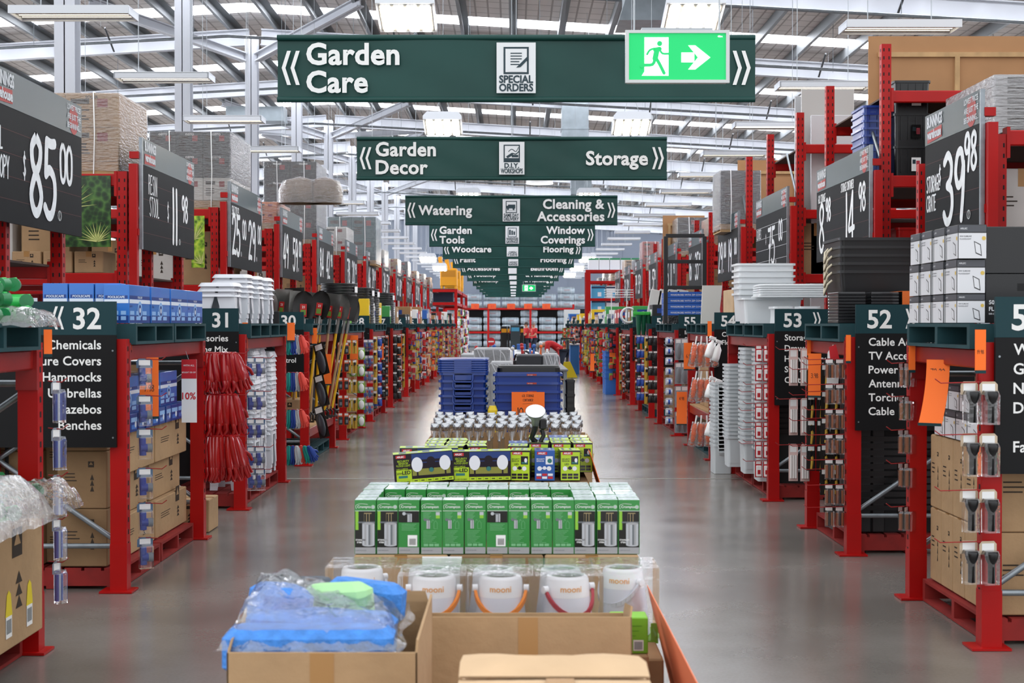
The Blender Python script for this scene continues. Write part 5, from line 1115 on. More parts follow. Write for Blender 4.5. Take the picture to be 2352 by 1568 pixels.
for c_, (x, y, n, z0, nm) in enumerate(((-2.6, 12.98, 20, .142, 'near floor stack'), (-2.57, 13.5, 21, .142, 'middle floor stack'), (-2.6, 14.02, 20, .142, 'third floor stack'), (-2.58, 14.5, 18, .142, 'farthest floor stack'), (-2.66, 12.9, 3, ZB+.133, 'front upper stack'), (-2.64, 13.4, 5, ZB+.133, 'second upper stack'), (-2.63, 13.9, 5, ZB+.133, 'third upper stack'), (-2.62, 14.4, 5, ZB+.133, 'last upper stack'))):
    for k in range(n): STO.put((x+.003*((k*7) % 5-2), y, z0+.046*k), RD((k*31) % 5-2), 'white resin stool in the %s of aisle 31, %s' % (nm, NTH[k]+' from bottom'), 'white resin stools', scale=(.82, .95, 1) if z0 < 1 else (1, 1, .62))
o = block('black_board', 'black sheet with a metal brace between the aisle 31 and 30 racks', 'board', -3.22, -2.46, 14.95, 14.965, .003, 1.78, mat('board_sheet', '#1d1e20', .6, noise=.2, ns=6))
o = MB().cyl((-3.2, 14.92, 1.88), (-2.44, 14.92, 1.36), .018, n=6).obj('brace_bar', GALV); tag(o, 'grey steel diagonal bar in front of the black sheet', 'brace')
carton('carton', 'brown carton on the floor under the hanging red gloves', 'carton', -2.9, -2.4, 11.2, 11.55, .003, .26, 141, CARD)
# ---- aisle 30: shovels ----
SHM = mat('shovel_steel', '#8b8a86', .3, .8, noise=.25, ns=8); SHB = mat('shovel_black', '#1d1b1a', .4, .2); YEL = mat('shaft_yellow', '#e0ac12', .4)
def mk_shovel(bm, sm, square):
    def f():
        t = thing('shovel', '', 'shovel'); mb = MB(); n = 8; m_ = 10; vs = []
        for i in range(m_+1):
            v = i/m_; wd = (.11+.02*min(1, v*3))*(1 if square else math.sqrt(max(.02, 1-max(0, (v-.45)/.56)**2)))
            for j in range(n+1): u = -1+2*j/n; vs.append((u*wd, -.035*(u*u)*(1-.4*v)+.02*math.sin(v*2.2), 1.28+.32*v))
        mb.add(vs, [(i*(n+1)+j, i*(n+1)+j+1, (i+1)*(n+1)+j+1, (i+1)*(n+1)+j) for i in range(m_) for j in range(n)], 0, True); mb.add([(a, b+.003, c) for a, b, c in vs], [(i*(n+1)+j, (i+1)*(n+1)+j, (i+1)*(n+1)+j+1, i*(n+1)+j+1) for i in range(m_) for j in range(n)], 0, True); mb.obj('blade', bm, t)
        MB().tube([(0, 0, 1.4), (0, .012, 1.3), (0, .0, 1.1)], [.012, .024, .021], n=10).obj('socket', SHM, t); MB().cyl((0, 0, .12), (0, 0, 1.14), .018, n=10).obj('shaft', sm, t)
        mb = MB(); mb.tube([(0, 0, .14), (-.055, 0, .1), (-.06, 0, .02), (.06, 0, .02), (.055, 0, .1), (0, 0, .14)], .013, n=8); mb.obj('grip', BLK, t)
        mb = MB(ff(0, -.026, 0)); mb.quad(-.04, .04, 1.3, 1.45, 0, 0); mb.quad(-.03, .03, 1.32, 1.38, .001, 1); mb.text('21', 0, 1.4, .04, .02, 'C', 2, .001); mb.obj('sticker', [mat('sticker_red', '#b3201f', .5), mat('sticker_green', '#6a8f3a', .5), WHITE], t); return t
    return Kind(f)
SHK = [('dark', mk_shovel(SHB, YEL, False)), ('steel', mk_shovel(SHM, WOOD, True)), ('steel', mk_shovel(SHM, YEL, False)), ('dark', mk_shovel(SHB, WOOD, True))]; r = random.Random(21)
for i in range(18):
    nm, kd = SHK[(0, 1, 2, 1, 3, 2, 0, 2, 1)[i % 9]]; row = i // 6; c_ = i % 6
    z = .45; kd.put((-2.5-.125*c_+.0*row, 16.72+.36*row+.13*(c_ % 2), z+r.uniform(-.03, .05)), 0, '%s-bladed shovel standing head up in aisle 30 rack, row %s, %s from the aisle' % (nm, ['one', 'two', 'three'][row], NTH[c_]), 'shovels standing head up', rot=(RD(r.uniform(-5, 5)), RD(r.uniform(-7, 7)), RD(r.uniform(-60, 60))))
for i in range(5): SHK[i % 4][1].put((-2.45+.02*i, 17.6+.2*i, .44), 0, 'shovel leaning on the aisle 30 beam, %s along' % NTH[i], 'shovels standing head up', rot=(RD(3), RD(7+i), RD(-40+20*i)))
t = thing('barrow_tray', 'galvanised metal tray resting upside up beside the shovels', 'tray', (-2.42, 18.75, 1.86)); MB().loft([(.35, .25, -.14, .06), (.6, .5, .1, .08), (.62, .52, .1, .08), (.37, .27, -.13, .06)], 4, 0, False, True, True).obj('tray_body', SHM, t)
MB().box(-.18, .18, -.12, .12, -.335, -.13).obj('stand', TEAL, t)
carton('carton', 'wooden-coloured carton on the aisle 30 shelf', 'carton', -2.95, -2.5, 16.8, 17.4, .442, .75, 150, CARD3)
SLT = pack_kind(cm('card_black', ''), mat('sleeve_grey', '#3b3e44', .3), 'bag', .15, .38, clear=False)
for i, z in enumerate((1.42, 1.05, .68)): SLT.put((-2.3, 16.72, z), RD(-35), 'dark boot in a clear bag hanging near the aisle 30 post, %s' % TOPN[i], 'bagged dark boots', rot=(0, RD(-16), RD(-30)))
packs(K_ORB, -1, 'the far post of aisle 30', 'orange-capped cutter pack', 19.3, [1.4, 1.16, .92, .68, .44], 20, 2, .08)
packs(K_YEL, -1, 'the near post of aisle 29', 'yellow glove pack', 20.32, [1.42, 1.14, .86, .6, .35], 10, 2, .08)
packs(K_LIM, -1, 'the middle of aisle 29', 'lime and white bag', 21.3, [1.3, 1.05, .8, .55, .3], 10, 2, .12, xoff=-.05)
packs(K_TAP, -1, 'the far post of aisle 29', 'blue sprinkler pack', 22.6, [1.4, 1.15, .9, .65, .4], 10, 2, .08)
GBX = rbox('green_box', '', 'box', .16, .3, .34, [mat('retail_lime', '#6fbf3a', .4), SBD, WHITE], lambda mb, w_, h: (mb.quad(-w_/2, w_/2, h*.68, h-.003, .001, 1), mb.disc(-w_*.15, h*.84, .022, .002, 2), mb.quad(-w_*.35, w_*.35, h*.5, h*.53, .001, 1), mb.quad(-w_/2, w_/2, h*.64, h*.68, .0012, 2)))
for i in range(3): GBX.put((-2.5-.0*i, 20.5+.32*i, zt), 0, 'lime and blue boxed sprayer on the aisle 29 top pallet, %s' % NTH[i], 'lime and blue boxes')
def mk_coil(m, R_=.27, n=9, w_=.2):
    def f():
        t = thing('hose_coil', '', 'coil'); 
        for k in range(n):
            z = .012+w_*k/n; pts = [((R_-.012*(k % 2))*math.cos(2*PI*i/24), (R_-.012*(k % 2))*math.sin(2*PI*i/24), z) for i in range(24)]
            MB().tube(pts, w_/n*.52, n=6, closed=True).obj('loop', m, t)
        MB(ff(0, -R_-.014, 0)).quad(-.06, .05, w_*.3, w_*.75, 0, 0).obj('label', WHITE, t); return t
    return Kind(f)
HOSE = mat('hose_black', '#141516', .3, coat=.3); CO = mk_coil(HOSE)
for j, (y, nn, nm) in enumerate(((21.7, 3, 'back of the aisle 29 pallet'), (24.35, 3, 'near side of the aisle 28 pallet'), (25.3, 3, 'far side of the aisle 28 pallet'), (28.5, 3, 'aisle 27 pallet'))):
    for k in range(nn): CO.put((-2.66, y, zt+.2*k*1.02), RD(37*k), 'black pipe coil on the %s, %s from bottom' % (nm, NTH[k]), 'black pipe coils on the top pallets')
for j, (y, nm) in enumerate(((24.5, 'aisle 28, near'), (25.4, 'aisle 28, far'), (28.6, 'aisle 27, near'), (29.5, 'aisle 27, far'))):
    for k in range(5): CO.put((-2.7, y, .142+.205*k), RD(53*k), 'black pipe coil low on %s pallet, %s from bottom' % (nm, NTH[k]), 'black pipe coils on floor pallets')
packs(K_BLU, -1, 'the near post of aisle 28', 'blue irrigation pack', 24.15, [1.42, 1.22, 1.0, .8, .6, .4], 10, 2, .08)
packs(K_BLK, -1, 'the near post of aisle 27', 'black grip bag', 28.12, [1.42, 1.2, .98, .76, .54, .32], 10, 2, .09)
# ---- aisle 33 end rack: nearest left ----
GBT = mat('bottle_green', '#35c25a', .3, coat=.4); GBD = mat('bottle_dark', '#1b7a44', .3); TBL = mat('bottle_teal', '#12808a', .3)
def mk_bottle(m, cap):
    def f():
        t = thing('water_gun', '', 'toy sprayer'); MB().tube([(-.13, 0, 0), (-.05, 0, .004), (.03, 0, 0), (.1, 0, 0)], [.025, .034, .032, .026], n=12).obj('barrel', m, t)
        mb = MB(); mb.cyl((.1, -.028, 0), (.1, .028, 0), .034, n=16); mb.cyl((.1, -.03, 0), (.1, .03, 0), .012, n=8); mb.obj('end_wheel', cap, t); MB().bbox(.02, .12, -.012, .012, .018, .034, .003).obj('clip', m, t); return t
    return Kind(f)
BO = mk_bottle(GBT, GBD); BO2 = mk_bottle(TBL, GBD); r = random.Random(11)
for k in range(15):
    lv = k // 5; BO.put((-2.42-.05*lv+r.uniform(-.05, .02), 6.2+.19*(k % 5), zt+.036+.07*lv), 0, 'bright green toy water sprayer on the aisle 33 pallet, %s, %s' % (TOPN[2-lv], NTH[k % 5]), 'green water sprayers', rot=(0, RD(r.uniform(-8, 8)), RD(r.uniform(-25, 25))))
def bagsheet(name, lab, x, y, z, w_, d, h, seed, mt=BAG):
    t = MB(); n = 14; r = random.Random(seed); vs = []
    for i in range(n+1):
        for j in range(n+1):
            u, v = i/n, j/n; e = min(u, 1-u, v, 1-v); zz = h*min(1, e*4)**.6+r.uniform(-.012, .012); vs.append((-w_/2+w_*u+r.uniform(-.01, .01), -d/2+d*v+r.uniform(-.01, .01), max(.0, zz)))
    t.add(vs, [(i*(n+1)+j, (i+1)*(n+1)+j, (i+1)*(n+1)+j+1, i*(n+1)+j+1) for i in range(n) for j in range(n)], 0, True)
    return tag(t.obj(name, mt, loc=(x, y, z)), lab, 'bag')
bagsheet('plastic_bag', 'crumpled clear bag hanging off the corner of the aisle 33 top pallet', -2.36, 6.75, zt-.02, .3, .5, .09, 2)
carton('carton', 'tall brown carton on the red pallet in the nearest left end rack', 'carton', -2.96, -2.33, 5.9, 7.02, .142, .72, 160, CARD, side=1)
carton('carton', 'second tall brown carton nearer the camera in the left end rack', 'carton', -2.96, -2.33, 5.05, 5.86, .142, .72, 161, CARD, side=1)
t = thing('warning_labels', 'two yellow triangle stickers with white barcodes on the tall left carton', 'label', (-2.328, 6.5, .2))
for j, y in enumerate((0, .28)):
    MB(fp(0, y, 0)).poly([(0, .1), (.09, .1), (.07, .2), (.045, .22), (.02, .2)], .0005, 0).obj('yellow_sticker', mat('sticker_yellow', '#e3cc2a', .5), t)
    mb = MB(fp(0, y, 0)); mb.quad(.005, .085, 0, .1, .0004, 0); [mb.quad(.014+.011*k, .02+.011*k, .02, .085, .001, 1) for k in range(6)]; mb.obj('barcode', [WHITE, INKB], t)
for k in range(12):
    (BO, BO2)[k % 2].put((-2.42-.1*(k % 2)+r.uniform(-.04, .06), 5.95+.17*(k // 2)+.02, .765+.06*(k % 3)), 0, '%s toy sprayer bagged on the tall left carton, %s' % (('green', 'teal')[k % 2], NTH[k]), 'bagged water sprayers', rot=(0, RD(r.uniform(-12, 12)), RD(r.uniform(0, 80))))
bagsheet('plastic_bag', 'milky clear bag bulging over the toys on the tall left carton', -2.42, 6.25, .725, .52, .95, .24, 5, film('bag_milky', .3, .15, bump=1, bs=12, f0=.2))
bagsheet('plastic_bag', 'small clear bag with white papers at the left carton corner', -2.27, 6.85, .75, .3, .35, .14, 8)
ticket('orange ticket folded over the far post of the aisle 33 rack', -2.37, 7.24, 1.62, .04, .14, 20, .02)
ticket('orange ticket clipped on the near post of the aisle 32 rack', -2.4, 8.88, 1.63, .035, .16, 0)
ticket('large orange ticket hanging inside the aisle 32 end rack', -2.37, 9.25, 1.43, .12, .4, 15, 0, '7.98')
ticket('orange ticket on top of the aisle 31 near post', -2.4, 12.72, 1.66, .05, .25, 0)
ticket('orange ticket on the post right before the aisle 30 sign', -2.33, 14.9, 1.66, .08, .2, 10, .02)
ticket('orange ticket on the near post of aisle 30', -2.33, 16.66, 1.6, .06, .2, 0)
ticket('long orange ticket hanging below the aisle 30 beam', -2.26, 17.3, 1.28, .09, .38, 0)
ticket('long orange ticket hanging in the aisle 29 end rack', -2.33, 20.8, 1.48, .12, .45, 8)
ticket('orange ticket hanging in the aisle 28 end rack', -2.33, 25.0, 1.3, .1, .3, 8)
# ---------------- right hand near racks ----------------
FK = mat('retail_black', '#121214', .35); FG = mat('retail_silver', '#a9abb0', .35); FW = mat('retail_white', '#dcdde0', .45); FY = mat('retail_gold', '#d9b95a', .5); FD = mat('retail_grey', '#4c4e54', .4)
def fl_print(mb, w_, h):
    e = w_/2
    mb.quad(-e+.002, e-.002, h*.78, h-.003, .001, 4); mb.quad(-e+.002, e-.002, .002, h*.78, .001, 2); mb.text('ARLEC', -e+.01, h*.86, h*.07, .02, 'L', 2, .002, maxw=w_*.35)
    mb.quad(-e+.002, e-.002, h*.755, h*.785, .0014, 0); mb.text('50W SLIMLINE', -e+.008, h*.64, h*.055, .01, 'L', 4, .002, maxw=w_*.45); mb.text('FLOODLIGHT', -e+.008, h*.56, h*.055, .01, 'L', 4, .002, maxw=w_*.45)
    a = e*.1; mb.poly([(a, h*.52), (a+w_*.24, h*.42), (a+w_*.28, h*.08), (a+w_*.06, h*.16)], .0018, 0); mb.poly([(a+w_*.025, h*.485), (a+w_*.215, h*.4), (a+w_*.25, h*.12), (a+w_*.075, h*.185)], .0024, 2); mb.disc(e*.8, h*.6, h*.06, .002, 3)
FKB = rbox('floodlight_carton', '', 'box', .15, .19, .18, [FK, FG, FW, FY, FD], fl_print)
FKS = rbox('floodlight_carton', '', 'box', .15, .19, .155, [FK, FG, FW, FY, FD], fl_print)
for r_ in range(3):
    for c_ in range(4):
        k = r_*4+c_; (FKS if r_ == 0 else FKB).put((FX+.0+.155*0, 7.62+.235*c_-(.02 if r_ == 2 else 0), zt+(0, .157, .339)[r_]), 0, 'silver and white boxed slim floodlight above aisle 51, %s, %s from the front' % (TOPN[2-r_], NTH[c_]), 'boxed slim floodlights')
t = thing('display_carton', 'big black carton lettered 50W slimline floodlight, lower one above aisle 51', 'carton', (2.42+.35, 7.72, zt)); MB().bbox(-.27, .5, -.18, .2, 0, .26, .004).obj('box_body', FK, t)
mb = MB(ff(-.25, -.181, 0)); mb.text('50W SLIMLINE', 0, .1, .03, .02, 'L', 0, 0); mb.text('FLOODLIGHT', 0, .065, .03, .02, 'L', 0, 0); mb.text('DIE-CAST ALUMINIUM CONSTRUCTION', 0, .045, .012, .01, 'L', 0, 0); mb.obj('lettering', FW, t)
mb = MB(ff(0, -.1805, 0)); mb.quad(-.1, .06, .17, .21, 0, 0); mb.obj('hand_hole', BLKM, t)
t = thing('display_carton', 'upper black carton with a round gold sticker above aisle 51', 'carton', (2.42+.33, 7.74, zt+.262)); MB().bbox(-.25, .14, -.18, .18, 0, .25, .004).obj('box_body', FK, t)
MB(ff(.06, -.181, .06)).disc(0, 0, .035, 0, 0).obj('gold_sticker', FY, t); mb = MB(ff(.06, -.183, .06)); mb.text('WEATHER', 0, .004, .01, .01, 'C'); mb.text('RESISTANT', 0, -.01, .01, .01, 'C'); mb.obj('sticker_lettering', INKB, t)
# cartons inside aisle 51
for r_ in range(2):
    for c_ in range(5): carton('carton', 'tall narrow brown carton in aisle 51 end rack, %s row, %s from the front' % (('lower', 'upper')[r_], NTH[c_]), 'carton', 2.47, 2.87, 7.34+.215*c_, 7.34+.215*(c_+1)-.006, .142+.43*r_, .142+.43*(r_+1)-.004, 200+r_*5+c_, CARD, side=-1, group='tall cartons in aisle 51')
for c_ in range(5):
    FKS.put((FX+.12, 7.42+.2*c_, 1.005), 0, 'floodlight box in the open aisle 51 end rack, lower row, %s from front' % NTH[c_], 'boxed slim floodlights')
    FKS.put((FX+.14, 7.42+.2*c_, 1.162), 0, 'floodlight box in the open aisle 51 end rack, upper row, %s from front' % NTH[c_], 'boxed slim floodlights', scale=(1, 1, .9))
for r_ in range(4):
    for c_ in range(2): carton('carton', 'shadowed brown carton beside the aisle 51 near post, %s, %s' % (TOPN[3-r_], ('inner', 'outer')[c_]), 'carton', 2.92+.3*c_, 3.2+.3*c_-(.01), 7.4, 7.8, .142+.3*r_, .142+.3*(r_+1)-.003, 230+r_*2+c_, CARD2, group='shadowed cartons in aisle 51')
packs(K_TOR, 1, 'the near post of aisle 51', 'black torch pack', 7.12, [1.36, 1.1, .82, .56][:], -10, 2, .09, xoff=-.03)
packs(K_BAT, 1, 'the far post of aisle 51', 'battery pack', 8.5, [1.42, 1.22, 1.02, .82, .56], -50, 2, .03)
ticket('tall orange ticket reading 19.98 on the near post of aisle 51', 2.345, 7.14, 1.62, .055, .22, 0, 0, '19.98')
ticket('curled orange ticket hanging in the open aisle 51 end rack', 2.36, 7.9, 1.45, .13, .36, -35, .14, '79.80')
ticket('narrow orange ticket on the far post of aisle 51', 2.36, 8.42, 1.56, .04, .2, 0)
# aisle 52
def mk_flex():
    t = thing('black_bin', '', 'tub'); tub(t, .6, .6, .4, BLK, .016, .84).obj('bin_body', BLK, t)
    for sx, m in ((-1, mat('rope_cream', '#d8cdb4', .7)), (1, mat('rope_cream', ''))): MB().tube([(sx*.3, -.07, .33), (sx*.33, -.05, .3), (sx*.345, 0, .22), (sx*.33, .05, .3), (sx*.3, .07, .33)], .009, n=6).obj('rope_handle', m, t)
    return t
FLX = Kind(mk_flex)
for k in range(5): FLX.put((FX+.34, 11.05, zt+.062*k), 0, 'black tub with rope handles in the stack above aisle 52, %s from bottom' % NTH[k], 'nested black rope-handled tubs')
KST = mat('strip_black', '#17181b', .3, coat=.3)
for c_ in range(3):
    for k in range(10): tag(MB().bbox(-.1, .1, -.17, .17, 0, .021, .004).obj('black_mat', KST, loc=(FX+.02+.24*c_, 10.42, zt+.0226*k)), 'flat black ribbed mat above aisle 52, %s bundle from left, %s from bottom' % (NTH[c_], NTH[k]), 'mat', 'stacked black mats')
tag(MB().box(-.04, .04, -.175, .175, 0, .004).obj('orange_tape', mat('tape_orange', '#d9661a', .4), loc=(FX+.42, 10.42, zt+.228)), 'orange tape band over the stacked black mats', 'tape'); o = MB().box(-.04, .04, -.002, .002, -.1, .004).obj('orange_tape_end', mat('tape_orange', ''), bpy.data.objects['orange_tape']); o.location = (0, -.176, 0)
for c_ in range(7):
    for d_ in range(2): tag(MB().bbox(-.045, .045, -.055, .055, 0, 1.1, .006).obj('black_pole', mat('pole_black', '#1b1b1d', .4), loc=(FX+.12+.1*d_, 10.32+.13*c_, .142), rot=(0, 0, 0)), 'long black trunking standing in aisle 52 rack, row %s, %s from front' % (('one', 'two')[d_], NTH[c_]), 'trunking', 'black trunking lengths')
packs(K_BAT, 1, 'the near post of aisle 52', 'copper battery pack', 10.18, [1.4, 1.22, 1.04, .86, .68, .5, .34], -5, 3, .07, xoff=-.06)
packs(K_YBL, 1, 'the middle hooks of aisle 52', 'cable tie pack', 10.6, [1.35, 1.15, .95, .75, .57], -5, 2, .07, xoff=-.05)
packs(K_YBL, 1, 'the inner hooks of aisle 52', 'black cable strap', 11.1, [1.3, 1.1, .9, .7], -5, 2, .07, xoff=-.05)
packs(K_PNK, 1, 'the far post of aisle 52', 'pale pink tube pack', 11.45, [1.45, 1.05, .68], -5, 2, .09)
ticket('orange ticket slanting under the aisle 52 beam', 2.32, 10.95, 1.42, .1, .34, -20, 0, '3.98'); ticket('orange ticket on the near post of aisle 52', 2.37, 10.06, 1.57, .035, .2, 0, 0); ticket('orange ticket on the far post of aisle 52', 2.37, 11.4, 1.58, .03, .2, 0)
t = thing('percent_sign', 'white and red sale tag hanging in the aisle 52 end rack', 'sign', (2.3, 10.3, 1.0)); MB(ff(0, 0, 0)).poly([(-.03, 0), (.05, .01), (.07, .3), (.02, .42), (-.02, .36)], 0, 0).obj('sign_sheet', WHITE, t); MB(ff(0, -.002, 0)).poly([(.0, .3), (.07, .3), (.04, .42), (-.01, .4)], 0, 0).obj('red_print', mat('sale_red', ''), t); t.location = (2.3, 10.32, 1.08)
# louvred black panels in the aisle 52 and 53 sides
for i, (y, a, b, nm) in enumerate(((10.27, .3, .88, '52'), (13.38, .62, .9, '53'))):
    t = thing('slatted_panel', 'black horizontally slatted panel below the aisle %s sign' % nm, 'panel', (FX+.44, y, 0), 0, 'slatted black panels')
    for k in range(int((b-a)/.05)): MB().box(-.36, .36, -.01, .01, a+.05*k, a+.05*k+.036).obj('slat', BLK, t)
    MB().box(-.36, .36, .012, .02, .145, b).obj('backing', BLKM, t)
# aisle 53: translucent tubs
TRP = mat('tub_frosted', '#e4e8ea', .3, sss=0, trans=.0, spec=.5)
TF = mk_tub(.42, .62, .3, TRP, False); TFb = mk_tub(.36, .5, .32, mat('tub_frost_grey', '#cdd2d4', .3), True)
for c_, (y, n, nm, x) in enumerate(((13.72, 22, 'near stack', 2.52), (14.42, 22, 'middle stack', 2.5), (15.1, 20, 'far stack', 2.44))):
    for k in range(n): TFb.put((x, y, .142+(.045 if n > 20 else .04)*k), RD(90+(k*17) % 3-1), 'frosted storage tub in the %s of aisle 53, %s from bottom' % (nm, NTH[k]), 'frosted tubs in aisle 53', scale=(.9, .8, 1))
for k in range(16): TFb.put((2.3, 15.75, .003+.045*k), 0, 'frosted tub in the loose stack past aisle 53, %s from bottom' % NTH[k], 'frosted tubs past aisle 53', scale=(.6, .7, 1))
for k in range(6): TF.put((2.66, 15.15, zt+.062*k+.02), RD(90), 'white tub in the tall pile above aisle 53, %s from bottom' % NTH[k], 'white tubs above aisle 53')
for k in range(1): TF.put((2.6, 14.45, zt), RD(90), 'low white tub between the piles above aisle 53', 'white tubs above aisle 53', scale=(1, 1, .85))
LW = mk_lid(.5, .7, TRP)
for k in range(6): LW.put((2.78, 14.35, zt+.26+.022*k), RD(88), 'white tub lid above aisle 53, %s from bottom' % NTH[k], 'white tub lids', scale=(1, .95, 1)) if k else LW.put((2.78, 14.35, zt+.26), RD(88), 'lowest white tub lid above aisle 53', 'white tub lids')
RL = mk_tub(.2, .3, .16, TRP, False)
for k in range(2): RL.put((2.56+.25*k, 13.6, zt), 0, 'small white tub at the front of the aisle 53 pallet, %s from left' % NTH[k], 'small white tubs')
packs(K_RDW, 1, 'the near post of aisle 53', 'red and white castor pack', 13.3, [1.45, 1.27, 1.09, .91, .73, .55, .37], 0, 2, .072, xoff=-.02)
packs(K_GRY, 1, 'the inner hooks of aisle 53', 'grey bracket pack', 13.7, [1.0, .82, .64, .5], -10, 2, .06, xoff=-.06)
# spray bottles
SPW = mat('bottle_white', '#e8e8e6', .4)
def mk_spray():
    t = thing('spray_bottle', '', 'bottle'); MB().lathe([(0, -.24), (.045, -.24), (.048, -.2), (.045, -.1), (.018, -.06), (.016, -.035)], n=16).obj('bottle_body', SPW, t); mb = MB(); mb.bbox(-.05, .03, -.015, .015, -.035, .0, .005); mb.tube([(-.02, 0, -.02), (-.045, 0, -.06)], .006, n=6); mb.obj('trigger', SPW, t); return t
SPR = Kind(mk_spray)
for i, z in enumerate((1.5, 1.46, 1.05, 1.02, .62, .45)): SPR.put((2.25+.07*(i % 2), 15.95, z), 0, 'white spray bottle hanging past aisle 53, %s' % TOPN[i], 'white spray bottles', rot=(0, RD(18), RD(20)))
# aisle 54: orange dusters
DOR = mat('duster_orange', '#f0621c', .8, noise=.2, ns=40, bump=.8, bs=80)
def mk_duster():
    t = thing('duster', '', 'duster'); MB().tube([(0, 0, 0), (0, 0, -.12)], [.01, .008], n=8).obj('handle', WHITE, t); MB().tube([(0, 0, -.1), (0, 0, -.13), (.004, 0, -.24), (0, 0, -.34), (0, 0, -.36)], [.015, .032, .036, .032, .015], n=10).obj('duster_head', DOR, t); MB().lathe([(.04, -.08), (.05, -.37), (0, -.38)], n=10).obj('sleeve', BAG, t); return t
DU = Kind(mk_duster)
for i, z in enumerate((1.5, 1.08, .55)):
    for j in range(4): DU.put((2.2+.06*j, 17.05+.03*(j % 2), z), 0, 'fluffy orange duster before the aisle 54 rack, %s bunch, %s from left' % (TOPN[i], NTH[j]), 'orange dusters', rot=(0, RD(10-6*j), 0))
    tag(MB().tube([(0, 0, 0), (-.22, 0, -.004), (-.26, 0, .02)], .003, n=5).obj('display_hook', HK, loc=(2.4, 17.14, z+.006)), 'red hook holding orange dusters, %s' % TOPN[i], 'hook', 'red display hooks')
ticket('big orange ticket low on the aisle 54 far post', 2.3, 19.4, .72, .14, .45, -10, .05, '4.98'); ticket('orange ticket slanting beside the orange dusters', 2.3, 18.6, 1.4, .14, .36, -10, 0, '6.98'); ticket('orange ticket on the aisle 54 near post', 2.36, 17.1, 1.68, .05, .2, 0)
GRM = pack_kind(cm('card_grey', ''), mat('mop_grey', '#7f8286', .9), 'bag', .11, .3, clear=False)
packs(GRM, 1, 'the far post of aisle 54', 'grey mop head', 19.5, [1.45, 1.12, .8, .45], -10, 2, .08)
packs(K_ROL, 1, 'the near post of aisle 55', 'blue and white wrapped roll', 21.1, [1.45, 1.3, 1.15, 1.0, .85, .7, .55, .4, .27], 0, 1, .1, xoff=.02)
packs(K_BLK, 1, 'the far post of aisle 55', 'white-capped brush pack', 23.5, [1.45, 1.2, .95, .72, .5], 0, 2, .08)
packs(K_BLU, 1, 'sixth right near post', 'blue and white toilet brush', 25.0, [1.45, 1.2, .95, .7, .45], 0, 3, .07)
packs(K_ORB, 1, 'seventh right near post', 'orange brush pack', 29.0, [1.4, 1.15, .9, .65, .4], 0, 2, .1)
# white panels and boxes above aisle 54/55
WPN = mat('panel_white', '#dcdad4', .5)
t = thing('ironing_cover', 'tall white tapered panel with black frame above the aisle 54 pallet', 'panel', (2.42, 19.0, zt)); MB(ff(0, 0, 0)).add([(-.19, -.9, 0), (.0, -.9, 0), (.13, .5, 0), (-.13, .5, 0), (-.19, -.9, -.06), (.0, -.9, -.06), (.13, .5, -.06), (-.13, .5, -.06)], [(0, 1, 2, 3), (7, 6, 5, 4), (0, 4, 5, 1), (1, 5, 6, 2), (2, 6, 7, 3), (3, 7, 4, 0)]).obj('panel_body', WPN, t)
t.location = (2.66, 19.0, 1.66)
BXW = mat('wardrobe_blue', '#1f5fbe', .4)
for k in range(4): 
    t = thing('wardrobe_box', 'flat blue wardrobe carton above aisle 55, %s from bottom' % NTH[k], 'box', (2.55, 21.55, zt+.12+.088*k), 0, 'flat blue wardrobe cartons'); MB().bbox(-.26, .46, -.42, .42, 0, .084, .003).obj('box_body', BXW, t)
    mb = MB(ff(0, -.421, 0)); mb.text('WARDROBE WITH ZIP COVER', .03, .028, .036, .012, 'C'); mb.obj('lettering', WHITE, t)
block('wrapped_pack', 'black shrink-wrapped flat pack under the blue wardrobe cartons', 'pack', 2.3, 3.0, 21.1, 21.95, zt, zt+.118, mat('wrapped_black', '#2a2b2d', .2, bump=.6, bs=20))
FRB = mat('frame_black', '#111214', .4)
t = thing('clothes_rack_frame', 'black metal frame standing above the aisle 55 boxes', 'frame', (2.54, 20.92, zt))
for x in (-.3, .27): MB().bbox(x-.03, x+.03, -.018, .018, 0, 1.28, .004).obj('upright', FRB, t)
for z in (.5, .88, 1.26): MB().bbox(-.3, .27, -.016, .016, z, z+.055, .004).obj('crossbar', FRB, t)
for k in range(3): carton('carton', 'tan flat carton leaning beside the frame above aisle 54, %s' % NTH[k], 'carton', 2.7+.07*k, 2.76+.07*k, 17.5, 18.3, zt, zt+.42-.03*k, 300+k, CARD3, marks=False)
for k in range(4): carton('carton', 'brown flat carton standing in the aisle 54 end rack, %s from front' % NTH[k], 'carton', 2.5, 2.9, 17.4+.42*k, 17.78+.42*k, .572, 1.3, 310+k, CARD, side=-1, marks=False)
for k in range(3): tag(MB().loft([(.2, .2, 0, .05), (.26, .24, .1, .07), (.18, .18, .17, .05)], 3, 0, True, True, True).obj('bagged_flowers', BAG, loc=(2.5+.02*k, 17.7+.4*k, .36 if 0 else .142)), 'clear bag of small goods on the aisle 54 floor pallet, %s' % NTH[k], 'bag', 'clear bags of small goods')
for k in range(3): carton('carton', 'brown carton filling the aisle 55 end rack, %s from front' % NTH[k], 'carton', 2.55, 3.0, 21.1+.75*k, 21.8+.75*k, .142, .9, 320+k, CARD2, side=-1)
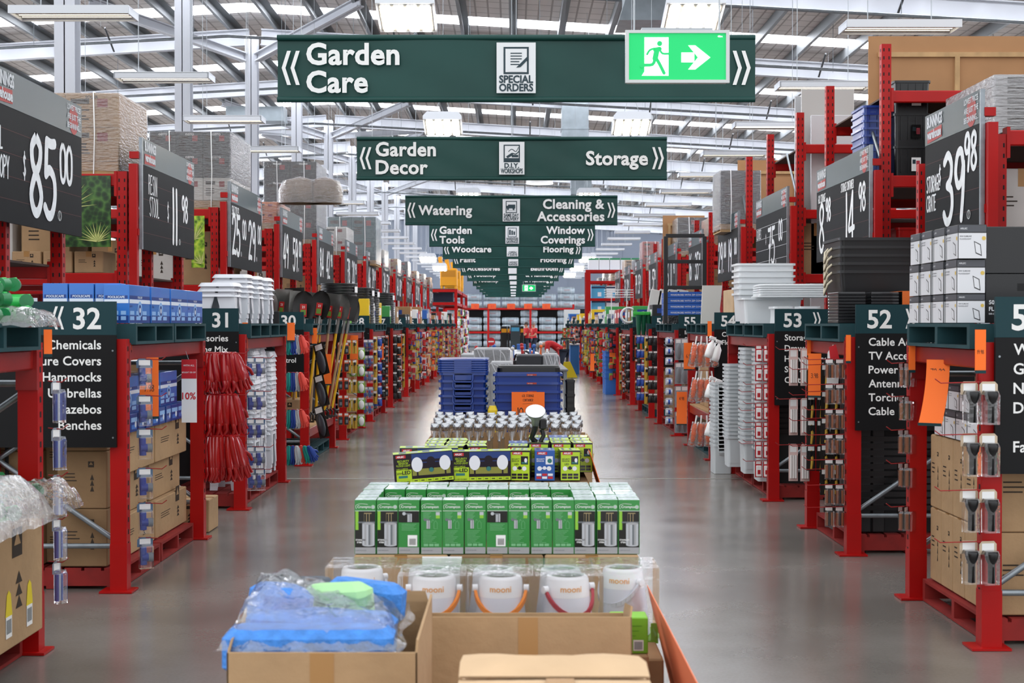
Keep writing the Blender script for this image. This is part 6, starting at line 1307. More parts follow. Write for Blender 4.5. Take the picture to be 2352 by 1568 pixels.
# aisle 56+: green brooms, white boards, blue bins
GBR = mat('broom_green', '#2fae3a', .4); GBK = mat('broom_dark', '#0e5a3c', .4)
for k in range(4):
    t = thing('green_broom', 'bright green broom standing head up above aisle 56, %s from left' % NTH[k], 'broom', (2.22+.09*k, 25.2+.05*k, 1.2), 0, 'bright green brooms'); MB().lathe([(.02, 0), (.05, .55), (.055, .6)], n=8).obj('handle', GBK, t); MB().bbox(-.1, .1, -.04, .04, .6, .66, .01).obj('broom_head', GBR, t)
for k in range(4):
    t = tag(MB().bbox(-.1, .1, -.03, .03, 0, .62, .006).obj('white_board', WPN, loc=(2.5+.16*k, 25.9, zt), rot=(0, RD(10), 0)), 'white ironing board standing above aisle 56, %s from left' % NTH[k], 'board', 'white boards above aisle 56')
BBN = mk_tub(.34, .34, .4, mat('bin_blue', '#2f6fc4', .35), False)
for c_ in range(2):
    for k in range(7): BBN.put((2.28, 33.2+.6*c_, .003+.1*k), 0, 'sky blue bucket stacked by the eighth right end rack, %s stack, %s from bottom' % (('near', 'far')[c_], NTH[k]), 'sky blue buckets')
# wire basket and hose reels on the right
t = thing('wire_stand', 'white wire stand with a top basket above the right end racks', 'stand', (2.2, 29.6, 0))
for x in (-.16, .16): MB().cyl((x, 0, zt), (x, 0, 2.35), .008, n=6).obj('upright', WHITE, t)
for z in (2.2, 2.25, 2.3, 2.35): MB().tube([(-.28, -.18, z), (.28, -.18, z), (.3, .18, z), (-.3, .18, z)], .006, n=4, closed=True).obj('basket_wire', WHITE, t)
for k, (c_, nm, x) in enumerate((('#d9dbd6', 'white', 2.35), ('#17181a', 'black', 2.62), ('#3a86d8', 'blue', 2.4))):
    t = thing('hose_reel', '%s coiled hose on top of the seventh right end rack' % nm, 'hose', (x, 28.95+.4*k, zt+.17)); m = mat('reel_'+nm, c_, .4)
    for q in range(4): MB().tube([(.15*math.cos(2*PI*i/18), q*.035, .15*math.sin(2*PI*i/18)) for i in range(18)], .02, n=6, closed=True).obj('loop', m, t)
# ---------------- upper loads, right ----------------
def open_crate(name, w_, d, h, m):
    def f():
        t = thing(name, '', 'crate'); tub(t, w_, d, h, m, .015, .9).obj('crate_body', m, t)
        mb = MB(); [mb.box(-w_*.3+w_*.2*k-.004, -w_*.3+w_*.2*k+.004, -d/2+.008, -d/2+.016, h*.2, h-.03) for k in range(4)]; mb.obj('rib', m, t); return t
    return Kind(f)
CBK = open_crate('black_crate', .36, .5, .31, BLK); zs_ = 3.035
for k in range(3):
    o = CBK.put((P(2081, 13.8)+.0, 13.85, zs_+.312*k), 0, 'tall black crate stacked on the aisle 53 rack, %s' % TOPN[2-k], 'black crates high on the rack')
    if k < 2: q = MB(ff(0, -.252, 0)); q.quad(-.01, .08, .07, .2, 0, 0); q.quad(.0, .03, .14, .18, .001, 1); q.quad(.035, .07, .11, .17, .001, 2); q.obj('label', [WHITE, INKB, mat('label_red', '#b83a4a', .5)], o)
CBL = open_crate('blue_crate', .36, .5, .3, TB)
for k in range(7): CBL.put((P(2010, 13.95), 14.0, zs_+.07*k-.0), 0, 'blue crate nested beside the black ones, %s' % TOPN[6-k], 'nested blue crates', scale=(1, 1, 1))
CRD = open_crate('red_crate', .36, .4, .32, mat('crate_red', '#d01410', .35))
for k in range(3): CRD.put((P(2086, 13.9)+.37*k, 13.9, 2.255), 0, 'bright red crate on the middle shelf of aisle 53, %s from left' % NTH[k], 'bright red crates')
DRW = mat('drawer_clear', '#c9ccd0', .25)
t = thing('drawer_unit', 'clear plastic drawer tower behind the black tubs of aisle 52', 'drawers', (P(2085, 13.6), 13.6, 1.5))
for k in range(7): MB().bbox(-.18, .18, -.16, .16, .085*k, .085*k+.075, .006).obj('drawer', DRW, t)
MB().box(-.175, .175, -.15, .15, -.4, 0).obj('drawer_frame', DRW, t)
def mdf_panel(lab, x0, x1, y, z0, z1, ribs):
    t = thing('mdf_panel', lab, 'panel', ((x0+x1)/2, y, z0)); w_ = x1-x0; h = z1-z0; MB().box(-w_/2, w_/2, 0, .02, 0, h).obj('sheet', MDF, t)
    MB().box(-w_/2+.1, w_/2, -.03, 0, h-.22, h-.17).obj('rail', WOOD, t)
    for k in range(ribs): x = -w_/2+.14+k*.78; MB().box(x-.025, x+.025, -.03, 0, .02, h-.22).obj('batten', WOOD, t)
    return t
mdf_panel('huge tan framed board leaning high on the aisle 53 rack', P(1993, 14.9), P(1993, 14.9)+3.2, 14.9, 3.035, EYE+(743-85)*14.9/F, 4)
mdf_panel('tan framed board on the aisle 54 upper rack', P(1703, 22.2), P(1703, 22.2)+1.0, 22.6, 2.85, EYE+(743-365)*22.4/F, 2)
mdf_panel('distant tan framed board on the right racks', P(1522, 30.6), P(1522, 30.6)+.9, 30.6, 3.035, EYE+(743-495)*30.6/F, 1)
for k, (x0, x1, y, z1) in enumerate(((1840, 1960, 17.7, 205), (1862, 1958, 17.5, 265), (1825, 1872, 18.0, 222))):
    block('door_panel', ['tall off-white door panel standing on the aisle 54 rack', 'shorter white door panel in front of the tall one', 'narrow grey-white door panel behind the tall ones'][k], 'door panel', P(x0, y), P(x1, y), y, y+.045, 1.56 if 0 else (.02), EYE+(743-z1)*y/F, mat('door_white%d' % k, ('#b9b6b2', '#c9c9cc', '#b4b4b6')[k], .5))
# wrapped pallet load
WTX = {1: 'SOLAR', 2: 'OZITO', 4: 'TROJAN'}
def wrapped(lab, x, y, z, w_, d, h, rows, colr, pal=True, seed=0, labels=None):
    t = thing('wrapped_load', lab, 'pallet load', (x, y, z)); r = random.Random(seed); z0 = 0
    if pal:
        mb = MB(); mb.box(-w_/2, w_/2, -d/2, d/2, .1, .12); mb.box(-w_/2, w_/2, -d/2, d/2, 0, .015)
        for q in (-1, 0, 1): mb.box(-w_/2, w_/2, q*(d/2-.02)-.02, q*(d/2-.02)+.02, .015, .1)
        mb.obj('pallet', WOOD, t); z0 = .121
    nx, ny, nz = rows; ww, dd, hh = w_/nx, d/ny, (h-z0)/nz
    for k in range(nz):
        for i in range(nx):
            for j in range(ny):
                if 0 < i < nx-1 and 0 < j < ny-1: continue
                mb = MB(); a, b = -w_/2+i*ww, -d/2+j*dd; mb.bbox(a+.002, a+ww-.002, b+.002, b+dd-.002, z0+k*hh+.001, z0+(k+1)*hh-.001, .005)
                if j == 0: 
                    M = mb.M; mb.M = ff(a, b+.001, z0+k*hh); mb.quad(ww*.1, ww*.45, hh*.7, hh*.85, .001, 1); mb.quad(ww*.6, ww*.8, hh*.6, hh*.85, .001, 2)
                    for q in range(4): mb.quad(ww*.1, ww*(.3+.2*r.random()), hh*(.5-.09*q), hh*(.54-.09*q), .001, 1)
                    if seed in WTX and k != 0: mb.text(WTX[seed], ww*.5, hh*.86, hh*.12, .02, 'C', 1 if seed == 1 else 3, .002, maxw=ww*.8)
                    mb.M = M
                cc = colr[(k*3) % len(colr)] if len(colr) < 4 else colr[k % len(colr)]; mb.obj('carton', [cc, INK, mat('print_dkred', '#8c2a2a', .5), WHITE], t)
    mb = MB(); mb.loft([(w_+.02, d+.02, z0*.3, .03), (w_+.03, d+.03, h*.5, .04), (w_+.02, d+.02, h+.006, .03)], 4, 0, False, True, True); mb.obj('wrap_film', WRAP, t)
    for q in (-.25, .27): MB().tube([(q*w_, -d/2-.016, 0), (q*w_+.01, -d/2-.018, h*.5), (q*w_, -d/2-.014, h+.012), (q*w_, d/2, h+.012)], .006, n=4).obj('strap', WHITE, t)
    return t
CGR = mat('carton_white', '#c4c1bc', .6, noise=.1, ns=4); CBR = mat('carton_charcoal', '#2e3034', .5, noise=.1, ns=4); COR = mat('carton_orange', '#c8713a', .6, noise=.15, ns=4)
z3 = 2.985
wrapped('wrapped stack of brown solar cartons on the aisle 31 upper rack', P(190, 12.8)-.15, 13.3, z3, .95, 1.0, .73, (2, 2, 2), [CARD], seed=1)
wrapped('tall wrapped stack of charcoal and white cartons on aisle 30', -3.83, 17.5, z3, .95, 1.3, .93, (3, 3, 3), [CGR, CBR, CBR, CBR], seed=2)
wrapped('wrapped orange barbecue cartons on the aisle 29 rack', -3.9, 21.2, z3, .95, 1.2, .42, (3, 2, 2), [COR], seed=3)
wrapped('tall charcoal wrapped tool cartons on the aisle 28 rack', -3.85, 25.2, z3, .9, 1.3, 1.45, (2, 2, 4), [CBR, CBR, CBR, CBR], seed=4)
wrapped('white cartons under wrap on the aisle 27 rack', -3.8, 29.2, z3, .9, 1.2, .6, (2, 2, 2), [CGR], seed=5)
wrapped('dark teal wrapped block on the eighth left rack', -3.7, 33.2, z3, 1.1, 1.2, 1.1, (2, 2, 2), [mat('block_teal', '#2c5458', .6)], seed=6)
wrapped('milky wrapped flat stack at the top right corner', P(2160, 12.0)+1.3, 12.2, 3.04, 2.0, 1.3, .62, (2, 2, 6), [mat('wrapped_pale', '#b5b3b4', .4)], seed=7)
wrapped('black wrapped pallet on the aisle 55 rack', P(1640, 21.9)+.34, 21.9, 3.035, .6, .8, .92, (1, 1, 1), [CBR], seed=8)
wrapped('charcoal and gold wrapped pallet on the right racks', P(1567, 29.9)+.3, 29.9, 3.035, .9, 1.0, .8, (2, 1, 2), [CBR], seed=9)
wrapped('red wrapped tall pallet on the far right racks', P(1470, 37.5)+.25, 37.6, 3.035, .42, .9, .75, (1, 1, 2), [mat('block_red', '#b0483c', .5)], seed=10)
for i, (y, h) in enumerate(((36.9, .55), (41, .5), (45, .6), (49, .45), (53, .5), (57, .5))): wrapped('wrapped grey cartons high on the %s left rack' % NTH[8+i], -3.75, y, z3, .9, 1.2, h, (2, 2, 2), [(CGR, CARD, CBR, CARD3)[i % 4]], seed=20+i)
for i, (y, h) in enumerate(((25.8, .5), (33.6, .5), (41.4, .45), (45.2, .6), (51.5, .5), (55.3, .6), (59, .5))): wrapped('wrapped cartons high on the %s right rack' % NTH[(5, 7, 9, 10, 11, 12, 13)[i]], 3.95, y, 3.035, .9, 1.2, h, (2, 2, 2), [(CARD, CGR, CBR, CARD3)[i % 4]], seed=40+i)
# round kraft rolls
for k, (px, py, rr) in enumerate(((690, 452, .3), (745, 470, .26))):
    t = thing('kraft_chair', ['rounded kraft-wrapped seat on top of the orange cartons', 'second kraft-wrapped curved seat beside the first'][k], 'seat', (P(px, 20.9), 20.9, z3+.424)); MB().lathe([(0, 0), (rr, 0), (rr, .18), (rr*.85, .3), (rr*.4, .36), (0, .37)], n=22, sy=.8).obj('seat_shell', mat('kraft_brown', '#6f5436', .7, noise=.2, ns=5, bump=.3, bs=12), t); MB().lathe([(rr+.02, 0), (rr+.02, .2), (rr*.87, .33), (0, .4)], n=22, sy=.82).obj('wrap_film', WRAP, t)
# plant posters and shelf cartons on aisle 31 tall rack
def poster_mat(k, base, accent):
    m = mat(k, base, .35); nt = m.node_tree; b = nt.nodes['Principled BSDF']; tc = nt.nodes.new('ShaderNodeTexCoord'); n = nt.nodes.new('ShaderNodeTexVoronoi'); n.inputs['Scale'].default_value = 22
    r = nt.nodes.new('ShaderNodeValToRGB'); r.color_ramp.elements[0].color = hx('#0f1c0d'); r.color_ramp.elements[1].color = hx(accent); e = r.color_ramp.elements.new(.45); e.color = hx(base)
    nt.links.new(tc.outputs['Object'], n.inputs['Vector']); nt.links.new(n.outputs['Distance'], r.inputs[0]); nt.links.new(r.outputs[0], b.inputs['Base Color']); return m
def poster(lab, px0, px1, D, z0, z1, base, accent):
    t = thing('plant_poster', lab, 'poster', ((P(px0, D)+P(px1, D))/2, D, z0)); w_ = P(px1, D)-P(px0, D); h = z1-z0
    MB(ff(0, 0, 0)).box(-w_/2, w_/2, 0, h, -.01, 0).obj('poster_sheet', poster_mat('poster_'+base[1:], base, accent), t); mb = MB(ff(0, -.002, 0)); r = random.Random(4)
    for (cx, cz, L) in ((-w_*.28, h*.55, h*.42), (w_*.25, h*.08, h*.28)):
        for k in range(15): a = PI*(k+.5)/15; mb.poly([(cx-.008*math.sin(a), cz+.008*math.cos(a)), (cx+.008*math.sin(a), cz-.008*math.cos(a)), (max(-w_/2, min(w_/2, cx+L*math.cos(a))), min(h, cz+L*math.sin(a)))], .0004*k, k % 2)
    mb.obj('palm_print', [mat('palm_pale', '#c3c77a', .5), mat('palm_olive', '#8d9a4e', .5)], t); return t
poster('glossy palm tree poster facing the camera on the aisle 31 rack', 128, 255, 12.61, 2.33, 2.96, '#1f3d1c', '#4f7a35'); poster('bright plant poster on the aisle 30 rack', 440, 470, 16.51, 2.3, 2.9, '#7aa52b', '#c6d84a')
for k in range(3): carton('carton', 'brown carton on the middle shelf of the aisle 31 rack, %s from right' % NTH[k], 'carton', -3.95-.28*k, -3.69-.28*k, 12.8, 13.2, 2.105, 2.3, 400+k, CARD)
for i, (sd, RLs, NM) in enumerate(((-1, LR, LN), (1, RR, RN))):
    for q in range(1, 12 if sd < 0 else 12):
        a, b = RLs[q]
        for lv, z in enumerate((2.105, 2.255)[i:i+1]):
            for c_ in range(8 if q < 4 else 3):
                if sd > 0 and q == 2 and c_ < 3: continue
                if sd < 0 and q == 2 and c_ < 1: continue
                x = sd*(3.72+.52*c_); carton('carton', '%s carton on the %s middle shelf, %s tall rack, %s from aisle' % (('brown', 'pale', 'dark')[(q+c_) % 3], ('left', 'right')[i], NM[q], NTH[c_]), 'carton', x-.22, x+.22, a+.3, a+.85, z, z+(.3+.06*((q+c_) % 4) if q > 3 else .48+.05*((q+c_) % 4)), 500+q*5+c_, (CARD, CGR, CARD2)[(q+c_) % 3], group='%s cartons on the middle shelves, %s side' % (('brown', 'pale', 'dark')[(q+c_) % 3], ('left', 'right')[i]))
for q in range(1, 7):
    for c_ in range(2):
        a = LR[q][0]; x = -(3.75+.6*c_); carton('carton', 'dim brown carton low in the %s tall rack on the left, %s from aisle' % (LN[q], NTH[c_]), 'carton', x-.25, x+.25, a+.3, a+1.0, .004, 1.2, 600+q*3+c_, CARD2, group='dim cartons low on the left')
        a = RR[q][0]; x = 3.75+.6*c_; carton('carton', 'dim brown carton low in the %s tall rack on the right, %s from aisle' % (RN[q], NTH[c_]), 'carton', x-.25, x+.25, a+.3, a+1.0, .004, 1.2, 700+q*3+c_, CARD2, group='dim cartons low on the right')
# ---------------- distant end racks: hanging stock and top loads ----------------
KL = [('yellow tool pack', K_YEL), ('blue pouch', K_BLU), ('red and white pack', K_RED), ('green-white bag', K_LIM), ('black pouch', K_BLK), ('grey tool pack', K_GRY), ('orange pack', K_ORB), ('white roll pack', K_ROL), ('red card pack', K_RDW), ('pale tube pack', K_PNK)]
STUFF = []
def fill_far(sd, RLs, NM, i, seed):
    a, b = RLs[i]; r = random.Random(seed); side = 'left' if sd < 0 else 'right'; nmk = NM[i] if 'aisle' in NM[i] else NM[i]+' rack'
    ncol = 4
    for c_ in range(ncol):
        nm, kd = KL[(i*3+c_*2+seed) % len(KL)]; y = a+.06+(b-a-.1)*c_/(ncol-1); z = 1.44; k = 0
        while z > .4 and k < 7:
            for j in range(2):
                x = sd*(FX-.08-.085*j)
                if i < 7 and j == 0: kd.put((x, y, z), RD(r.uniform(-12, 12)), '%s, %s, %s column, %s' % (nm, nmk, NTH[c_], TOPN[k]), '%ss on the distant %s racks' % (nm, side), scale=1.15)
                elif i >= 7:
                    for q in range(2): STUFF.append((x, y+.28*q+r.uniform(-.05, .05), z+r.uniform(-.03, .03), r.uniform(.035, .06), r.uniform(.1, .17), (i*3+c_*2+q*3+seed) % 10, r.uniform(-.5, .5)))
            z -= r.choice((.17, .2, .23)); k += 1
    r = random.Random(seed+99); n = 3; cols = [('yellow', '#e3be1c'), ('grey', '#8c9096'), ('blue', '#2b62b0'), ('white', '#d8d8d4'), ('brown', '#a87f52'), ('green', '#3c9a4c'), ('red', '#b0302a'), ('black', '#17181a')]
    for k in range(n):
        cn, ch = cols[r.randrange(len(cols))]; h = r.uniform(.2, .45); y = a+.3+(b-a-.5)*k/(n-1)
        t = thing('stock_box', '%s stock box on top of the %s, %s of three' % (cn, nmk, NTH[k]), 'box', (sd*(FX+.32), y, zt), 0, '%s boxes topping the distant %s racks' % (cn, side))
        mm = mat('stock_'+cn, ch, .45); MB().bbox(-.3, .3, -.27, .27, 0, h, .006).obj('box_body', mm, t)
        mb = MB(ff(0, -.271, 0)); mb.quad(-.22, .1, h*.55, h*.8, 0, 0); mb.obj('label', WHITE if k % 2 else SBD, t)
        mb = MB(side_frame(sd, -sd*.301, 0, 0)); mb.quad(-.2, .15, h*.4, h*.75, 0, 0); mb.obj('label', WHITE if cn != 'white' else SBD, t)
    for k in range(3):
        carton('carton', 'brown carton inside the %s, %s from the front' % (nmk, NTH[k]), 'carton', *sorted((sd*(FX+.06), sd*(FX+.55))), a+.08+.66*k, a+.7+.66*k, .142, .8 if k != 1 else 1.1, 900+seed*4+k, side=-sd, group='cartons inside the distant %s end racks' % side, marks=False)
for i in range(5, len(LR)): fill_far(-1, LR, LN, i, i)
for i in range(5, len(RR)): fill_far(1, RR, RN, i, 30+i)
SM = [mat('st%d' % k, c_, .5) for k, c_ in enumerate(('#c9a83c', '#2b4fa4', '#b3231c', '#7fae4a', '#191a1c', '#8d9296', '#dd5f1e', '#dfe2e6', '#a3161c', '#c9b59a'))]
mb = MB()
for (x, y, z, w_, h, c_, ang) in STUFF:
    mb.M = Matrix.Translation((x, y, z)) @ Matrix.Rotation(ang, 4, 'Z'); mb.box(-w_, w_, 0, .006, -h, 0, (c_*3+int(y*7)) % 10); mb.bbox(-w_*.7, w_*.7, -.04, .0, -h*.95, -h*.3, .006, c_)
tag(mb.obj('hanging_stock', SM), 'dense colourful hanging packs on the farthest end racks both sides', 'hanging stock', kind='stuff')
ticket('orange ticket on the distant sixth right rack', 2.33, 25.6, 1.4, .1, .4, -8); ticket('slanted orange ticket by the tenth right rack', 2.28, 40.2, .8, .2, .5, -12, .1)
ticket('orange ticket by the eighth right rack', 2.3, 33.0, 1.0, .14, .4, -10, .05); ticket('orange ticket on the aisle 27 rack', -2.3, 28.6, 1.4, .12, .4, 8)
# ---- far left tall rack with yellow cabinets ----
def deck_rack(lab, x0, x1, y0, y1, lv, ztop, nm='display_rack'):
    t = thing(nm, lab, 'rack', (x0, y0, 0)); W = x1-x0; L = y1-y0
    for x in (0, W):
        for y in (0, L/2, L): u = MB().box(x-.06, x+.06, y-.05, y+.05, .01, ztop).obj('upright', RED, t)
    for z in lv:
        for y in (0, L): MB().box(.06, W-.06, y-.03, y+.03, z-.12, z).obj('beam', RED, t)
        for x in (0, W): MB().box(x-.03, x+.03, .05, L-.05, z-.12, z).obj('beam', RED, t)
        MB().box(.06, W-.06, .05, L-.05, z, z+.03).obj('deck', TEAL, t)
    MB().cyl((.05, 0, ztop-.9), (W-.05, 0, ztop-1.7), .03, n=6).obj('brace', GALV, t); return t
deck_rack('tall red rack at the far left carrying yellow cabinets', -3.55, -2.42, 60, 73, (2.55, 3.1), 3.1); zt2 = 3.132
YC = mat('cabinet_yellow', '#e09a12', .45)
for k, (x, y) in enumerate(((-2.75, 60.8), (-2.7, 63.4), (-2.68, 66))):
    t = thing('yellow_cabinet', 'mustard yellow steel chest with raised lid on the far left rack, %s' % NTH[k], 'cabinet', (x, y, zt2), 0, 'mustard yellow chests'); MB().bbox(-.36, .36, -.4, .4, .12, .85, .02).obj('chest_body', YC, t); MB().box(-.3, .3, -.405, -.4, .5, .78).obj('recess_shade_plate', mat('cabinet_shade', '#b87a0c', .5), t)  # no recess is cut; a darker yellow plate paints its shade
    for sx in (-.3, .3): MB().box(sx-.05, sx+.05, -.38, .38, 0, .12).obj('skid', YC, t)
    MB(Matrix.Translation((-.3+.12*k, .35, .85)) @ Matrix.Rotation(RD(-12), 4, 'Y')).box(-.09, .09, -.03, .03, 0, .55).obj('lid', YC, t)
for k in range(10):
    for lv in range(5):
        nm, kd = KL[(k+lv*3) % len(KL)]; kd.put((-2.31, 60.6+1.3*k, 2.3-.42*lv), RD((k*17) % 30-15), '%s on the far left tall rack, %s along, %s' % (nm, NTH[k], TOPN[lv]), 'stock hanging on the far left tall rack', scale=1.7)
for k in range(3): carton('carton', 'dark carton inside the far left tall rack, %s from left' % NTH[k], 'carton', -3.45+.34*k, -3.13+.34*k, 60.2, 61, 1.6 if 0 else .01, 1.5, 950+k, CBR)
block('tarp_stack', 'dark folded tarpaulins on the shelf of the far left rack', 'tarpaulin', -3.4, -2.55, 60.3, 61.3, 2.582, 2.95, mat('tarp_navy', '#141c33', .7))
# ---- right: tall red rack facing the camera with toilet cartons ----
t = thing('display_rack', 'tall red rack of bathroom cartons facing the camera on the right', 'rack', (2.5, 47.6, 0))
for x in (0, 1.72): MB().box(x-.08, x+.08, -.05, .05, .01, 3.45).obj('upright', RED, t); MB().box(x-.06, x+.06, .95, 1.05, .01, 3.4).obj('upright', RED, t)
for z in (3.45, 3.08, 2.5, 2.02, .9):
    MB().box(.08, 1.64, -.04, .04, z-.09, z).obj('beam', RED, t); MB().box(.08, 1.64, .96, 1.04, z-.09, z).obj('beam', RED, t); MB().box(.08, 1.64, .04, .96, z-.03, z-.012).obj('shelf_board', mat('shelf_white', '#c9ccd2', .5), t)
PB1 = mat('bath_blue', '#4fa6cf', .4); PB2 = mat('bath_white', '#e3e6ea', .4); PB3 = mat('bath_navy', '#20335f', .4)
for r_, z in enumerate((2.503, 2.023)):
    for c_ in range(3):
        t = thing('toilet_carton', '%s printed bathroom carton on the right facing rack, %s shelf, %s from left' % (('blue', 'white')[c_ % 2], ('upper', 'lower')[r_], NTH[c_]), 'carton', (2.5+.35+.5*c_, 47.9, z), 0, 'printed bathroom cartons'); MB().bbox(-.23, .23, -.2, .3, 0, .42-.03*r_, .005).obj('box_body', (PB1, PB2)[c_ % 2], t)
        mb = MB(ff(0, -.201, 0)); mb.quad(-.23, .23, .33, .38, 0, 0); mb.quad(-.02, .1, .06, .2, 0, 1); mb.obj('print', [PB3, PB2 if c_ % 2 == 0 else PB1], t)
for k in range(5):
    t = thing('storage_cabinet', 'white and green boxed cabinet on top of the right facing rack, %s' % NTH[k], 'carton', (2.7+.36*k, 48.1, 3.453), 0, 'white and green boxed cabinets'); MB().bbox(-.17, .17, -.25, .25, 0, .4, .005).obj('box_body', PB2, t); MB().box(-.17, .17, -.256, -.25, .34, .4).obj('green_band', mat('band_green', '#2c8a5a', .5), t)
# white box and doors near sign 67
block('boxed_door', 'white door panel standing behind the 67 sign', 'door panel', 2.35, 3.1, 66, 66.1, .02, 2.3, WPN); block('shower_box', 'blue printed shower carton beside the 67 sign', 'carton', 2.5, 3.3, 64.5, 64.9, .02, 2.1, PB1)
# information desk
t = thing('service_desk', 'blue and grey service desk on the right beyond the racks', 'desk', (2.95, 50.0, 0)); t.location = (2.12, 43.2, 0)
t.location = (1.98, 46.9, 0); MB().bbox(-.12, .18, -.4, .5, .0, .95, .01).obj('desk_body', mat('desk_blue', '#2b6aa8', .5), t); MB().box(-.16, .2, -.45, .55, .95, .99).obj('desk_top', mat('desk_grey', '#b9bcc0', .4), t); MB().bbox(-.05, .1, -.2, .1, .99, 1.08, .01).obj('till', BLK, t)
# pallet jack
PJ = mat('jack_yellow', '#e0c81c', .45); t = thing('pallet_jack', 'yellow pallet jack with a black upright handle in the aisle', 'pallet jack', (1.62, 43.5, .0))
for x in (-.22, .12): MB().bbox(x-.07, x+.07, -.4, .8, .06, .13, .01).obj('fork', PJ, t)
MB().prism([(-.32, .02), (.32, .02), (.1, .5), (-.25, .5)], -.6, -.4).obj('chassis', PJ, t); MB().tube([(.0, -.5, .4), (.03, -.45, .9), (.03, -.42, 1.15)], .05, n=8).obj('handle_post', BLK, t); MB().tube([(-.17, -.42, 1.02), (-.17, -.42, 1.2), (.22, -.42, 1.2), (.22, -.42, 1.02)], .03, n=6).obj('handle_loop', BLK, t)
for x in (-.15, .15): MB().cyl((x-.03, -.5, .08), (x+.03, -.5, .08), .078, n=12).obj('wheel', BLK, t)
# ---- mid aisle: silver wrapped cabinets, tool display and clutter ----
SIL = mat('wrapped_silver', '#8f9194', .3, bump=.8, bs=9); DGR = mat('panel_charcoal', '#2a2c31', .5)
def silver(lab, px0, px1, py, D, d, m=SIL, film_=True):
    x0, x1 = P(px0, D), P(px1, D); z1 = EYE+(743-py)*D/F; t = thing('wrapped_cabinet', lab, 'cabinet', ((x0+x1)/2, D+d/2, 0)); w_ = x1-x0
    MB().bbox(-w_/2, w_/2, -d/2, d/2, .02, z1, .02).obj('cabinet_body', m, t)
    if film_:
        r = random.Random(px0)
        for k in range(7): 
            a, b = r.uniform(-.45, .45)*w_, r.uniform(-.45, .45)*w_; MB(ff(0, -d/2-.003, 0)).stroke([(a, z1*.98), ((a+b)/2+.05, z1*r.uniform(.6, .9)), (b, z1*r.uniform(.2, .7))], .012, .0005*k).obj('film_crease', mat('film_crease', '#c9cbd0', .2), t)
    return t
silver('long grey cabinet under stretch film left of centre', 1088, 1172, 800, 20, 1.0); silver('darker grey wrapped cabinet behind the black tubs', 1125, 1178, 832, 17, .8)
silver('low charcoal cabinet panel facing the camera', 1186, 1246, 815, 22, .9, DGR, False); silver('small grey wrapped cabinet at the right of the charcoal one', 1247, 1284, 813, 22, .9)
silver('pale grey low cabinet left of the wrapped one', 1058, 1090, 812, 21.5, .8, mat('cab_pale', '#a9abaf', .5), False)
# table of power tools further down
t = thing('display_table', 'long display table crowded with tools in the middle aisle', 'table', (.05, 27.5, 0)); MB().bbox(-.95, .95, -1.6, 3.5, .78, .82, .008).obj('table_top', mat('table_grey', '#7d7f83', .5), t)
for x in (-.9, .9):
    for y in (-1.5, 3.4): MB().box(x-.03, x+.03, y-.03, y+.03, 0, .78).obj('leg', GALV, t)
TC = [('orange', '#e8641e'), ('white', '#dcdcda'), ('black', '#1a1a1c'), ('steel', '#a7aaad'), ('red', '#b5231f'), ('blue', '#3568b4')]
def mk_clutter(cn, ch, k):
    def f():
        t = thing('boxed_tool', '', 'tool'); m = mat('clutter_'+cn, ch, .4, .8 if cn == 'steel' else 0)
        if k == 0: MB().lathe([(0, 0), (.045, 0), (.045, .15), (.02, .2), (.02, .24), (0, .24)], n=10).obj('body', m, t)
        elif k == 1: MB().bbox(-.07, .07, -.04, .04, 0, .12, .008).obj('body', m, t); MB().tube([(0, 0, .12), (.03, 0, .2), (.08, 0, .22)], .018, n=6).obj('grip', BLK, t)
        else: MB().tube([(-.02, 0, 0), (0, 0, .14), (.01, 0, .3)], [.03, .02, .012], n=8).obj('body', m, t); MB().sphere(.01, 0, .3, .03, n=8, m=6).obj('head', m, t)
        return t
    return Kind(f)
TK = {(c_, k): mk_clutter(c_, h, k) for c_, h in TC for k in range(3)}; r = random.Random(77)
for i in range(11):
    for j in range(5):
        cn = TC[r.randrange(6)][0]; k = r.randrange(3)
        if i > 7 and j < 3 or (i+j) % 7 == 3: continue
        TK[(cn, k)].put((-.88+.176*i+r.uniform(-.03, .03), 26.1+.85*j+r.uniform(-.1, .1), .822), RD(r.uniform(0, 360)), '%s tool on the middle-aisle table, row %s back, %s from left' % (cn, NTH[j], NTH[i]), '%s tools on the middle-aisle table' % cn, scale=r.uniform(.9, 1.4))
t = thing('stop_sign', 'small red round no-entry sign on the tool table', 'sign', (P(1128, 26), 26.0, .822)); MB().cyl((0, 0, 0), (0, 0, .42), .012, n=6).obj('pole', GALV, t); MB(ff(0, -.02, .5)).disc(0, 0, .075, 0).obj('sign_disc', mat('sale_red', ''), t); MB(ff(0, -.022, .5)).quad(-.05, .05, -.012, .012).obj('white_bar', WHITE, t)
wt = thing('covered_table', 'pale sheet-covered table top behind the tools', 'table', (P(1165, 34), 34, 0)); MB().loft([(1.6, 1.2, 0, .1), (1.5, 1.1, .95, .12), (1.1, .8, 1.02, .2)], 4, 0, True, True, True).obj('cloth', WHITE, wt)
for k, px in enumerate((1205, 1214)): tag(MB().bbox(-.06, .06, -.06, .06, 0, .14, .01).obj('blue_tub', mat('clutter_blue', ''), loc=(P(px-12, 33.6), 33.6, 1.03)), 'light blue tub on the pale covered table, %s' % ('left', 'right')[k], 'tub', 'light blue tubs')
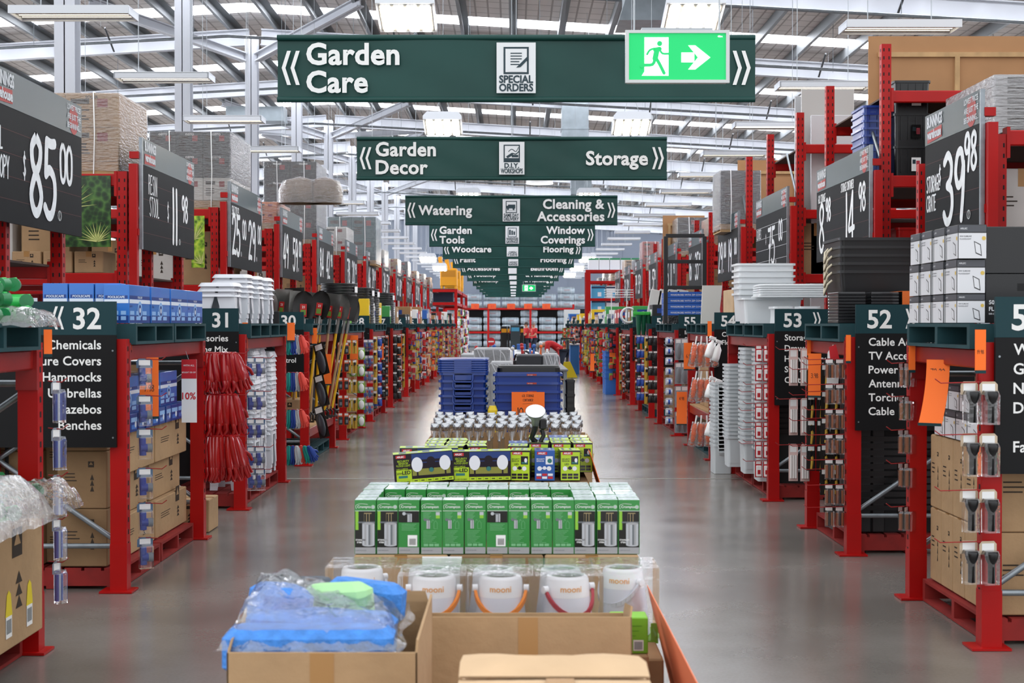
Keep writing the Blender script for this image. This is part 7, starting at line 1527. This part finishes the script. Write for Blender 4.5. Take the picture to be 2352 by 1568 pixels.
# black display cabinets near the workers
for k, (px0, px1, c_, nm) in enumerate(((1150, 1165, '#141416', 'left'), (1165, 1171, '#1c1d20', 'second'), (1172, 1195, '#39464c', 'grey glass'), (1195, 1203, '#151517', 'right'))):
    D = 57; z1 = EYE+(743-(749 if k != 2 else 746))*D/F; t = thing('display_cabinet', '%s tall display cabinet left of the standing workers' % nm, 'cabinet', ((P(px0, D)+P(px1, D))/2, D, 0)); w_ = P(px1, D)-P(px0, D)-.01
    MB().bbox(-w_/2, w_/2, -.2, .2, 0, z1, .01).obj('cabinet_body', mat('cabdark%d' % k, c_, .3), t); MB().box(-w_*.4, w_*.4, -.205, -.2, z1-.25, z1-.1).obj('label', (YC, YC, PB1, YC)[k], t)
# insulation pallet racks on the back wall
t = thing('pallet_rack', 'long red rack of insulation rolls along the back wall', 'rack', (0, 100, 0)); 
for x in (-4.7, -1.75, 1.2, 4.2): MB().box(x-.07, x+.07, -.5, -.4, .01, 3.0).obj('upright', RED, t); MB().box(x-.07, x+.07, .7, .8, .01, 3.0).obj('upright', RED, t)
for z in (2.75, 1.1):
    for q in range(3):
        a = -4.7+2.95*q; MB().box(a+.07, a+2.88, -.5, -.42, z-.13, z).obj('beam', RED, t); MB().box(a+.07, a+2.88, .7, .78, z-.13, z).obj('beam', RED, t); MB().box(a+.07, a+2.88, -.42, .7, z-.03, z-.005).obj('shelf_board', WOOD, t)
MB().box(-6.2, 5.8, .85, .88, 0, 2.7).obj('bay_shade_panel', BLKM, t)  # black sheet added to stand in for the shade inside the bays
INS = mat('insulation_pack', '#a3b0b8', .35, noise=.3, ns=3, bump=.5, bs=5)
def mk_roll():
    t = thing('insulation_roll', '', 'insulation roll'); mb = MB(); mb.tube([(-.6, 0, .24), (-.55, 0, .24), (-.2, 0, .24), (.2, 0, .24), (.55, 0, .24), (.6, 0, .24)], [.15, .23, .24, .24, .23, .15], n=14); mb.obj('roll_body', INS, t)
    MB(ff(0, -.243, 0)).quad(-.15, .25, .2, .3).obj('label', mat('roll_label', '#9a8f92', .5), t)
    for x in (-.35, .35): MB().tube([(x, .242*math.cos(2*PI*i/14), .24+.242*math.sin(2*PI*i/14)) for i in range(14)], .008, n=4, closed=True).obj('strap', WHITE, t)
    return t
IR = Kind(mk_roll); n_ = 0
for c_ in range(8):
    for lv, z0 in enumerate((.004, .5, 1.12, 1.62, 2.12, 2.77, 3.26, 3.75)):
        if lv in (4, 7) and c_ % 2 or (lv == 1 and c_ == 3): continue
        IR.put((-4.1+1.3*c_-(.3 if c_ == 7 else 0), 99.95, z0), RD((c_*7+lv*5) % 9-4), 'grey wrapped insulation roll on the back wall rack, %s column, %s up' % (NTH[c_], NTH[lv]), 'insulation rolls on the back wall')
for k, px in enumerate((1091, 1130, 1174, 1213, 1255)):
    D = 99.2; t = thing('orange_sign', 'orange price sign on the back wall rack, %s from left' % NTH[k], 'price sign', (P(px, D), 99.44, 2.68), 0, 'orange back wall signs'); MB().box(-.28, .28, -.01, .01, 0, .36).obj('sign_sheet', mat('sign_orange', '#d5521c', .6), t)
    mb = MB(ff(0, -.012, 0)); hand(mb, ('30', '47', '60', '89', '0')[k], -.08, .08, .17, .02, 0, 0); mb.obj('price', mat('sale_red', ''), t)
t = thing('brand_banner', 'small navy trade banner on the far left wall', 'banner', (P(1010, 98), 98, EYE+(743-600)*98/F)); MB(ff(0, 0, 0)).box(-.9, .6, 0, .5, 0, .03).obj('banner_sheet', mat('banner_navy', '#1d3c58', .5), t); mb = MB(ff(0, -.035, 0)); mb.text('Trade Brands', -.8, .15, .26, .02, 'L'); mb.obj('lettering', WHITE, t)
for x in (-.8, .5): MB().cyl((x, .015, .5), (x, .015, 3.1), .01, n=4).obj('hanger_wire', WIRE, t)
# ---------------- people ----------------
SKIN = mat('skin', '#b98468', .6); SHIRT = mat('shirt_red', '#b3141a', .8); NAVY = mat('trouser_navy', '#1c2436', .8); HAIRB = mat('hair_brown', '#3a2a22', .8); HAIRG = mat('hair_grey', '#7d7670', .8); SHOE = mat('shoe_black', '#101010', .6)
def skinned(name, nodes, edges, m, parent, lv=2):
    me = bpy.data.meshes.new(name); me.from_pydata([n[0] for n in nodes], edges, []); o = bpy.data.objects.new(name, me); COL.objects.link(o); o.parent = parent; me.materials.append(m)
    o.modifiers.new('skin', 'SKIN').use_smooth_shade = True
    sv = me.skin_vertices[0].data
    for i, n in enumerate(nodes): rr = n[1]; sv[i].radius = rr if isinstance(rr, tuple) else (rr, rr); sv[i].use_root = (i == 0)
    s_ = o.modifiers.new('sub', 'SUBSURF'); s_.levels = lv; s_.render_levels = lv; return o
def person(lab, loc, rz_, J, hair, apron=False):
    t = thing('person', lab, 'person', loc, rz_)
    N = [(J['pelvis'], (.14, .1)), (J['waist'], (.12, .09)), (J['chest'], (.155, .11)), (J['neck'], .055), (J['head0'], .07), (J['head1'], .088), (J['head2'], .07)]
    E = [(0, 1), (1, 2), (2, 3), (3, 4), (4, 5), (5, 6)]
    for s_ in 'LR':
        k = len(N); N += [(J['sh'+s_], .062), (J['el'+s_], .042), (J['wr'+s_], .028), (J['ha'+s_], .034)]; E += [(2, k), (k, k+1), (k+1, k+2), (k+2, k+3)]
        h = Vector(J['ha'+s_]); d = (h-Vector(J['wr'+s_])).normalized()
        for q, (ang, ln) in enumerate(((-30, .06), (-12, .085), (2, .09), (16, .082), (55, .055))):
            ax = d.orthogonal().normalized(); e_ = (Matrix.Rotation(RD(ang), 3, ax) @ d)*ln; kk = len(N); N.append((tuple(h+e_), .009)); E.append((k+3, kk))
        k = len(N); N += [(J['hip'+s_], .095), (J['kn'+s_], .06), (J['an'+s_], .038), (J['toe'+s_], .035)]; E += [(0, k), (k, k+1), (k+1, k+2), (k+2, k+3)]
    skinned('body', N, E, SKIN, t)
    N = [(J['waist'], (.155, .12)), (J['chest'], (.185, .14)), (tuple(Vector(J['chest']).lerp(Vector(J['neck']), .5)), (.14, .1))]; E = [(0, 1), (1, 2)]
    N.append((tuple(Vector(J['pelvis']).lerp(Vector(J['waist']), .4)), (.16, .13))); E.append((0, 3))
    for s_ in 'LR': k = len(N); N += [(J['sh'+s_], .085), (tuple(Vector(J['sh'+s_]).lerp(Vector(J['el'+s_]), .75)), .07)]; E += [(1, k), (k, k+1)]
    skinned('shirt', N, E, SHIRT, t)
    N = [(J['pelvis'], (.16, .125))]; E = []
    for s_ in 'LR': k = len(N); N += [(J['hip'+s_], .11), (J['kn'+s_], .078), (J['an'+s_], .06)]; E += [(0, k), (k, k+1), (k+1, k+2)]
    skinned('trousers', N, E, NAVY, t)
    for s_ in 'LR': a, b = Vector(J['an'+s_]), Vector(J['toe'+s_]); skinned('shoe', [((a.x, a.y, .05), .05), ((b.x, b.y, .04), .045)], [(0, 1)], SHOE, t)
    h1, h2 = Vector(J['head1']), Vector(J['head2']); up = (h2-h1).normalized(); f = Vector(J['face']).normalized(); c = h1+up*.03-f*.018
    MB(Matrix.Translation(c)).sphere(0, 0, 0, .092, .1, .1).obj('hair', hair, t)
    sd_ = up.cross(f)
    mb = MB(); p = h1+f*.088-up*.01; mb.sphere(p.x, p.y, p.z, .014, .018, .022, n=8, m=6)
    for s_ in (-1, 1): q = h1+sd_*s_*.09-up*.015; mb.sphere(q.x, q.y, q.z, .014, .02, .03, n=8, m=6)
    mb.obj('face_features', SKIN, t); mb = MB()
    for s_ in (-1, 1): q = h1+f*.083+sd_*s_*.033+up*.022; mb.sphere(q.x, q.y, q.z, .011, n=8, m=6)
    mb.obj('eyes', BLK, t); q = h1+f*.08-up*.055; MB().sphere(q.x, q.y, q.z, .022, .01, .008, n=8, m=6).obj('mouth', mat('lip', '#8a4a40', .6), t)
    if apron: MB().bbox(-.16, .16, -.17, -.14, .5, 1.15, .01).obj('apron', mat('apron_green', '#16302a', .8), t)
    return t
def stand(lean=0, armf=.25):
    J = dict(pelvis=(0, 0, .92), waist=(0, 0, 1.08), chest=(0, .0, 1.32), neck=(0, .0, 1.47), head0=(0, -.01, 1.53), head1=(0, -.02, 1.6), head2=(0, -.01, 1.68), face=(0, -1, -.15))
    for s_, k in (('L', -1), ('R', 1)): J.update({'sh'+s_: (k*.19, 0, 1.39), 'el'+s_: (k*.24, -.02-armf*.3, 1.12), 'wr'+s_: (k*.2, -.1-armf, 1.02+armf*.35), 'ha'+s_: (k*.18, -.17-armf, 1.03+armf*.4), 'hip'+s_: (k*.09, 0, .88), 'kn'+s_: (k*.1, -.02, .49), 'an'+s_: (k*.11, .02, .09), 'toe'+s_: (k*.13, -.13, .05)})
    return J
person('dark-haired bearded worker in red shirt and dark apron standing, facing left', (P(1209, 66), 66, 0), RD(-75), stand(0, .3), HAIRB, True)
person('grey-haired worker in red shirt standing behind the first, arms bent', (P(1226, 67), 67, 0), RD(-60), stand(0, .12), HAIRG)
J = dict(pelvis=(.36, 0, .86), waist=(.22, 0, 1.0), chest=(.02, 0, 1.1), neck=(-.14, 0, 1.07), head0=(-.2, 0, 1.05), head1=(-.27, 0, 1.02), head2=(-.34, 0, 1.0), face=(-.4, -.2, -1))
for s_, k in (('L', -1), ('R', 1)): J.update({'sh'+s_: (-.05, k*.19, 1.06), 'el'+s_: (-.08, k*.22, .82), 'wr'+s_: (-.22, k*.14, .68), 'ha'+s_: (-.28, k*.12, .64), 'hip'+s_: (.38, k*.09, .83), 'kn'+s_: (.3, k*.11, .47), 'an'+s_: (.4, k*.11, .09), 'toe'+s_: (.26, k*.13, .05)})
person('worker in red shirt and navy trousers bending over low stock in the aisle', (P(1262, 40), 40, 0), 0, J, HAIRG)
block('low_counter', 'low dark counter the bending worker leans over', 'counter', P(1205, 39.6), P(1238, 39.6), 39.3, 40.6, 0, .62, mat('counter_dark', '#2a2b2f', .5))
# ---- loose hanging rods in the ceiling ----
r = random.Random(31)
for k in range(46):
    x = r.uniform(-8, 9); y = r.uniform(20, 60); z0 = r.uniform(4.6, 7.2)
    if abs(x-RX) < .4: continue
    struct(MB().cyl((x, y, z0), (x, y, rz(x)-.02), .005, n=4).obj('suspension_rod', WIRE))
